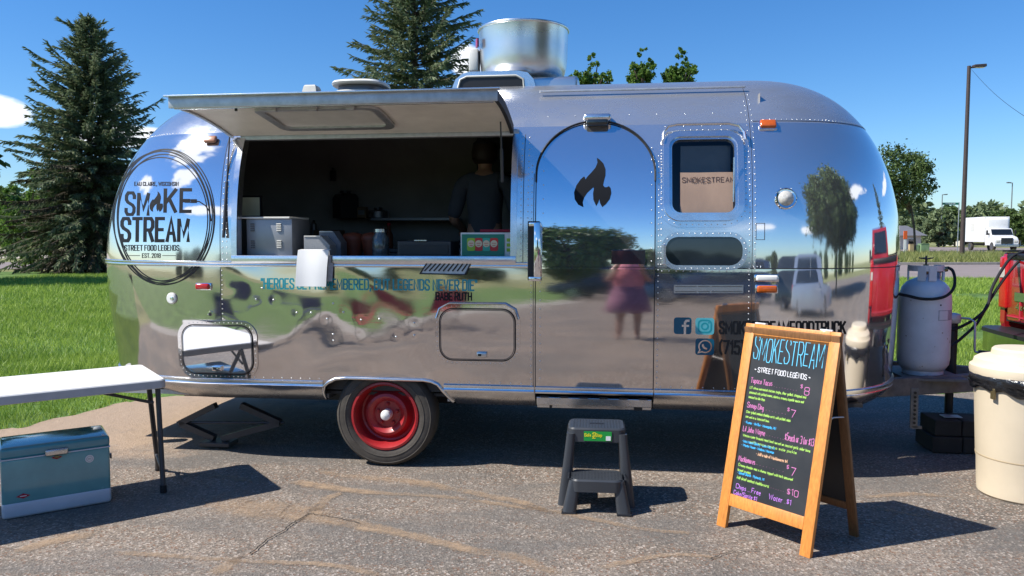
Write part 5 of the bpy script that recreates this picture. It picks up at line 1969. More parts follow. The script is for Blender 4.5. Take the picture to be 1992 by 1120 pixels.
SHIRT = [('chest', 'waist'), ('waist', 'pelvis'), ('chest', 'neckbase'), ('neckbase', 'shl'), ('neckbase', 'shr')]
# the vendor, back to the hatch
J = base_pose()
J['ell'] = ((-.25, .02, 1.10), .042, 'shl'); J['wrl'] = ((-.20, .22, 1.02), .027, 'ell')
J['elr'] = ((.25, .02, 1.10), .042, 'shr'); J['wrr'] = ((.20, .22, 1.02), .027, 'elr')
vu, vz = SP(945, 300, 1.35)
vp = TM @ Vector((vu, 1.30, .465))
ve, vb, vs = person(vp, -YAW, 'person in grey t-shirt and dark cap working inside the trailer, back turned', 1.76, J,
                    [('tshirt', ['waist', 'pelvis', 'chest', 'neckbase', 'shl', 'shr', 'ell', 'elr'], SHIRT + [('shl', 'ell'), ('shr', 'elr')], .014, M['tshirt']),
                     ('trousers', ['pelvis', 'hpl', 'knl', 'anl', 'hpr', 'knr', 'anr'], [('pelvis', 'hpl'), ('hpl', 'knl'), ('knl', 'anl'), ('pelvis', 'hpr'), ('hpr', 'knr'), ('knr', 'anr')], .016, M['jeans'])])
cp = MB(); cp.lathe([(.098, 0), (.10, .03), (.09, .07), (.06, .095), (0, .105)], (0, .01, 1.60 * vs), n=24)
cp.box((0, .13, 1.61 * vs), (.14, .10, .012), bev=.004)
cp.build('cap', M['cap'], vb, smooth=60)
hr = MB(); hr.lathe([(.086, .07), (.101, .02), (.098, -.04), (.075, -.075), (0, -.08)], (0, -.012, 1.585 * vs), n=24); hr.build('hair', M['hair'], vb, smooth=60)
for sx, nm in ((-1, 'wrl'), (1, 'wrr')):
    hand(vb, [c * vs for c in J[nm][0]], (0, 1, -.2), (0, -.2, -1), sx)

# the photographer, seen only as a reflection in the door
J = base_pose()
J['shl'] = ((-.16, 0, 1.36), .055, 'neckbase'); J['shr'] = ((.16, 0, 1.36), .055, 'neckbase')
J['ell'] = ((-.27, .10, 1.20), .042, 'shl'); J['wrl'] = ((-.10, .26, 1.45), .027, 'ell')
J['elr'] = ((.27, .10, 1.20), .042, 'shr'); J['wrr'] = ((.10, .26, 1.45), .027, 'elr')
J['anl'] = ((-.13, -.02, .09), .038, 'knl'); J['hel'] = ((-.13, -.03, .035), .032, 'anl'); J['tol'] = ((-.15, .13, .03), .03, 'hel')
pe_, pb, ps = person((.20, -.36, 0), R(-7), 'person in pink dress holding up a phone, mirrored in the trailer door', 1.66, J, [])
dr_ = MB()
def oval_rings(lay, n=28):
    mb = MB()
    for (cx, cy, z, a, b) in lay:
        mb.v += [(cx + a * math.cos(2 * math.pi * k / n) * (1 + .04 * math.sin(7 * 2 * math.pi * k / n) * max(0, 1.1 - z)), cy + b * math.sin(2 * math.pi * k / n), z) for k in range(n)]
    for i in range(len(lay) - 1):
        for k in range(n):
            mb.f.append((i * n + k, i * n + (k + 1) % n, (i + 1) * n + (k + 1) % n, (i + 1) * n + k))
    return mb
oval_rings([(0, 0, 1.38, .13, .085), (0, 0, 1.33, .19, .115), (0, 0, 1.20, .185, .14), (0, 0, 1.04, .16, .125)]).build('dress_top', M['dress'], pb, smooth=60)
oval_rings([(0, 0, 1.06, .165, .13), (0, 0, .95, .20, .16), (0, 0, .78, .25, .21), (0, 0, .56, .30, .25), (0, 0, .55, .29, .24)]).build('skirt', M['dress2'], pb, smooth=60)
hr = MB(); hr.lathe([(0, .12), (.07, .10), (.098, .05), (.105, -.02), (.10, -.12), (.07, -.2), (0, -.2)], (0, -.03, 1.53), n=24); hr.build('hair', M['hair'], pb, smooth=60)
for sx, nm in ((-1, 'wrl'), (1, 'wrr')):
    hand(pb, [c * ps for c in J[nm][0]], (-sx * .4, -.1, 1), (-sx, -.2, 0), sx)
ph_e = MB().box((0, 0, 0), (.146, .008, .07), bev=.003)
ph = ph_e.build('phone', M['black']); ph.location = (.16, -.095, 1.44)
tag(ph, 'dark phone held up sideways by the person in the pink dress', 'phone')

# ------------------------------------------------------------------ things on the counter
CT = OP[2] - .008
def cthing(name, u, v, z, label, cat, rz=0., group=None):
    p = TM @ Vector((u, v, z))
    return empty(name, p, -YAW + rz, label, cat, group)
def U(px, py, v):
    return SP(px, py, v)
# louvred metal food warmer
(u0, _), (u1, _) = U(480, 490, .10), U(569, 490, .10)
zt_ = U(520, 424, .10)[1]
e = cthing('food_warmer', (u0 + u1) / 2, .10, CT, 'brushed metal food warmer with louvred vents, at the left end of the hatch counter', 'food warmer')
wd, hh = u1 - u0, zt_ - CT
mb = MB().box((0, .15, hh / 2), (wd, .30, hh - .01), bev=.006); mb.build('casing', mat('pale_grey_appliance_metal', (.33, .34, .36), .35, .3, var=.06), e, smooth=40)
mb = MB().box((-wd * .06, .15, hh + .002), (wd * 1.06, .33, .012), bev=.003); mb.build('top_plate', M['white_pl'], e)
for zc in (hh * .76, hh * .32):
    for xc in (-wd * .36, wd * .22):
        for k in range(4):
            mb = MB().box((xc, -.004, zc + (k - 1.5) * .014), (.034 if xc > 0 else .026, .008, .009), bev=.003)
            mb.build('louvre', M['white_dirty'] if xc > 0 else M['stainless_dark'], e)
# flat monitor / card on the left
(u0, z1), (u1, z0) = U(457, 382, .40), U(505, 421, .40)
e = cthing('menu_card', (u0 + u1) / 2, .42, z0, 'pale square card propped behind the metal food warmer', 'card')
mb = MB().box((0, 0, (z1 - z0) / 2), (u1 - u0, .012, z1 - z0), bev=.003); mb.build('card', mat('pale_yellow_card', (.75, .76, .55), .6), e)
mb = MB()
for (x, z, a, b) in ((0, z1 - z0, u1 - u0 + .02, .012), (0, 0, u1 - u0 + .02, .012)): mb.box((x, -.002, z), (a, .018, b))
for x in (-1, 1): mb.box((x * (u1 - u0 + .008) / 2, -.002, (z1 - z0) / 2), (.012, .018, z1 - z0))
mb.build('card_frame', M['dark'], e)
# two grey tins near the paper
for (x0, y0, x1, v, nm, lb, m_) in ((591, 458, 641, .08, 'speckled_box', 'speckled grey open box just behind the hanging white paper', (.30, .31, .33)), (621, 449, 662, .2, 'grey_tin', 'grey tin box behind the speckled box on the counter', (.17, .18, .21))):
    (u0, z1), (u1, _) = U(x0, y0, v), U(x1, y0, v)
    e = cthing(nm, (u0 + u1) / 2, v, CT, lb, 'box')
    a = u1 - u0; b = z1 - CT
    mb = MB(); P_ = [(-a / 2, 0), (a / 2, 0), (a / 2, b * .55), (a * .15, b), (-a / 2, b)]
    mb.prism(P_, lambda x, y: (x, 0, y), lambda x, y: (x, .12, y)); mb.build('box_body', mat('speckled_' + nm, m_, .5, var=.1, speck=(260, .6, (.05, .05, .05))), e)
    mb = MB().box((-a * .17, -.002, b * .97), (a * .62, .006, .008)); mb.build('box_rim', M['white_dirty'], e)
# jar of cutlery / straws
u0, _ = U(735, 470, .16)
e = cthing('glass_jar', u0, .22, CT, 'lidded glass jar in the middle of the hatch counter', 'jar')
mb = MB().lathe([(.048, 0), (.054, .01), (.054, .12), (.040, .145), (.038, .16)], n=28); mb.build('glass', M['jar'], e, smooth=50)
mb = MB().lathe([(.042, .158), (.042, .178), (.036, .182), (0, .183)], n=28); mb.build('lid', M['steel'], e, smooth=50)
mb = MB()
for k in range(26): a = random.uniform(0, 6.28); r = random.uniform(0, .036); mb.lathe([(0, -.007), (.008, 0), (0, .007)], (r * math.cos(a), r * math.sin(a), .02 + k * .0042), (random.random(), random.random(), 1), 6)
mb.build('sweets', M['jar'], e, kind='stuff')
# orange tubs behind
for k, (x, lb) in enumerate(((685, 'left one of two orange-brown round tubs behind the glass jar'), (722, 'right one of two orange-brown round tubs behind the glass jar'))):
    u0, z0 = U(x, 445, .42)
    e = cthing('food_tub', u0, .44, CT, lb, 'tub', group='orange-brown tubs behind the jar')
    mb = MB().lathe([(.055, 0), (.075, .10), (.078, .125), (.06, .15), (0, .16)], n=24); mb.build('tub', M['tomato'], e, smooth=50)
# cash drawer
(u0, _), (u1, _) = U(775, 470, .18), U(878, 470, .18)
e = cthing('cash_drawer', (u0 + u1) / 2, .16, CT, 'low dark metal cash drawer on the counter, left of the green snack carton', 'cash drawer')
mb = MB().box((0, .14, .05), (u1 - u0, .28, .10), bev=.004); mb.build('drawer_case', mat('dark_blue_metal', (.025, .027, .035), .4), e)
mb = MB().box((0, -.004, .045), (u1 - u0 - .03, .008, .065), bev=.002); mb.build('drawer_front', M['dark'], e)
mb = MB().box((-.02, -.012, .105), (.08, .012, .006)); mb.build('drawer_handle', M['steel'], e)
# green snack carton with four round prints
(u0, z0), (u1, z1) = U(895, 490, .07), U(999, 452, .07)
e = cthing('snack_carton', (u0 + u1) / 2, .09, CT, 'green and white snack carton with four round prints, at the right end of the counter', 'carton')
a, b = u1 - u0, z1 - CT
mb = MB().box((0, .08, b / 2), (a, .16, b), bev=.002); mb.build('carton', M['white_paint'], e)
mb = MB().box((-a * .075, -.002, b * .5), (a * .80, .004, b * .86)); mb.build('printed_panel', M['snack_green'], e)
for k, mm in enumerate(('pk1', 'pk2', 'pk3', 'pk2')):
    xk = -a * .30 + k * a * .143
    mb = MB(); fillpoly(mb, rrect(xk - .026, b * .26, xk + .026, b * .78, .012), lambda x, y: (x, -.0055, y)); mb.build('pouch_print', M[mm], e)
    mb = MB(); fillpoly(mb, circ(xk, b * .55, .022)[:-1], lambda x, y: (x, -.0075, y)); pf = mb.build('round_print', M['pk_face'], e)
    mb = MB(); mb.box((xk, -.0085, b * .57), (.026, .001, .003)); mb.box((xk, -.0085, b * .48), (.020, .001, .003)); mb.build('print_line', M['pk2'], pf)
mb = MB()
for k in range(3): mb.box((a * .41, -.001, b * (.3 + .2 * k)), (.03, .002, .02))
mb.build('side_print', M['pk1'], e)
mb = MB().box((a * .12, .14, b + .012), (a * .6, .1, .016), bev=.003); rt_ = mb.build('red_tray', M['chair_red'])
rt_.parent = None; rt_.matrix_world = Matrix.Translation(e.location) @ Matrix.Rotation(-YAW, 4, 'Z'); tag(rt_, 'thin red tray lying on top of the green snack carton', 'tray')
# white paper taped to the sill
(u0, z1), (u1, _), (_, z0) = U(580, 492, -.02), U(644, 492, -.02), U(600, 556, -.02)
e = cthing('hanging_paper', (u0 + u1) / 2, -.03, z0, 'blank white paper sheets hanging from the counter edge over the slogan', 'paper')
a, b = (u1 - u0) * .93, z1 - z0 + .02
rows = [[Vector((-a / 2 + a * i / 6 - .010 * (1 - j / 8), -.004 - .034 * (1 - j / 8) - .010 * math.sin(j / 8 * 2.6) + .004 * math.sin(i), b * j / 8)) for i in range(7)] for j in range(9)]
rows += [[Vector((-a / 2 + a * i / 6, .05, b + .003)) for i in range(7)]]
grid_obj('sheet', rows, M['paper'], e)
rows = [[Vector((a / 2 - .01 + .030 * i / 3 - .012 * (1 - j / 6), .010 + .004 * i, b * (.13 + .72 * j / 6))) for i in range(4)] for j in range(7)]
grid_obj('side_sheet', rows, mat('grey_printed_paper', (.42, .43, .46), .7, var=.25, vscale=30), e)
# things on the shelves far inside
for (nm, x, y, v, dz, rr_, m_, lb) in (('wall_knife_rack', 648, 352, 2.1, .10, .03, 'dark', 'small dark rack high on the back wall inside the trailer'),
                                     ('dark_canister', 672, 372, 2.0, .22, .12, 'dark', 'square dark canister standing on the back shelf inside'),
                                     ('shelf_tin', 735, 382, 2.0, .07, .09, 'stainless_dark', 'dull round tin on the back shelf inside, right of the dark canister'),
                                     ('tall_bottle', 610, 395, 1.95, .26, .03, 'stainless_dark', 'tall thin bottle standing left on the back counter inside')):
    u0, z0 = U(x, y, v)
    zz0 = 1.635 if nm in ('dark_canister', 'shelf_tin') else (1.335 if nm == 'tall_bottle' else z0)
    e = cthing(nm, u0, v, zz0, lb, 'kitchen item')
    mb = MB().lathe([(rr_, 0), (rr_, dz * .8), (rr_ * .8, dz * .95), (rr_ * .3, dz), (0, dz)], n=4 if nm in ('dark_canister', 'wall_knife_rack') else 20)
    mb.build('vessel', M[m_], e, smooth=40)
    mb = MB().lathe([(rr_ * .4, dz), (rr_ * .4, dz + .02), (0, dz + .02)], n=12); mb.build('stopper', M['black'], e)

def shelf_item(nm, px, py, v, z, lab, cat, kind, dims, m_):
    u0, _ = U(px, py, v)
    e_ = cthing(nm, u0, v, z, lab, cat)
    if kind == 'box':
        mb = MB().box((0, 0, dims[2] / 2), dims, bev=.004); mb.build('carton', m_, e_)
        mb = MB().box((0, -dims[1] / 2 - .001, dims[2] * .5), (dims[0] * .7, .002, dims[2] * .4)); mb.build('label', M['stainless_dark'], e_)
    else:
        mb = MB().lathe([(dims[0], 0), (dims[0], dims[2] * .6), (dims[0] * .45, dims[2] * .8), (dims[0] * .4, dims[2])], n=18); mb.build('bottle', m_, e_, smooth=50)
        mb = MB().lathe([(dims[0] * .45, dims[2]), (dims[0] * .45, dims[2] + .025), (0, dims[2] + .025)], n=12); mb.build('cap', M['chair_red'], e_, smooth=50)
brn = mat('brown_card', (.14, .09, .05), .8)
shelf_item('storage_box', 640, 400, 2.0, 1.366, 'brown storage box on the lower back shelf inside, left of centre', 'box', 'box', (.22, .2, .16), brn)
shelf_item('storage_box', 700, 400, 2.0, 1.366, 'dull metal storage box on the lower back shelf, below the round tin', 'box', 'box', (.2, .2, .12), M['stainless_dark'])
shelf_item('sauce_bottle', 756, 400, 1.95, 1.366, 'dark sauce bottle with a red cap at the right of the lower back shelf', 'bottle', 'b', (.035, .07, .2), M['tomato'])
shelf_item('spice_box', 705, 370, 2.0, 1.632, 'small brown box on the upper back shelf between canister and tin', 'box', 'box', (.08, .08, .1), brn)

# ------------------------------------------------------------------ step stool
sx0, sy0 = ground(1105, 997); sx1, sy1 = ground(1216, 1001)
e = empty('step_stool', ((sx0 + sx1) / 2, (sy0 + sy1) / 2 + .0, 0), math.atan2(sy1 - sy0, sx1 - sx0), 'charcoal plastic two-step stool with a green label, standing below the trailer door', 'step stool')
W_ = math.hypot(sx1 - sx0, sy1 - sy0) + .06
HT, HB = .425, .185
def slabz(z, x0, y0, x1, y1, th, m, name, rr_=.04):
    mb = MB(); A = rrect(x0, y0, x1, y1, rr_, 5); B = rrect(x0 + .008, y0 + .008, x1 - .008, y1 - .008, rr_ * .8, 5)
    n = len(A)
    for P_, zz in ((A, z - th), (A, z - .008), (B, z)): mb.v += [(p[0], p[1], zz) for p in P_]
    for i in range(2):
        for k in range(n): mb.f.append((i * n + k, i * n + (k + 1) % n, (i + 1) * n + (k + 1) % n, (i + 1) * n + k))
    mb.f.append(tuple(range(2 * n, 3 * n))); mb.f.append(tuple(range(n)))
    return mb.build(name, m, e, smooth=40)
top = slabz(HT, -.155, .13, .155, .36, .075, M['stool'], 'top_step')
low = slabz(HB, -W_ / 2 + .045, -.02, W_ / 2 - .045, .18, .065, M['stool'], 'lower_step')
def leg(p0, p1, w0, w1, d0, d1, name='leg'):
    mb = MB()
    for (p, w_, d_) in ((p0, w0, d0), (p1, w1, d1)):
        mb.v += [(p[0] + a, p[1] + b, p[2]) for a, b in rrect(-w_ / 2, -d_ / 2, w_ / 2, d_ / 2, min(w_, d_) * .35, 3)]
    n = len(mb.v) // 2
    for k in range(n): mb.f.append((k, (k + 1) % n, n + (k + 1) % n, n + k))
    mb.f.append(tuple(range(n))); mb.f.append(tuple(range(n, 2 * n)))
    return mb.build(name, M['stool'], e, smooth=50)
for sx in (-1, 1):
    leg((sx * (W_ / 2 - .035), .0, 0), (sx * (W_ / 2 - .065), .02, HB - .01), .075, .06, .06, .05)
    leg((sx * (W_ / 2 - .005), .15, .0), (sx * .140, .15, HT - .03), .07, .045, .10, .06)
    leg((sx * (W_ / 2 - .01), .38, .0), (sx * .140, .345, HT - .03), .06, .045, .06, .05)
    mb = MB().box((sx * (W_ / 2 - .02), .26, .12), (.02, .2, .14), bev=.005); mb.build('side_web', M['stool'], e)
    mb = MB().box((sx * (W_ / 2 - .035), .0, .005), (.08, .065, .014), bev=.005); mb.build('foot_pad', M['black'], e)
mb = MB()
for i in range(16):
    for j in range(8):
        mb.box((-.125 + i * .0167, .16 + j * .024, HT), (.008, .010, .003))
mb.build('grip_dimple', M['stool'], top, kind='stuff')
mb = MB()
for i in range(18):
    for j in range(6):
        mb.box((-.15 + i * .0176, .01 + j * .024, HB), (.008, .010, .003))
mb.build('grip_dimple', M['stool'], low, kind='stuff')
mb = MB().box((0, .245, HT + .001), (.075, .022, .003), bev=.001); mb.build('hand_slot', M['black'], top)
mb = MB().box((.005, .127, HT - .042), (.15, .003, .052)); lb = mb.build('label', M['label_g'], top)
mb = MB(); write(mb, 'Safe 2 Step', -.066, HT - .043, .016, lambda x, y: (x, .1245, y), .0035, sx=.85, gap=1.3, ext=.001); write(mb, '2', -.022, HT - .052, .03, lambda x, y: (x, .1243, y), .005, sx=.8); mb.build('label_print', M['label_y'], lb)
mb = MB(); mb.box((.062, .1245, HT - .052), (.026, .001, .024)); mb.build('white_patch', M['label_w'], lb)

# ------------------------------------------------------------------ chalkboard A-frame
FLx, FLy = ground(1393, 1021); FRx, FRy = ground(1575, 1087); RRx, RRy = ground(1683, 1047)
FL, FR, RR = Vector((FLx, FLy, 0)), Vector((FRx, FRy, 0)), Vector((RRx, RRy, 0))
xa = (FR - FL).normalized(); bw = (FR - FL).length
back = Vector((-xa.y, xa.x, 0)); spread = (RR - FR).dot(back)
TH = 1.02
tilt = math.atan2(spread / 2, TH)
e = empty('menu_board', FL, math.atan2(xa.y, xa.x), 'orange-stained wooden A-frame chalkboard with the handwritten menu, standing right of the stool', 'menu board')
Lb = math.hypot(TH, spread / 2)
def BP(x, s, n=0.):      # local point on the front leaf: x along, s up the slope, n out of its face
    return Vector((x, s * math.sin(tilt) - n * math.cos(tilt), s * math.cos(tilt) + n * math.sin(tilt)))
def RP(x, s, n=0.):
    p = BP(x, s, n); return Vector((p.x, spread - p.y, p.z))
def slat(fn, x0, s0, x1, s1, n0, n1, name, m, bev=.003):
    mb = MB().box(((x0 + x1) / 2, (s0 + s1) / 2, (n0 + n1) / 2), (abs(x1 - x0), abs(s1 - s0), abs(n1 - n0)), bev=bev)
    mb.v = [tuple(fn(*v)) for v in mb.v]
    return mb.build(name, m, e, smooth=40)
ST = .055
lf = slat(BP, 0, 0, ST, Lb, -.024, 0, 'front_stile', M['wood']); slat(BP, bw - ST, 0, bw, Lb, -.024, 0, 'front_stile', M['wood'])
slat(BP, ST, Lb - ST, bw - ST, Lb, -.024, -.0005, 'top_rail', M['wood']); slat(BP, ST, .115, bw - ST, .175, -.024, -.0005, 'bottom_rail', M['wood'])
bd = slat(BP, ST - .004, .17, bw - ST + .004, Lb - ST + .004, -.018, -.008, 'chalk_panel', M['chalk'], 0)
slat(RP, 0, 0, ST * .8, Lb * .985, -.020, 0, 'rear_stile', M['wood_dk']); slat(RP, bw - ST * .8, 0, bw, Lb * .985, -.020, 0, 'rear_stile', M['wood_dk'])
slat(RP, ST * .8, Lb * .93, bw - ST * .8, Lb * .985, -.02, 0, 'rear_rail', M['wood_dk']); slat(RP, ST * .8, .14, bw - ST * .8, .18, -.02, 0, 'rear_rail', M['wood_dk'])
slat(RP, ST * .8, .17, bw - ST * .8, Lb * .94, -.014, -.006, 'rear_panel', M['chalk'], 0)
for x in (bw - .015, .015):
    mb = MB(); s_ = .60
    a, b = BP(x, Lb * s_, -.012), RP(x, Lb * s_, -.012)
    mb.tube([a, a.lerp(b, .35) + Vector((0, 0, .012)), a.lerp(b, .7) + Vector((0, 0, .006)), b], .0035, 6)
    mb.build('spreader_cord', M['white_paint'], e, smooth=60)
for x in (.08, bw - .08):
    mb = MB(); p = BP(x, Lb, -.012); mb.tube([p - Vector((.03, 0, -.004)), p + Vector((.03, 0, .004))], .006, 8); mb.build('hinge', M['galv'], e)
# handwriting: y fraction measured down the panel
x0p, x1p = ST + .008, bw - ST - .008
PH = (Lb - ST) - .175
def CF(x, y): return BP(x, y, -.0065)
def line(s, xf, yf, h, m, wd, sx=1., xf1=None, gap=1.5, jit=.05, drop=0.):
    """text starting at fraction xf across, baseline at fraction yf down"""
    x = x0p + (x1p - x0p) * xf
    y = (Lb - ST) - PH * yf
    if xf1 is not None:
        sx = ((xf1 - xf) * (x1p - x0p)) / (text_width(s, 1, gap) * h / 6)
    mb = MB(); write(mb, s, x, y, h, CF, wd * .74, sx, gap, jit, .1)
    mb.build('chalk_writing', M[m], bd)
line('SMOKESTREAM', .01, .155, .115, 'c_blue', .0055, xf1=.97, gap=1.6, jit=.05)
line('~ STREET FOOD LEGENDS ~', .06, .228, .024, 'c_white', .0042, xf1=.84, gap=1.6)
line('Tupaco Tacos', .03, .30, .026, 'c_pink', .0036, xf1=.34)
line('.........', .37, .302, .02, 'c_pink', .003, xf1=.68, gap=5)
line('$', .73, .285, .022, 'c_pink', .003); line('8', .79, .315, .036, 'c_pink', .004)
def script(txts, yf, h=.0125, m='c_green', wd=.0030, x=.03, lead=.030):
    for k, (t, x1) in enumerate(txts):
        line(t, x, yf + k * lead, h, m, wd, xf1=x1, gap=1.2, jit=.07)
script([('LIT citrus marinated chicken thighs, char-grilled, chopped and', .82), ('seasoned with pickled onions, cilantro, creamy chipotle sauce and', .80), ('toasted tortilla chips', .27)], .338)
line('Snoop Dog', .03, .455, .026, 'c_pink', .0036, xf1=.27)
line('.......', .31, .452, .02, 'c_pink', .003, xf1=.58, gap=5); line('$', .60, .432, .022, 'c_pink', .003); line('7', .65, .462, .036, 'c_pink', .004)
script([('Char-grilled smoked cheddarwurst with pickled relish', .66), ('served in a toasted bun', .37)], .49)
line('- Kramer - the Bun - Minneapolis, MN', .03, .555, .0125, 'c_sky', .0028, xf1=.48, gap=1.2, jit=.07)
line('Lil John Wayne', .02, .605, .026, 'c_pink', .0036, xf1=.34)
line('.......', .37, .60, .02, 'c_pink', .003, xf1=.60, gap=5); line('$5each or 3 for $13', .62, .60, .034, 'c_pink', .0036, xf1=1.0)
script([('Western beer braised roast beef served on toasted garlic slider buns', .97), ('      with onion and a side pickle', .80)], .637)
line('- Mast House Bakery - Lake Mills, WI', .03, .672, .0125, 'c_sky', .0028, xf1=.50, gap=1.2, jit=.07)
line('- Wheeler House - Madison, Wisconsin', .03, .697, .0125, 'c_sky', .0028, xf1=.50, gap=1.2, jit=.07)
line('- Add a side of Macklemores $4', .26, .73, .015, 'c_orange', .003, xf1=.70, gap=1.3)
line('Macklemores', .02, .79, .026, 'c_pink', .0036, xf1=.26)
line('.........', .29, .785, .02, 'c_pink', .003, xf1=.66, gap=5); line('$', .70, .765, .022, 'c_pink', .003); line('7', .76, .795, .036, 'c_pink', .004)
script([('Creamy cheddar mac n cheese topped with herb seasoned', .80), ('bread crumbs', .22)], .822)
line('- Special Shards - Plymouth, WI', .03, .868, .0125, 'c_sky', .0028, xf1=.42, gap=1.2, jit=.07)
line('Add sliced smoked cheddarwurst', .03, .90, .014, 'c_green', .003, xf1=.50, gap=1.2, jit=.07)
line('......', .53, .897, .016, 'c_pink', .003, xf1=.70, gap=5); line('$10', .75, .905, .03, 'c_pink', .0036)
line('Chips ....Free', .04, .958, .022, 'c_violet', .0036, xf1=.40); line('Water ..$1', .52, .962, .024, 'c_violet', .0036, xf1=.82)
line('Coke/Sprite $1', .02, .997, .020, 'c_violet', .0034, xf1=.36)

# ------------------------------------------------------------------ folding table and cool box
H_T = .675
nc = Vector((*ground(323, 737, H_T - .0), H_T)); fc = Vector((*ground(301, 706, H_T), H_T)); nl = Vector((*ground(0, 770, H_T), H_T))
ld = (nl - nc).normalized(); ww = (fc - nc); ww = (ww - ld * ww.dot(ld)); wlen = ww.length; ww.normalize()
e = empty('folding_table', (nc.x, nc.y, 0), math.atan2(ld.y, ld.x), 'white plastic folding table with dark metal legs at the left edge of the lot', 'folding table')
TL = 1.83
sgn = 1 if ld.cross(ww).z > 0 else -1
mb = MB(); A = rrect(0, 0, TL, wlen, .035, 5); B = rrect(.006, .006, TL - .006, wlen - .006, .03, 5)
n = len(A)
for P_, zz in ((B, H_T - .05), (A, H_T - .046), (A, H_T - .006), (B, H_T)): mb.v += [(p[0], sgn * p[1], zz) for p in P_]
for i in range(3):
    for k in range(n): mb.f.append((i * n + k, i * n + (k + 1) % n, (i + 1) * n + (k + 1) % n, (i + 1) * n + k))
mb.f.append(tuple(range(3 * n, 4 * n))); mb.f.append(tuple(range(n)))
mb.build('table_top', M['table_top'], e, smooth=40)
mb = MB(); rr_ = rrect(-.0025, -.0025, TL + .0025, wlen + .0025, .037, 5)
ribbon(mb, rr_ + [rr_[0]], .0, lambda x, y: (x, sgn * y, 0), 9) if False else None
for i in range(len(rr_)):
    a, b = rr_[i], rr_[(i + 1) % len(rr_)]
    o = len(mb.v); mb.v += [(a[0], sgn * a[1], H_T - .046), (b[0], sgn * b[1], H_T - .046), (b[0], sgn * b[1], H_T - .009), (a[0], sgn * a[1], H_T - .009)]; mb.f.append((o, o + 1, o + 2, o + 3))
mb.build('table_edge', M['table_edge'], e)
TI_ = (Matrix.Translation((nc.x, nc.y, 0)) @ Matrix.Rotation(math.atan2(ld.y, ld.x), 4, 'Z')).inverted()
ft = [TI_ @ Vector((*ground(*p), 0)) for p in ((318, 958), (308, 915))]
tp_ = [TI_ @ Vector((*ground(*p, H_T - .05), H_T - .05)) for p in ((306, 742), (289, 745))]
for end in (0, 1):
    def EX(v):
        return Vector((TL - v.x, v.y, v.z)) if end else v
    for a, b in zip(ft, tp_):
        mb = MB(); mb.tube([EX(b), EX(a) + Vector((0, 0, .01))], .0145, 10); mb.build('leg', M['leg_dk'], e, smooth=60)
        mb = MB(); mb.tube([EX(a) + Vector((0, 0, .002)), EX(a) + Vector((0, 0, .045))], .019, 10); mb.build('foot_cap', M['black'], e, smooth=60)
    mb = MB(); mb.tube([EX(tp_[0]), EX(tp_[1])], .012, 8); mb.build('cross_bar', M['leg_dk'], e, smooth=60)
    k1, k2 = tp_[0].lerp(ft[0], .8), tp_[1].lerp(ft[1], .8)
    mb = MB(); mb.tube([EX(k1), EX(k2)], .010, 8); mb.build('foot_bar', M['leg_dk'], e, smooth=60)
    m1 = (tp_[0] + tp_[1]) / 2
    mb = MB(); mb.tube([EX(m1 + Vector((-.0, 0, -.12))), EX(m1 + Vector((.35, 0, 0)))], .009, 8); mb.build('brace', M['leg_dk'], e, smooth=60)
# cool box
c1 = Vector((*ground(218, 977), 0)); c0 = Vector((*ground(4, 1014), 0))
ld = (c1 - c0).normalized(); CL = (c1 - c0).length; CD = .31; CHH = .375
e = empty('cool_box', c0, math.atan2(ld.y, ld.x), 'teal enamelled steel cool box with a pale base band, in front of the folding table', 'cool box')
mb = MB(); mb.box((CL / 2, CD / 2, .045), (CL, CD, .088), bev=.018, seg=3); mb.build('base_band', M['cool_base'], e, smooth=50)
mb = MB(); mb.box((CL / 2, CD / 2, .195), (CL - .004, CD - .004, .24), bev=.014, seg=3); bo = mb.build('box_body', M['teal_cool'], e, smooth=50)
mb = MB(); mb.box((CL / 2, CD / 2, .345), (CL, CD, .062), bev=.018, seg=4); li = mb.build('lid', M['teal_cool_dk'], e, smooth=50)
mb = MB(); mb.box((CL / 2, CD / 2, .314), (CL + .001, CD + .001, .006)); mb.build('lid_seam', M['cool_base'], e)
mb = MB(); mb.box((CL * .5, -.006, .325), (.105, .014, .036), bev=.006); la = mb.build('latch', M['steel'], e, smooth=50)
mb = MB(); mb.box((CL * .5, -.014, .302), (.022, .012, .014), bev=.003); mb.build('latch_catch', M['brass'], la)
mb = MB(); D_ = [(-.026, 0), (0, .011), (.026, 0), (0, -.011)]; fillpoly(mb, [(CL * .5 + a, .295 + b) for a, b in D_], lambda x, y: (x, -.0005, y)); mb.build('small_diamond', M['chair_red'], bo)
mb = MB(); fillpoly(mb, [(CL * .19 + a * 1.25, .115 + b * 1.25) for a, b in D_], lambda x, y: (x, -.0005, y)); dm = mb.build('red_diamond_badge', M['chair_red'], bo)
mb = MB(); mb.box((CL * .19, -.0015, .115), (.03, .001, .004)); mb.build('badge_line', M['label_w'], dm)
mb = MB(); fillpoly(mb, circ(CL * .80, .262, .021)[:-1], lambda x, y: (x, -.001, y)); stk = mb.build('round_sticker', M['label_w'], bo)
mb = MB(); c_ = circ(CL * .80, .262, .014); c_[-1] = c_[0]; ribbon(mb, c_, .004, lambda x, y: (x, -.0025, y)); mb.box((CL * .80, -.0022, .262), (.016, .0006, .008)); mb.build('sticker_print', M['galv'], stk)
mb = MB(); hx = CL + .012
mb.tube([(CL, .10, .25), (hx, .10, .25), (hx + .004, .12, .22), (hx + .004, .19, .22), (hx, .21, .25), (CL, .21, .25)], .006, 6); mb.build('side_handle', M['steel'], e, smooth=60)
mb = MB(); mb.box((CL - .03, .03, .377), (.012, .04, .003), bev=.001); mb.build('lid_clip', M['steel'], li)  # small steel clip near the front corner of the lid

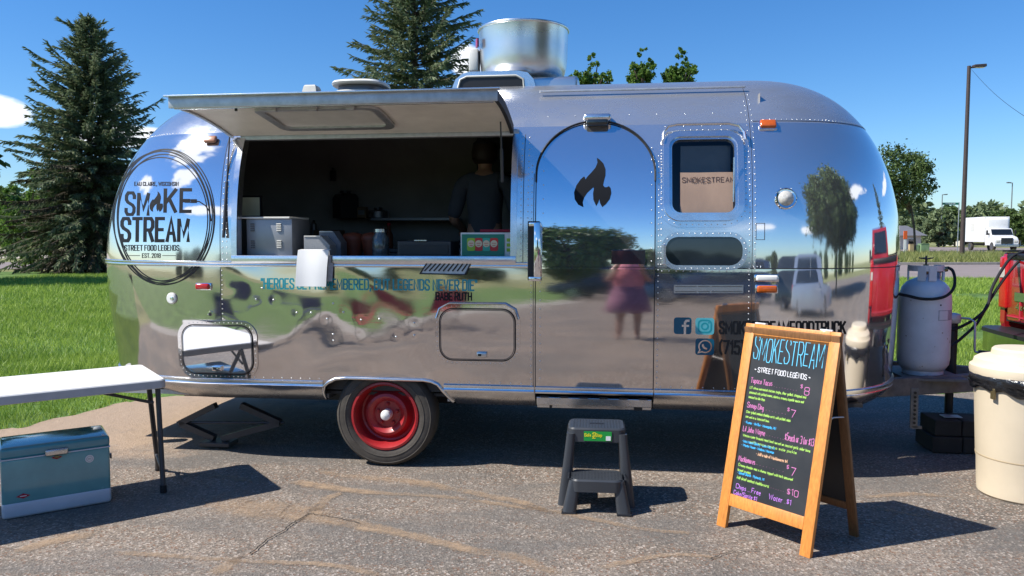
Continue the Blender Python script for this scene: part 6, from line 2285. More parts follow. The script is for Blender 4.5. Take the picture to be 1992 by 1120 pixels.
# ------------------------------------------------------------------ bin
bc = Vector((*ground(1916, 967), 0)) + Vector((.235, .05, 0))
e = empty('rubbish_bin', bc, R(10), 'tall beige plastic rubbish bin with a black liner folded over its rim', 'rubbish bin')
mb = MB().lathe([(.205, .0), (.218, .012), (.222, .05), (.228, .20), (.232, .215), (.252, .62), (.262, .67), (.262, .70), (.255, .70), (.2, .05), (0, .04)], n=64, cap=False); b_ = mb.build('bin_body', M['bin'], e, smooth=35)
mb = MB().lathe([(.2335, .222), (.2345, .2245), (.2345, .228), (.2335, .2305)], n=64, cap=False); mb.build('mould_line', mat('darker_bin_plastic', (.45, .35, .22), .6), b_)  # narrow ring in a darker beige round the bin
mb = MB().lathe([(.276, .690), (.280, .71), (.278, .735), (.268, .742), (.262, .748), (.255, .772), (.235, .785), (.19, .795), (.175, .80), (.17, .828), (.16, .838), (0, .845)], n=64); mb.build('lid', M['bin'], e, smooth=30)
# liner: crumpled skirt
mb = MB(); n = 120
for k in range(n):
    a = 2 * math.pi * k / n
    jr = .010 * math.sin(7 * a + math.sin(3 * a)) + .006 * math.sin(19 * a + 1) + .012 * max(0, math.cos(a - 3.7)) ** 4
    bot = .625 + .014 * math.sin(4 * a + .5) + .009 * math.sin(11 * a) - .03 * max(0, math.cos(a - 3.6)) ** 6
    for (r, z) in ((.268, .70), (.278 + jr * .5, .685), (.274 + jr, .66), (.276 - jr, .645), (.272 + jr * .7, bot + .012), (.262, bot)):
        mb.v.append((r * math.cos(a), r * math.sin(a), z))
for k in range(n):
    for q in range(5):
        l = (k + 1) % n; mb.f.append((k * 6 + q, l * 6 + q, l * 6 + q + 1, k * 6 + q + 1))
mb.build('bin_liner', M['bag'], e, smooth=180)
mb = MB().box((-.262, -.06, .60), (.012, .03, .06), bev=.004); mb.build('bin_hook', M['brass'], e)

# ------------------------------------------------------------------ gas bottle on the tongue
tp = TM @ Vector((SP(1797, 640, 1.0)[0], 1.0, .515))
e = empty('gas_bottle', tp, 0, 'grey-white propane bottle with valve guard, standing on the trailer tongue', 'gas bottle')
TR_ = .167
mb = MB().lathe([(TR_ * .55, .02), (TR_ * .8, .03), (TR_ * .96, .07), (TR_, .12), (TR_, .50), (TR_ * .975, .555), (TR_ * .88, .605), (TR_ * .70, .64), (TR_ * .45, .662), (.05, .672), (.05, .69), (0, .69)], n=56); bt = mb.build('vessel', M['tank'], e, smooth=50)
mb = MB().lathe([(TR_ * .78, 0), (TR_ * .78, .05), (TR_ * .74, .05), (TR_ * .74, 0)], n=40); mb.build('foot_ring', M['tank'], e, smooth=40)
mb = MB()
for k in range(41):
    a = R(-215 + 250 * k / 40)
    for r, z in ((.112, .715), (.114, .755), (.109, .755), (.107, .715)): mb.v.append((r * math.cos(a), r * math.sin(a), z))
for k in range(40):
    for q in range(4): mb.f.append((k * 4 + q, k * 4 + (q + 1) % 4, k * 4 + 4 + (q + 1) % 4, k * 4 + 4 + q))
for a in (-205, -130, -95, -20, 20):
    mb.box((.108 * math.cos(R(a)), .108 * math.sin(R(a)), .695), (.012, .05, .09), Matrix.Rotation(R(a), 3, 'Z'))
mb.build('valve_guard', M['tank'], e, smooth=40)
mb = MB(); mb.tube([(0, 0, .68), (0, 0, .76)], .018, 10); mb.tube([(-.0, 0, .72), (.09, -.03, .72)], .014, 10); mb.tube([(.07, -.04, .72), (.12, -.05, .73)], .018, 10); va = mb.build('valve', M['brass'], e, smooth=60)
mb = MB()
for k in range(5):
    a = 2 * math.pi * k / 5; mb.box((.022 * math.cos(a), .022 * math.sin(a), .80), (.05, .018, .008), Matrix.Rotation(a, 3, 'Z') @ Matrix.Rotation(-.2, 3, 'Y'), bev=.003)
mb.tube([(0, 0, .76), (0, 0, .82)], .007, 8); mb.build('valve_wheel', M['leg_dk'], va, smooth=40)
mb = MB()
hp = smooth_hose = [(.12, -.05, .74), (.14, -.08, .72), (.135, -.12, .66), (.10, -.165, .60), (.04, -.19, .555), (-.04, -.195, .535), (-.12, -.17, .535), (-.18, -.12, .55), (-.22, -.04, .56)]
def cr3(P, n=8):
    P = [Vector(p) for p in P]; r = []
    for i in range(len(P) - 1):
        p0, p1, p2, p3 = P[max(i - 1, 0)], P[i], P[i + 1], P[min(i + 2, len(P) - 1)]
        for k in range(n):
            s = k / n
            r.append(.5 * ((2 * p1) + (-p0 + p2) * s + (2 * p0 - 5 * p1 + 4 * p2 - p3) * s * s + (-p0 + 3 * p1 - 3 * p2 + p3) * s ** 3))
    return r + [P[-1]]
mb.tube(cr3(hp), .010, 10); mb.build('gas_hose', M['rubber_blk'], e, smooth=60)
def cyl_patch(name, a0, a1, z0, z1, r, m, par):
    mb = MB(); n = 12
    for k in range(n + 1):
        a = R(a0 + (a1 - a0) * k / n)
        mb.v += [(r * math.cos(a), r * math.sin(a), z0), (r * math.cos(a), r * math.sin(a), z1)]
    for k in range(n): mb.f.append((2 * k, 2 * k + 2, 2 * k + 3, 2 * k + 1))
    return mb.build(name, m, par, smooth=60)
lbl = cyl_patch('faded_label', -88, -30, .385, .455, TR_ + .001, M['tank_lbl'], e)
cyl_patch('label_band', -86, -62, .39, .45, TR_ + .002, M['tank'], lbl)
mb = MB(); mb.lathe([(.006, 0), (0, .003)], (.02, -TR_, .49), (0, -1, 0), 8); mb.build('stud', M['black'], e)
# cables from the trailer to the pickup
mb = MB(); a = TM @ Vector((2.95, 1.12, .80))
mb.tube(cr3([TM @ Vector((2.7, 1.15, .80)), a, atdepth(1880, 630, 5.45), atdepth(1918, 600, 5.5), atdepth(1930, 560, 5.7), atdepth(1952, 520, 5.9), atdepth(1972, 497, 6.0), atdepth(2010, 482, 6.1)]), .011, 8)
cb = mb.build('cable', M['rubber_blk'], smooth=60); tag(cb, 'black cable looping from the tongue up over the red pickup bed, upper one', 'cable', 'cables from the trailer to the pickup')
mb = MB(); mb.tube(cr3([TM @ Vector((2.95, 1.0, .70)), atdepth(1890, 640, 5.4), atdepth(1905, 622, 5.45), atdepth(1925, 585, 5.6), atdepth(1955, 540, 5.85), atdepth(1985, 506, 6.0), atdepth(2020, 488, 6.1)]), .010, 8)
cb = mb.build('cable', M['rubber_blk'], smooth=60); tag(cb, 'black cable rising from the jack post to the red pickup, lower one', 'cable', 'cables from the trailer to the pickup')
# timber blocks beneath the jack with a number-less metal plate
bx, by = ground(1870, 880)
e = empty('timber_blocks', (bx, by + .1, 0), -YAW, 'stack of dark weathered timber blocks in the shadow under the tongue', 'blocks')
for z_, (a, b) in ((.06, (.38, .30)), (.17, (.34, .26))):
    for k in (-1, 1):
        mb = MB().box((k * a * .26, 0, z_), (a * .5, b, .105), bev=.006); mb.build('block', M['block'], e)
mb = MB().box((-.03, -.02, .231), (.12, .08, .006), bev=.002); mb.build('metal_plate', M['galv'], e)

# ------------------------------------------------------------------ vehicles
def loft_body(secs, n_mat=None):
    """secs: list of (x, outline [(y,z)...]) -> MB"""
    mb = MB(); k = len(secs[0][1])
    for x, P_ in secs: mb.v += [(x, y, z) for y, z in P_]
    for i in range(len(secs) - 1):
        for q in range(k): mb.f.append((i * k + q, i * k + (q + 1) % k, (i + 1) * k + (q + 1) % k, (i + 1) * k + q))
    mb.f.append(tuple(range(k))); mb.f.append(tuple(range((len(secs) - 1) * k, len(secs) * k)))
    return mb


def car_wheel(e, x, y, side, r=.36, w_=.24):
    mb = MB(); mb.lathe([(r * .6, -w_ / 2), (r * .92, -w_ / 2), (r, -w_ * .35), (r, w_ * .35), (r * .92, w_ / 2), (r * .6, w_ / 2)], (x, y, r), (0, side, 0), 36)
    t = mb.build('wheel', M['rubber'], e, smooth=40)
    mb = MB(); mb.lathe([(r * .62, w_ / 2 + .001), (r * .55, w_ / 2 - .03), (r * .2, w_ / 2 - .01), (0, w_ / 2)], (x, y, r), (0, side, 0), 30); mb.build('rim', M['steel'], t, smooth=40)


def suv(name, loc, rz, paint, label, cat, L=4.6, W=1.85, H=1.68, group=None):
    e = empty(name, loc, rz, label, cat, group)
    h = W / 2
    def sec(z0, z1, f=1.): return [(-h * f, z0), (h * f, z0), (h * f, z0 + (z1 - z0) * .55), (h * f * .96, z1), (-h * f * .96, z1), (-h * f, z0 + (z1 - z0) * .55)]
    lo = [(-L / 2, .45, .85, .86), (-L / 2 + .12, .30, .98, .97), (-L / 2 + 1.0, .26, 1.02, 1), (0, .26, 1.02, 1), (L / 2 - 1.3, .26, 1.0, 1), (L / 2 - .35, .28, .92, .97), (L / 2 - .05, .35, .80, .88), (L / 2, .42, .65, .82)]
    b = loft_body([(x, sec(a, c, f)) for x, a, c, f in lo]).build('body', paint, e, smooth=35)
    g = [(-L / 2 + .10, 1.0, 1.05, .93), (-L / 2 + .28, 1.0, H - .12, .86), (-L / 2 + .7, 1.0, H, .82), (.2, 1.0, H, .82), (.75, 1.0, H - .14, .82), (L / 2 - 1.15, .98, 1.03, .93)]
    def gsec(z0, z1, f): return [(-h * .95, z0), (h * .95, z0), (h * f, z1), (-h * f, z1)]
    cabn = loft_body([(x, gsec(a, c, f)) for x, a, c, f in g]).build('cabin', paint, e, smooth=25)
    for sx in (-1, 1):
        P_ = [(-L / 2 + .42, 1.06), (.62, 1.06), (.28, H - .13), (-L / 2 + .62, H - .13)]
        def yy(z): return sx * (h * (.95 + (.84 - .95) * (z - 1.0) / (H - 1.0)) + .012)
        mb = MB(); mb.v += [(x, yy(z), z) for x, z in P_]; mb.f.append((0, 1, 2, 3)); mb.build('side_window', M['car_glass'], cabn)
        mb = MB(); mb.box((-.35, yy(1.3), 1.3), (.06, .02, .5)); mb.build('door_pillar', paint, cabn)
        for x in (-L * .30, L * .29): car_wheel(e, x, sx * (h - .13), sx)
        mb = MB().box((L / 2 - .12, sx * h * .68, .70), (.18, .34, .13), bev=.03); mb.build('headlight', M['clear_lens'], e, smooth=40)
        mb = MB().box((-L / 2 + .06, sx * h * .74, .92), (.12, .22, .2), bev=.03); mb.build('tail_light', M['red_lens'], e, smooth=40)
        mb = MB().box((.72, sx * (h + .08), 1.06), (.12, .18, .12), bev=.03); mb.build('wing_mirror', paint, e, smooth=40)
    mb = MB(); mb.v += [(.30, -h * .78, H - .10), (.30, h * .78, H - .10), (L / 2 - 1.19, h * .88, 1.08), (L / 2 - 1.19, -h * .88, 1.08)]; mb.v = [(x + .06, y, z + .03) for x, y, z in mb.v]; mb.f.append((0, 1, 2, 3)); mb.build('windscreen', M['car_glass'], cabn)
    mb = MB(); mb.v += [(-L / 2 + .10, -h * .8, 1.10), (-L / 2 + .10, h * .8, 1.10), (-L / 2 + .26, h * .72, H - .16), (-L / 2 + .26, -h * .72, H - .16)]; mb.v = [(x - .03, y, z + .01) for x, y, z in mb.v]; mb.f.append((0, 1, 2, 3)); mb.build('rear_window', M['car_glass'], cabn)
    mb = MB().box((L / 2 - .01, 0, .56), (.06, W * .55, .2), bev=.02); mb.build('grille', M['black'], e)
    mb = MB().box((L / 2 - .0, 0, .40), (.10, W * .8, .12), bev=.03); mb.build('front_bumper', paint, e)
    mb = MB().box((-L / 2 - .0, 0, .46), (.12, W * .86, .18), bev=.03); mb.build('rear_bumper', paint, e)
    mb = MB().box((-L / 2 - .05, 0, .8), (.02, .32, .14)); mb.build('number_plate', M['white_paint'], e)
    return e


# red pickup, its tail towards the tongue
PC = TM @ Vector((3.76, 1.10, 0))
e = empty('pickup_truck', PC, -YAW, 'red pickup truck hitched in front of the trailer, tailgate facing the gas bottle', 'pickup truck')
PWD = 1.92
h = PWD / 2
mb = MB()
for sx in (-1, 1):
    mb.prism([(0, .78), (0, 1.30), (.02, 1.34), (2.0, 1.34), (2.0, .55), (1.55, .50), (1.5, .75), (1.32, .95), (.95, 1.0), (.62, .9), (.48, .62), (.42, .52), (.05, .60)],
             lambda x, y: (x, sx * (h - .07), y), lambda x, y: (x, sx * h * (1 if y > .6 else .98), y))
bed = mb.build('bed_side', M['pk_red'], e)
mb = MB().box((1.0, 0, .82), (1.98, PWD - .16, .06)); mb.build('bed_floor', M['pk_dark'], e)
mb = MB().box((.02, 0, 1.06), (.07, PWD - .26, .52), bev=.018); tgate = mb.build('tailgate', M['pk_red'], e, smooth=40)
mb = MB().box((.02, 0, 1.31), (.10, PWD - .24, .05), bev=.015); mb.build('tailgate_cap', M['pk_dark'], tgate, smooth=40)
mb = MB()
for yy in (-.62, 0, .62): mb.box((-.018, yy, 1.02), (.006, .02, .40))
mb.box((-.019, 0, .84), (.006, PWD - .3, .012)); mb.build('tailgate_crease', M['chair_red'], tgate)
mb = MB().box((-.02, .62, 1.0), (.008, .17, .07), bev=.002); mb.build('tailgate_badge', M['pk_chrome'], tgate)
mb = MB(); write(mb, '4x4', .0, 0, .05, lambda x, y: (-.022, .68 - x, .90 + y), .009, sx=1.4, ext=.002); mb.build('chrome_lettering', M['pk_chrome'], tgate)
for sx in (-1, 1):
    mb = MB().box((.03, sx * (h - .065), 1.10), (.11, .13, .42), bev=.02, seg=3); tl = mb.build('tail_light', M['red_lens'], e, smooth=40)
    mb = MB().box((-.028, sx * (h - .065), 1.18), (.006, .08, .08), bev=.002); mb.build('reversing_lens', M['clear_lens'], tl)
    mb = MB().prism([(0, 1.345), (2.0, 1.345), (2.0, 1.36), (0, 1.36)], lambda x, y: (x, sx * (h - .09), y), lambda x, y: (x, sx * (h + .005), y)); mb.build('bed_rail', M['pk_dark'], e)
mb = MB(); A = [(-.17, -.90 * h), (-.19, -.6 * h), (-.20, 0), (-.19, .6 * h), (-.17, .90 * h), (-.10, 1.01 * h), (.05, 1.02 * h), (.05, -1.02 * h), (-.10, -1.01 * h)]
mb.prism(A, lambda x, y: (x, y, .56), lambda x, y: (x, y, .71)); bmp = mb.build('rear_bumper', M['pk_chrome'], e, smooth=30)
mb = MB(); mb.prism([(x * 1.04, y * 1.01) for x, y in A], lambda x, y: (x, y, .712), lambda x, y: (x, y, .742)); mb.build('bumper_step', M['pk_dark'], bmp, smooth=30)
mb = MB().box((-.15, 0, .46), (.40, .08, .08), bev=.01); mb.build('tow_hitch', M['black'], e)
mb = MB().lathe([(.02, 0), (.015, .03), (.026, .05), (.02, .07), (0, .075)], (-.30, 0, .50), n=16); mb.build('tow_ball', M['chrome'], e, smooth=60)
cb_ = loft_body([(x, [(-h * .99, z0), (h * .99, z0), (h * .99, 1.30 if zt > 1.3 else zt), (h * f, zt), (-h * f, zt), (-h * .99, 1.30 if zt > 1.3 else zt)]) for x, z0, zt, f in
                 ((2.06, .5, 1.35, .95), (2.12, .45, 1.86, .82), (2.6, .42, 1.94, .80), (3.6, .42, 1.92, .80), (4.2, .42, 1.42, .92), (5.3, .45, 1.24, .95), (5.62, .5, 1.12, .9))])
cabp = cb_.build('cab', M['pk_red'], e, smooth=30)
for sx in (-1, 1):
    mb = MB(); P_ = [(2.35, 1.34), (3.95, 1.36), (3.55, 1.82), (2.4, 1.84)]
    mb.v += [(x, sx * (h * (.99 + (.80 - .99) * (z - 1.3) / .62) + .012), z) for x, z in P_]; mb.f.append((0, 1, 2, 3)); mb.build('side_window', M['car_glass'], cabp)
    car_wheel(e, 1.0, sx * (h - .14), sx, .39, .26); car_wheel(e, 4.75, sx * (h - .14), sx, .39, .26)
    mb = MB().box((5.60, sx * .72, .98), (.1, .34, .2), bev=.03); mb.build('headlight', M['clear_lens'], e)
    mb = MB().box((3.8, sx * (h + .14), 1.42), (.1, .22, .26), bev=.03); mb.build('wing_mirror', M['pk_dark'], e)
mb = MB(); mb.v += [(2.045, -h * .72, 1.42), (2.045, h * .72, 1.42), (2.09, h * .66, 1.80), (2.09, -h * .66, 1.80)]; mb.f.append((0, 1, 2, 3)); mb.build('rear_window', M['car_glass'], cabp)
mb = MB().box((5.64, 0, .8), (.08, 1.1, .32), bev=.02); mb.build('grille', M['pk_chrome'], e)

# box truck in the street
bxp = Vector((*ground(1934, 488), 0)); dist = bxp.y
e = empty('box_truck', bxp, R(-100), 'white box truck with a high cargo box, coming along the far street', 'box truck')
# local +x is its front
mb = MB().box((-2.4, 0, 2.35), (5.6, 2.5, 2.75), bev=.03); cg = mb.build('cargo_box', M['white_paint'], e)
mb = MB().box((.52, 0, 2.95), (.5, 2.3, 1.3), bev=.25, seg=3); mb.build('wind_fairing', M['white_paint'], e, smooth=40)
cab_ = loft_body([(x, [(-1.12, z0), (1.12, z0), (1.12, zt - .1), (1.0, zt), (-1.0, zt), (-1.12, zt - .1)]) for x, z0, zt in ((.45, .65, 2.45), (1.35, .65, 2.45), (1.75, .6, 1.72), (2.7, .55, 1.55), (2.95, .55, 1.25))])
cabb = cab_.build('cab', M['white_paint'], e, smooth=30)
mb = MB(); mb.v += [(1.42, -.98, 2.36), (1.42, .98, 2.36), (1.80, 1.02, 1.76), (1.80, -1.02, 1.76)]; mb.f.append((0, 1, 2, 3)); mb.build('windscreen', M['car_glass'], cabb)
for sx in (-1, 1):
    mb = MB(); mb.v += [(.6, sx * 1.13, 1.75), (1.55, sx * 1.13, 1.75), (1.32, sx * 1.10, 2.3), (.6, sx * 1.10, 2.3)]; mb.f.append((0, 1, 2, 3)); mb.build('side_window', M['car_glass'], cabb)
    mb = MB().box((1.5, sx * 1.38, 2.0), (.12, .16, .5), bev=.03); mb.build('wing_mirror', M['pk_dark'], e)
    for x in (2.1, -3.6): car_wheel(e, x, sx * 1.0, sx, .5, .28)
    mb = MB().box((2.9, sx * .86, 1.05), (.16, .36, .22), bev=.04); mb.build('headlight', M['clear_lens'], e)
    mb = MB().box((-.8, sx * 1.2, 2.2), (.05, .02, .05)); 
mb = MB().box((2.97, 0, 1.12), (.06, 1.15, .62), bev=.02); mb.build('grille', M['car_dark'], e)
mb = MB().box((3.0, 0, .62), (.2, 2.3, .26), bev=.04); mb.build('front_bumper', M['steel'], e)
mb = MB().box((-1.5, 0, .72), (6.8, .9, .25)); mb.build('chassis', M['black'], e)
mb = MB(); write(mb, 'CARGO', 0, 0, .3, lambda x, y: (-3.6 + x * .8, -1.262, 2.9 + y), .06); 
mb = MB().box((-2.6, -1.256, 2.6), (.9, .01, .9)); mb.build('faded_side_print', M['white_dirty'], cg)

# cars seen in the reflections, on the lot behind the camera
suv('parked_car', (6.9, -4.2, 0), R(38), M['car_silver'], 'silver suv parked on the lot, mirrored in the front end of the trailer', 'car', group='cars parked on the lot')
suv('parked_car', (6.0, -7.4, 0), R(30), M['car_dark'], 'black suv parked on the lot behind the silver one, mirrored beside it', 'car', group='cars parked on the lot')
suv('parked_car', (1.6, -12.4, 0), R(190), M['car_blue'], 'dark blue car parked furthest back on the lot, mirrored in the trailer', 'car', group='cars parked on the lot')
suv('parked_car', (-1.6, -15.5, 0), R(185), M['car_dark'], 'black car parked beside the patio path, mirrored low in the door', 'car', L=4.5, H=1.5, group='cars parked on the lot')

# camp chairs on the patio path, mirrored in the lower side
def camp_chair(loc, rz, m, label):
    e = empty('camp_chair', loc, rz, label, 'camp chair', group='camp chairs on the path')
    mb = MB().box((0, 0, .42), (.50, .44, .02), bev=.006); mb.build('seat', m, e)
    mb = MB().box((0, .24, .68), (.50, .02, .46), Matrix.Rotation(R(-10), 3, 'X'), bev=.006); mb.build('backrest', m, e)
    for sx in (-1, 1):
        mb = MB(); mb.tube([(sx * .26, -.24, 0), (-sx * .24, -.22, .42)], .011, 6); mb.build('leg', M['leg_dk'], e)
        mb = MB(); mb.tube([(sx * .26, .26, 0), (-sx * .24, .22, .42)], .011, 6); mb.build('leg', M['leg_dk'], e)
        mb = MB(); mb.tube([(sx * .26, -.24, 0), (sx * .26, .22, .60), (sx * .26, .28, .92)], .011, 6); mb.build('frame_tube', M['leg_dk'], e)
        mb = MB().box((sx * .29, -.02, .60), (.06, .40, .02), bev=.006); mb.build('armrest', m, e)
for (x, y, rz, m, lb) in ((-4.3, 1.4, 2.4, 'chair_blue', 'navy camp chair nearest the folding table, mirrored at the left of the side'), (-3.75, .55, 2.6, 'chair_blue', 'navy camp chair between the other navy one and the red ones, mirrored'),
                          (-3.1, -.3, 2.9, 'chair_red', 'red camp chair beside the navy ones, mirrored under the slogan'), (-2.6, -1.2, 3.2, 'chair_red', 'red camp chair furthest from the folding table, mirrored in the lower side')):
    camp_chair((x, y, .005), rz, M[m], lb)

# ------------------------------------------------------------------ trees
def tube_arr(mb, pts, r, n=7): mb.tube(pts, r, n)


def spruce(loc, H, Rb, seed, label, dry=True, z0=.3, levels=34, per=13, sprig=58, lean=0.):
    rg = np.random.default_rng(seed)
    e = empty('spruce_tree', loc, 0, label, 'spruce tree')
    mb = MB(); mb.tube([(lean * k / 10, .04 * math.sin(k), H * k / 10) for k in range(11)], [.20 * (1 - k / 10.4) + .012 for k in range(11)], 9)
    mb.build('trunk', M['bark'], e, smooth=60)
    lm = MB()
    Vs, Vd = [], []
    for li in range(levels):
        f = li / (levels - 1)
        z = z0 + (H - z0 - .35) * f ** .94
        prof = (1 - f) ** .78 * (.92 + .2 * math.sin(li * 1.9 + seed))
        L0 = Rb * prof + .18
        for b in range(per if f < .8 else max(5, int(per * .7))):
            a = 2 * math.pi * (b + rg.uniform(-.35, .35)) / per + li * 2.4
            L = L0 * rg.uniform(.50, 1.20) * (1 + .14 * math.sin(3 * a + seed + z * .8))
            if rg.random() < .06: L *= 1.25
            rise = .55 * f + .02 - .32 * (1 - f)
            n_ = 9
            t = np.linspace(0, 1, n_)
            hh = z + rg.uniform(-.16, .16) + L * ((rise + rg.uniform(-.12, .10)) * t - .30 * (1 - f) * t ** 2 + rg.uniform(.02, .26) * t ** 3.2)
            bend = rg.uniform(-.15, .15)
            aa = a + bend * t
            P = np.stack([lean * hh / H + np.cos(aa) * L * t, np.sin(aa) * L * t, hh], 1)
            lm.tube([tuple(p) for p in P[::2]], [.024 * (1 - k / 5) + .004 for k in range(len(P[::2]))], 3, caps=False)
            ns = int(1.6 * sprig * (L / Rb) ** .8) + 12
            s = rg.uniform(.10, 1.0, ns) ** .75
            ix = np.clip(s * (n_ - 1), 0, n_ - 1.001); i0 = ix.astype(int); fr = (ix - i0)[:, None]
            base = P[i0] * (1 - fr) + P[i0 + 1] * fr
            dirb = P[i0 + 1] - P[i0]; dirb /= np.linalg.norm(dirb, axis=1)[:, None]
            side = np.stack([-np.sin(aa[i0]), np.cos(aa[i0]), np.zeros(ns)], 1) * rg.choice([-1, 1], ns)[:, None]
            drop = rg.uniform(-1.25, .15, ns)[:, None] * np.array([[0, 0, 1]])
            d = dirb * rg.uniform(.35, 1.1, ns)[:, None] + side * rg.uniform(.15, 1.0, ns)[:, None] * (1.1 - s[:, None] * .6) + drop * (1 - .6 * f)
            d /= np.linalg.norm(d, axis=1)[:, None]
            ln = rg.uniform(.16, .40, ns)[:, None] * (1.15 - .35 * s[:, None])
            w_ = np.cross(d, rg.normal(size=(ns, 3))); w_ /= np.linalg.norm(w_, axis=1)[:, None]
            wd = rg.uniform(.015, .032, ns)[:, None]
            q = np.stack([base, base + d * ln * .45 + w_ * wd, base + d * ln, base + d * ln * .45 - w_ * wd], 1)
            w2 = np.cross(d, w_)
            q2 = np.stack([base, base + d * ln * .5 + w2 * wd, base + d * ln * .95, base + d * ln * .5 - w2 * wd], 1)
            dryp = dry and (f < .38) and rg.random() < .45
            (Vd if dryp else Vs).extend([q, q2])
    lm.build('branches', M['bark'], e)
    e.children[-1]['kind'] = 'stuff'
    for nm, L_, m in (('crown', Vs, M['spruce']), ('dry_twigs', Vd, M['spruce_dry'])):
        if L_:
            A = np.concatenate(L_).reshape(-1, 3)
            o = rawmesh(nm, A, np.arange(len(A)).reshape(-1, 4), m, e)
            if nm != 'crown': o['kind'] = 'stuff'
    return e


def leafy(name, loc, blobs, label, cat, n=9000, leaf=.11, trunk=None, seed=1, m=None, group=None, tr_h=2., tr_r=.12, limb=True):
    """crown of small leaf faces gathered in clumps through the blobs [(x,y,z,rx,ry,rz)], relative to loc"""
    rg = np.random.default_rng(seed)
    e = empty(name, loc, 0, label, cat, group)
    ctrs = []
    vol = np.array([b[3] * b[4] * b[5] for b in blobs]); vol = vol / vol.sum()
    ncl = max(24, n // 70)
    for _ in range(ncl):
        b = blobs[rg.choice(len(blobs), p=vol)]
        v = rg.normal(size=3); v /= np.linalg.norm(v)
        r = rg.uniform(.35, 1.0) ** .5
        ctrs.append((b[0] + v[0] * b[3] * r, b[1] + v[1] * b[4] * r, b[2] + v[2] * b[5] * r, min(b[3:6]) * rg.uniform(.12, .26)))
    C = np.array(ctrs)
    pick = rg.integers(0, len(C), n)
    c = C[pick, :3] + rg.normal(0, .62, (n, 3)) * C[pick, 3][:, None]
    a = rg.normal(size=(n, 3)); a /= np.linalg.norm(a, axis=1)[:, None]
    b = np.cross(a, rg.normal(size=(n, 3))); b /= np.linalg.norm(b, axis=1)[:, None]
    s = rg.uniform(.6, 1.3, n)[:, None] * leaf
    q = np.stack([c - a * s, c + b * s * .55, c + a * s, c - b * s * .55], 1).reshape(-1, 3)
    rawmesh('crown', q, np.arange(len(q)).reshape(-1, 4), m or M['leaf'], e)
    mb = MB()
    tx = trunk or (0, 0)
    mb.tube([(tx[0], tx[1], -.05), (tx[0] * .9, tx[1], tr_h * .5), (tx[0] * .7, tx[1], tr_h)], [tr_r, tr_r * .85, tr_r * .7], 8)
    if limb:
        for k in range(min(len(C), 16)):
            p = C[rg.integers(0, len(C))]
            mb.tube([(tx[0] * .7, tx[1], tr_h * rg.uniform(.75, 1)), ((tx[0] * .7 + p[0]) / 2, (tx[1] + p[1]) / 2, (tr_h + p[2]) / 2 - .1), (p[0], p[1], p[2])], [tr_r * .5, tr_r * .3, tr_r * .08], 5)
    mb.build('trunk', M['bark'], e, smooth=60)
    return e


x, y = ground(165, 528)
spruce((x + .35, y, 0), 10.85, 3.95, 3, 'large dark spruce standing on the lawn behind the rear end of the trailer', levels=46, per=18, sprig=88, lean=.15)
p = atdepth(812, 400, 29)
spruce((p.x, 29, 0), 13.6, 4.0, 11, 'spruce behind the trailer roof, its top cut off by the photo', dry=False, levels=44, per=15, sprig=76, lean=-.1)
x, y = ground(150, 520)
leafy('undergrowth_bush', (x - 1.6, y - 1.5, 0), [(0, 0, 1.8, 1.1, .9, 1.7), (1.4, .3, 3.8, 1.3, .8, 1.1), (2.6, 0, .6, 1.8, .8, .7), (3.6, .2, 4.2, 1.2, .8, 1.2), (-.9, 0, 4.0, .7, .5, .5)], 'light green leafy bush growing up through the large spruce', 'bush', n=15000, leaf=.085, seed=5, m=M['leaf'], tr_h=1.6, tr_r=.06)
leafy('broadleaf_tree', (-20.2, 24.0, 0), [(0, 0, 5.5, 2.6, 2.4, 3.0), (1, .5, 3.6, 2.6, 2.4, 1.8)], 'tree outside the photo on the left whose shadow darkens the lawn', 'tree', n=7000, leaf=.2, seed=91, m=M['leaf_dk'], tr_h=2.4, tr_r=.18)
# crowns peeping over the roof
for (px, top, wpx, lb, sd_) in ((1152, 118, 82, 'leafy tree top just right of the exhaust fan', 21), (1250, 100, 44, 'narrow leafy tree top in the middle above the awning rail', 22), (1325, 102, 50, 'leafy tree top furthest right above the awning rail', 23)):
    pt_ = atdepth(px, top, 38); hw = wpx / 2 / F * 38
    H_ = pt_.z + .55
    leafy('broadleaf_tree', (pt_.x, 38, 0), [(0, 0, H_ - .8, hw * .45, hw * .5, .7), (hw * .55, 0, H_ - 1.5, hw * .6, hw, .55), (-hw * .6, 0, H_ - 1.6, hw * .65, hw, .5), (-hw * .15, .2, H_ - 1.9, hw * 1.1, hw, .7)], lb, 'tree', n=7500, leaf=.075, seed=sd_, tr_h=H_ - 2.2, tr_r=.18, group='tree tops above the trailer roof')
# right-hand tree
pt_ = atdepth(1740, 345, 62); sc1 = 62 / F
leafy('broadleaf_tree', (pt_.x, 62, 0), [(-.3, 0, pt_.z + .6, 66 * sc1, 3.0, 46 * sc1), (.7, 0, pt_.z - .6, 60 * sc1, 2.6, 42 * sc1), (-1.5, 0, pt_.z - .2, 55 * sc1, 2.6, 52 * sc1)], 'rounded olive green tree behind the front end of the trailer', 'tree', n=17000, leaf=.11, trunk=(1.9, 0), seed=31, m=M['leaf_dk'], tr_h=4.4, tr_r=.10)
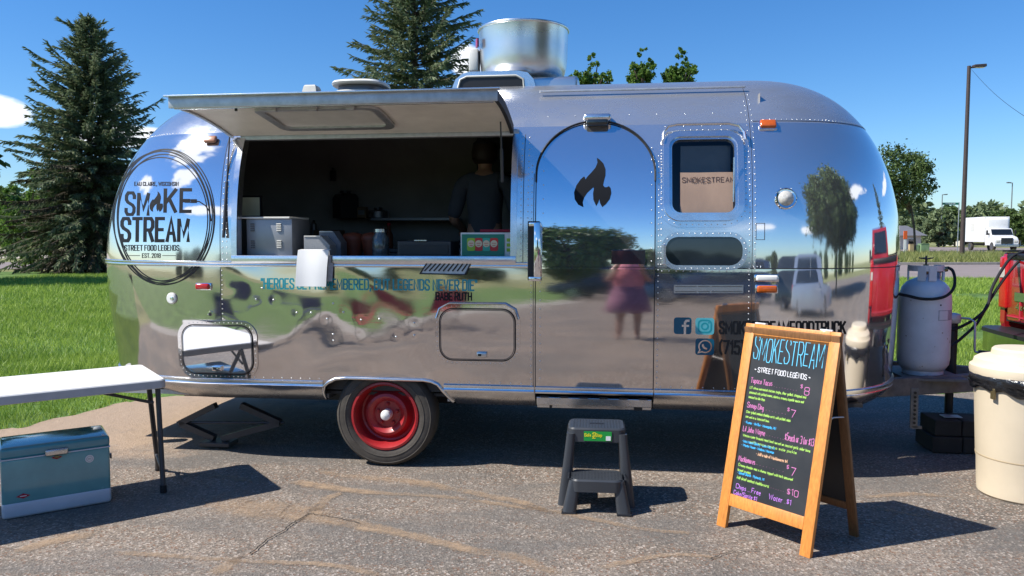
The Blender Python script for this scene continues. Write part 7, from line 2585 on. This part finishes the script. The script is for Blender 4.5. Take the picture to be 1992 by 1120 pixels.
# bushes and trees of the right background
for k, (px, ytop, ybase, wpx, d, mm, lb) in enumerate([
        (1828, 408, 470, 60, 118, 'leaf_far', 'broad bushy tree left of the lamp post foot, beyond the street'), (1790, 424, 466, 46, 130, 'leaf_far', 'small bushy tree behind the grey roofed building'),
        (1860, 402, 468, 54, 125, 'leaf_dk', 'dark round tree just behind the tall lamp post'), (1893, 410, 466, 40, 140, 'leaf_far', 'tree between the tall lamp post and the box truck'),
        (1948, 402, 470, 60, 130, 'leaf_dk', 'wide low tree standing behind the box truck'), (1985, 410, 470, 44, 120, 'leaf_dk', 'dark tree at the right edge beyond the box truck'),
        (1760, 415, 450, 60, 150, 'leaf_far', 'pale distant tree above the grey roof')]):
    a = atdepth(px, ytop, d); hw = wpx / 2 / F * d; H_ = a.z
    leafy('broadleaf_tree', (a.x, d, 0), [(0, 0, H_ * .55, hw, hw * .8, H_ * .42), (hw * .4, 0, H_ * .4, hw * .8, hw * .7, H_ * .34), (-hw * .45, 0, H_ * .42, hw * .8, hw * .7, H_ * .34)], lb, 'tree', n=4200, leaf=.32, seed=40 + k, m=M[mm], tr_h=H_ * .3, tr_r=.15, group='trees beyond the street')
# left dark trees
for k, (px, ytop, wpx, d, lb) in enumerate([(12, 372, 62, 66, 'dark round tree at the left edge, beyond the gravel field'), (-70, 360, 90, 70, 'dark tree partly cut by the left edge of the photo')]):
    a = atdepth(px, ytop, d); hw = wpx / 2 / F * d; H_ = a.z
    leafy('broadleaf_tree', (a.x, d, 0), [(0, 0, H_ * .55, hw, hw * .8, H_ * .42), (hw * .4, 0, H_ * .42, hw * .8, hw * .7, H_ * .36)], lb, 'tree', n=7000, leaf=.22, seed=60 + k, m=M['leaf_dk'], tr_h=H_ * .3, tr_r=.15, group='dark trees on the left')
# far wood as one mass
def wood(name, x0, x1, y0, y1, hmin, hmax, n, leaf, m, label, seed):
    rg = np.random.default_rng(seed)
    nt_ = int(max(20, (x1 - x0) / 5))
    tx_ = rg.uniform(x0, x1, nt_); ty_ = rg.uniform(y0, y1, nt_); th_ = rg.uniform(hmin, hmax, nt_)
    i = rg.integers(0, nt_, n)
    v = rg.normal(size=(n, 3)); v /= np.linalg.norm(v, axis=1)[:, None]; v *= rg.uniform(.6, 1, n)[:, None]
    c = np.stack([tx_[i] + v[:, 0] * th_[i] * .42, ty_[i] + v[:, 1] * th_[i] * .35, th_[i] * (.5 + v[:, 2] * .5)], 1)
    a = rg.normal(size=(n, 3)); a /= np.linalg.norm(a, axis=1)[:, None]
    b = np.cross(a, rg.normal(size=(n, 3))); b /= np.linalg.norm(b, axis=1)[:, None]
    s = rg.uniform(.6, 1.3, n)[:, None] * leaf
    q = np.stack([c - a * s, c + b * s * .6, c + a * s, c - b * s * .6], 1).reshape(-1, 3)
    o = rawmesh(name, q, np.arange(len(q)).reshape(-1, 4), m)
    tag(o, label, 'wood', kind='stuff')
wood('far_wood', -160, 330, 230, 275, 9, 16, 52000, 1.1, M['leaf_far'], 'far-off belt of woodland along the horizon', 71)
wood('far_wood', -130, -36, 118, 135, 6, 10, 22000, .6, M['leaf_dk'], 'dark wood beyond the gravel field on the left', 72)
wood('far_wood', -120, 150, -95, -70, 3.5, 7, 36000, .6, M['leaf_dk'], 'belt of trees behind the camera, mirrored at the trailer belt line', 73)
# trees mirrored in the trailer
leafy('broadleaf_tree', (17.5, -10, 0), [(0, 0, 8.2, 7.4, 7.0, 4.3), (.5, 0, 5.6, 8.2, 7.6, 3.2)], 'big round tree on the lot, mirrored in the front end cap', 'tree', n=40000, leaf=.30, seed=81, m=M['leaf_dk'], tr_h=2.8, tr_r=.2, group='trees mirrored in the trailer')
leafy('broadleaf_tree', (-6.5, -34, 0), [(0, 0, 4.4, 3.4, 3, 3.3)], 'round tree behind the camera, mirrored at the bottom of the door window line', 'tree', n=8000, leaf=.22, seed=82, m=M['leaf_dk'], tr_h=2, tr_r=.25, group='trees mirrored in the trailer')
spruce((24, 8, 0), 8.5, 2.4, 17, 'spruce to the right outside the photo, mirrored at the edge of the front end cap', dry=False, levels=24, per=10, sprig=36)

# ------------------------------------------------------------------ far buildings, poles, signs
def lamp_post(px, ybase, ytop, arm, d, r, label, double=False, mm='pole'):
    b = atdepth(px, ybase, d); t = atdepth(px, ytop, d)
    e = empty('lamp_post', (b.x, d, 0), 0, label, 'lamp post')
    mb = MB(); mb.tube([(0, 0, 0), (0, 0, t.z)], [r, r * .72], 12); mb.build('pole', M[mm], e, smooth=60)
    mb = MB(); mb.lathe([(r * 2, 0), (r * 2, .15), (r * 1.2, .25)], n=12); mb.build('pole_base', M['kerb'], e)
    mb = MB(); mb.tube([(0, 0, t.z - .15), (arm * .5, 0, t.z - .05)], r * .35, 8); mb.build('arm', M[mm], e)
    mb = MB(); mb.box((arm * .75, 0, t.z), (abs(arm) * .9, .42, .20), Matrix.Rotation(R(-4 if arm > 0 else 4), 3, 'Y'), bev=.04); ld_ = mb.build('lamp_head', M[mm], e)
    mb = MB(); mb.box((arm * .75, 0, t.z - .11), (abs(arm) * .7, .34, .02)); mb.build('lamp_glass', M['clear_lens'], ld_)
    return e
lamp_post(1871, 502, 128, .95, 55, .165, 'tall dark bronze lamp post standing on the verge right of the trailer')
lamp_post(1966, 440, 355, -.9, 150, .12, 'thin distant lamp post above the box truck', mm='pole_grey')
lamp_post(1831, 440, 378, .9, 170, .12, 'thin distant lamp post left of the green street sign', mm='pole_grey')
lamp_post(1953, 440, 400, .9, 230, .12, 'furthest short lamp post behind the box truck', mm='pole_grey')
# street sign
b = atdepth(1867, 396, 60)
e = empty('street_sign', (b.x - .05, 60, 0), 0, 'green street name sign beside the tall lamp post', 'street sign')
mb = MB(); mb.tube([(0, 0, 0), (0, 0, b.z + .1)], .035, 8); mb.build('sign_post', M['galv'], e)
mb = MB().box((-.66, 0, b.z), (1.25, .03, .17), bev=.005); mb.build('sign_blade', M['sign_g'], e)
mb = MB(); mb.box((-.70, -.018, b.z), (.8, .004, .05)); mb.build('sign_print', M['label_w'], e)
# power line
mb = MB(); a, b = atdepth(1890, 135, 60), atdepth(2040, 255, 34)
mb.tube([a.lerp(b, k / 12) - Vector((0, 0, .35 * math.sin(math.pi * k / 12))) for k in range(13)], .012, 5)
ln_ = mb.build('power_line', M['black']); tag(ln_, 'thin overhead wire slanting down from the tall lamp post to the right edge', 'wire')
# marker and utility boxes
b = Vector((*ground(1760, 492), 0)); d = b.y
s_ = d / F
e = empty('marker_post', b, 0, 'white post with an orange top beside the utility boxes', 'marker post')
mb = MB(); mb.box((0, 0, 21 * s_), (5 * s_, .06, 42 * s_), bev=.01); mb.build('post', M['white_paint'], e)
mb = MB(); mb.box((0, -.01, 35 * s_), (7 * s_, .08, 16 * s_), bev=.01); mb.build('orange_cap', M['orange'], e)
for (px, w_, h_, m, lb) in ((1772, 9, 16, 'util_tan', 'tan utility box, leftmost of the row on the verge'), (1783, 8, 14, 'util_green', 'small dark green utility box in the middle of the row'), (1796, 17, 17, 'util_green', 'widest pale green utility box, rightmost of the row')):
    b = Vector((*ground(px, 491), 0))
    e = empty('utility_box', b, 0, lb, 'utility box', group='utility boxes on the verge')
    mb = MB(); mb.box((0, 0, h_ * s_ / 2), (w_ * s_, w_ * s_ * .8, h_ * s_), bev=.04); mb.build('cabinet', M[m], e)
    mb = MB(); mb.box((0, 0, h_ * s_ + .02), (w_ * s_ * 1.05, w_ * s_ * .85, .05), bev=.01); mb.build('cabinet_lid', M[m], e)
# houses
def house(x0, x1, ye, yr, d, label, m_w='siding', depth=9):
    a, b = atdepth(x0, ye, d), atdepth(x1, ye, d); rz_ = atdepth(x0, yr, d).z
    e = empty('house', ((a.x + b.x) / 2, d, 0), 0, label, 'house')
    w_ = b.x - a.x; he = a.z
    mb = MB().box((0, depth / 2, he / 2), (w_, depth, he)); mb.build('wall', M[m_w], e)
    mb = MB(); mb.prism([(-.6, he), (depth + .6, he), (depth / 2, rz_ + .4)], lambda y, z: (-w_ / 2 - .5, y, z), lambda y, z: (w_ / 2 + .5, y, z)); mb.build('roof', M['roof_grey'], e)
    n = max(2, int(w_ / 3))
    for k in range(n):
        mb = MB().box((-w_ / 2 + (k + .5) * w_ / n, -.03, he * .5), (.9, .08, 1.0)); f_ = mb.build('window', M['white_paint'], e)
        mb = MB().box((-w_ / 2 + (k + .5) * w_ / n, -.08, he * .5), (.75, .04, .85)); mb.build('pane', M['car_glass'], f_)
house(1715, 1792, 458, 444, 95, 'low house with a long grey shingle roof behind the utility boxes')
house(1872, 1884, 462, 440, 135, 'small pale gabled house between the lamp post and the box truck', depth=7)
house(1976, 2030, 465, 445, 130, 'pale house at the right edge beyond the box truck')
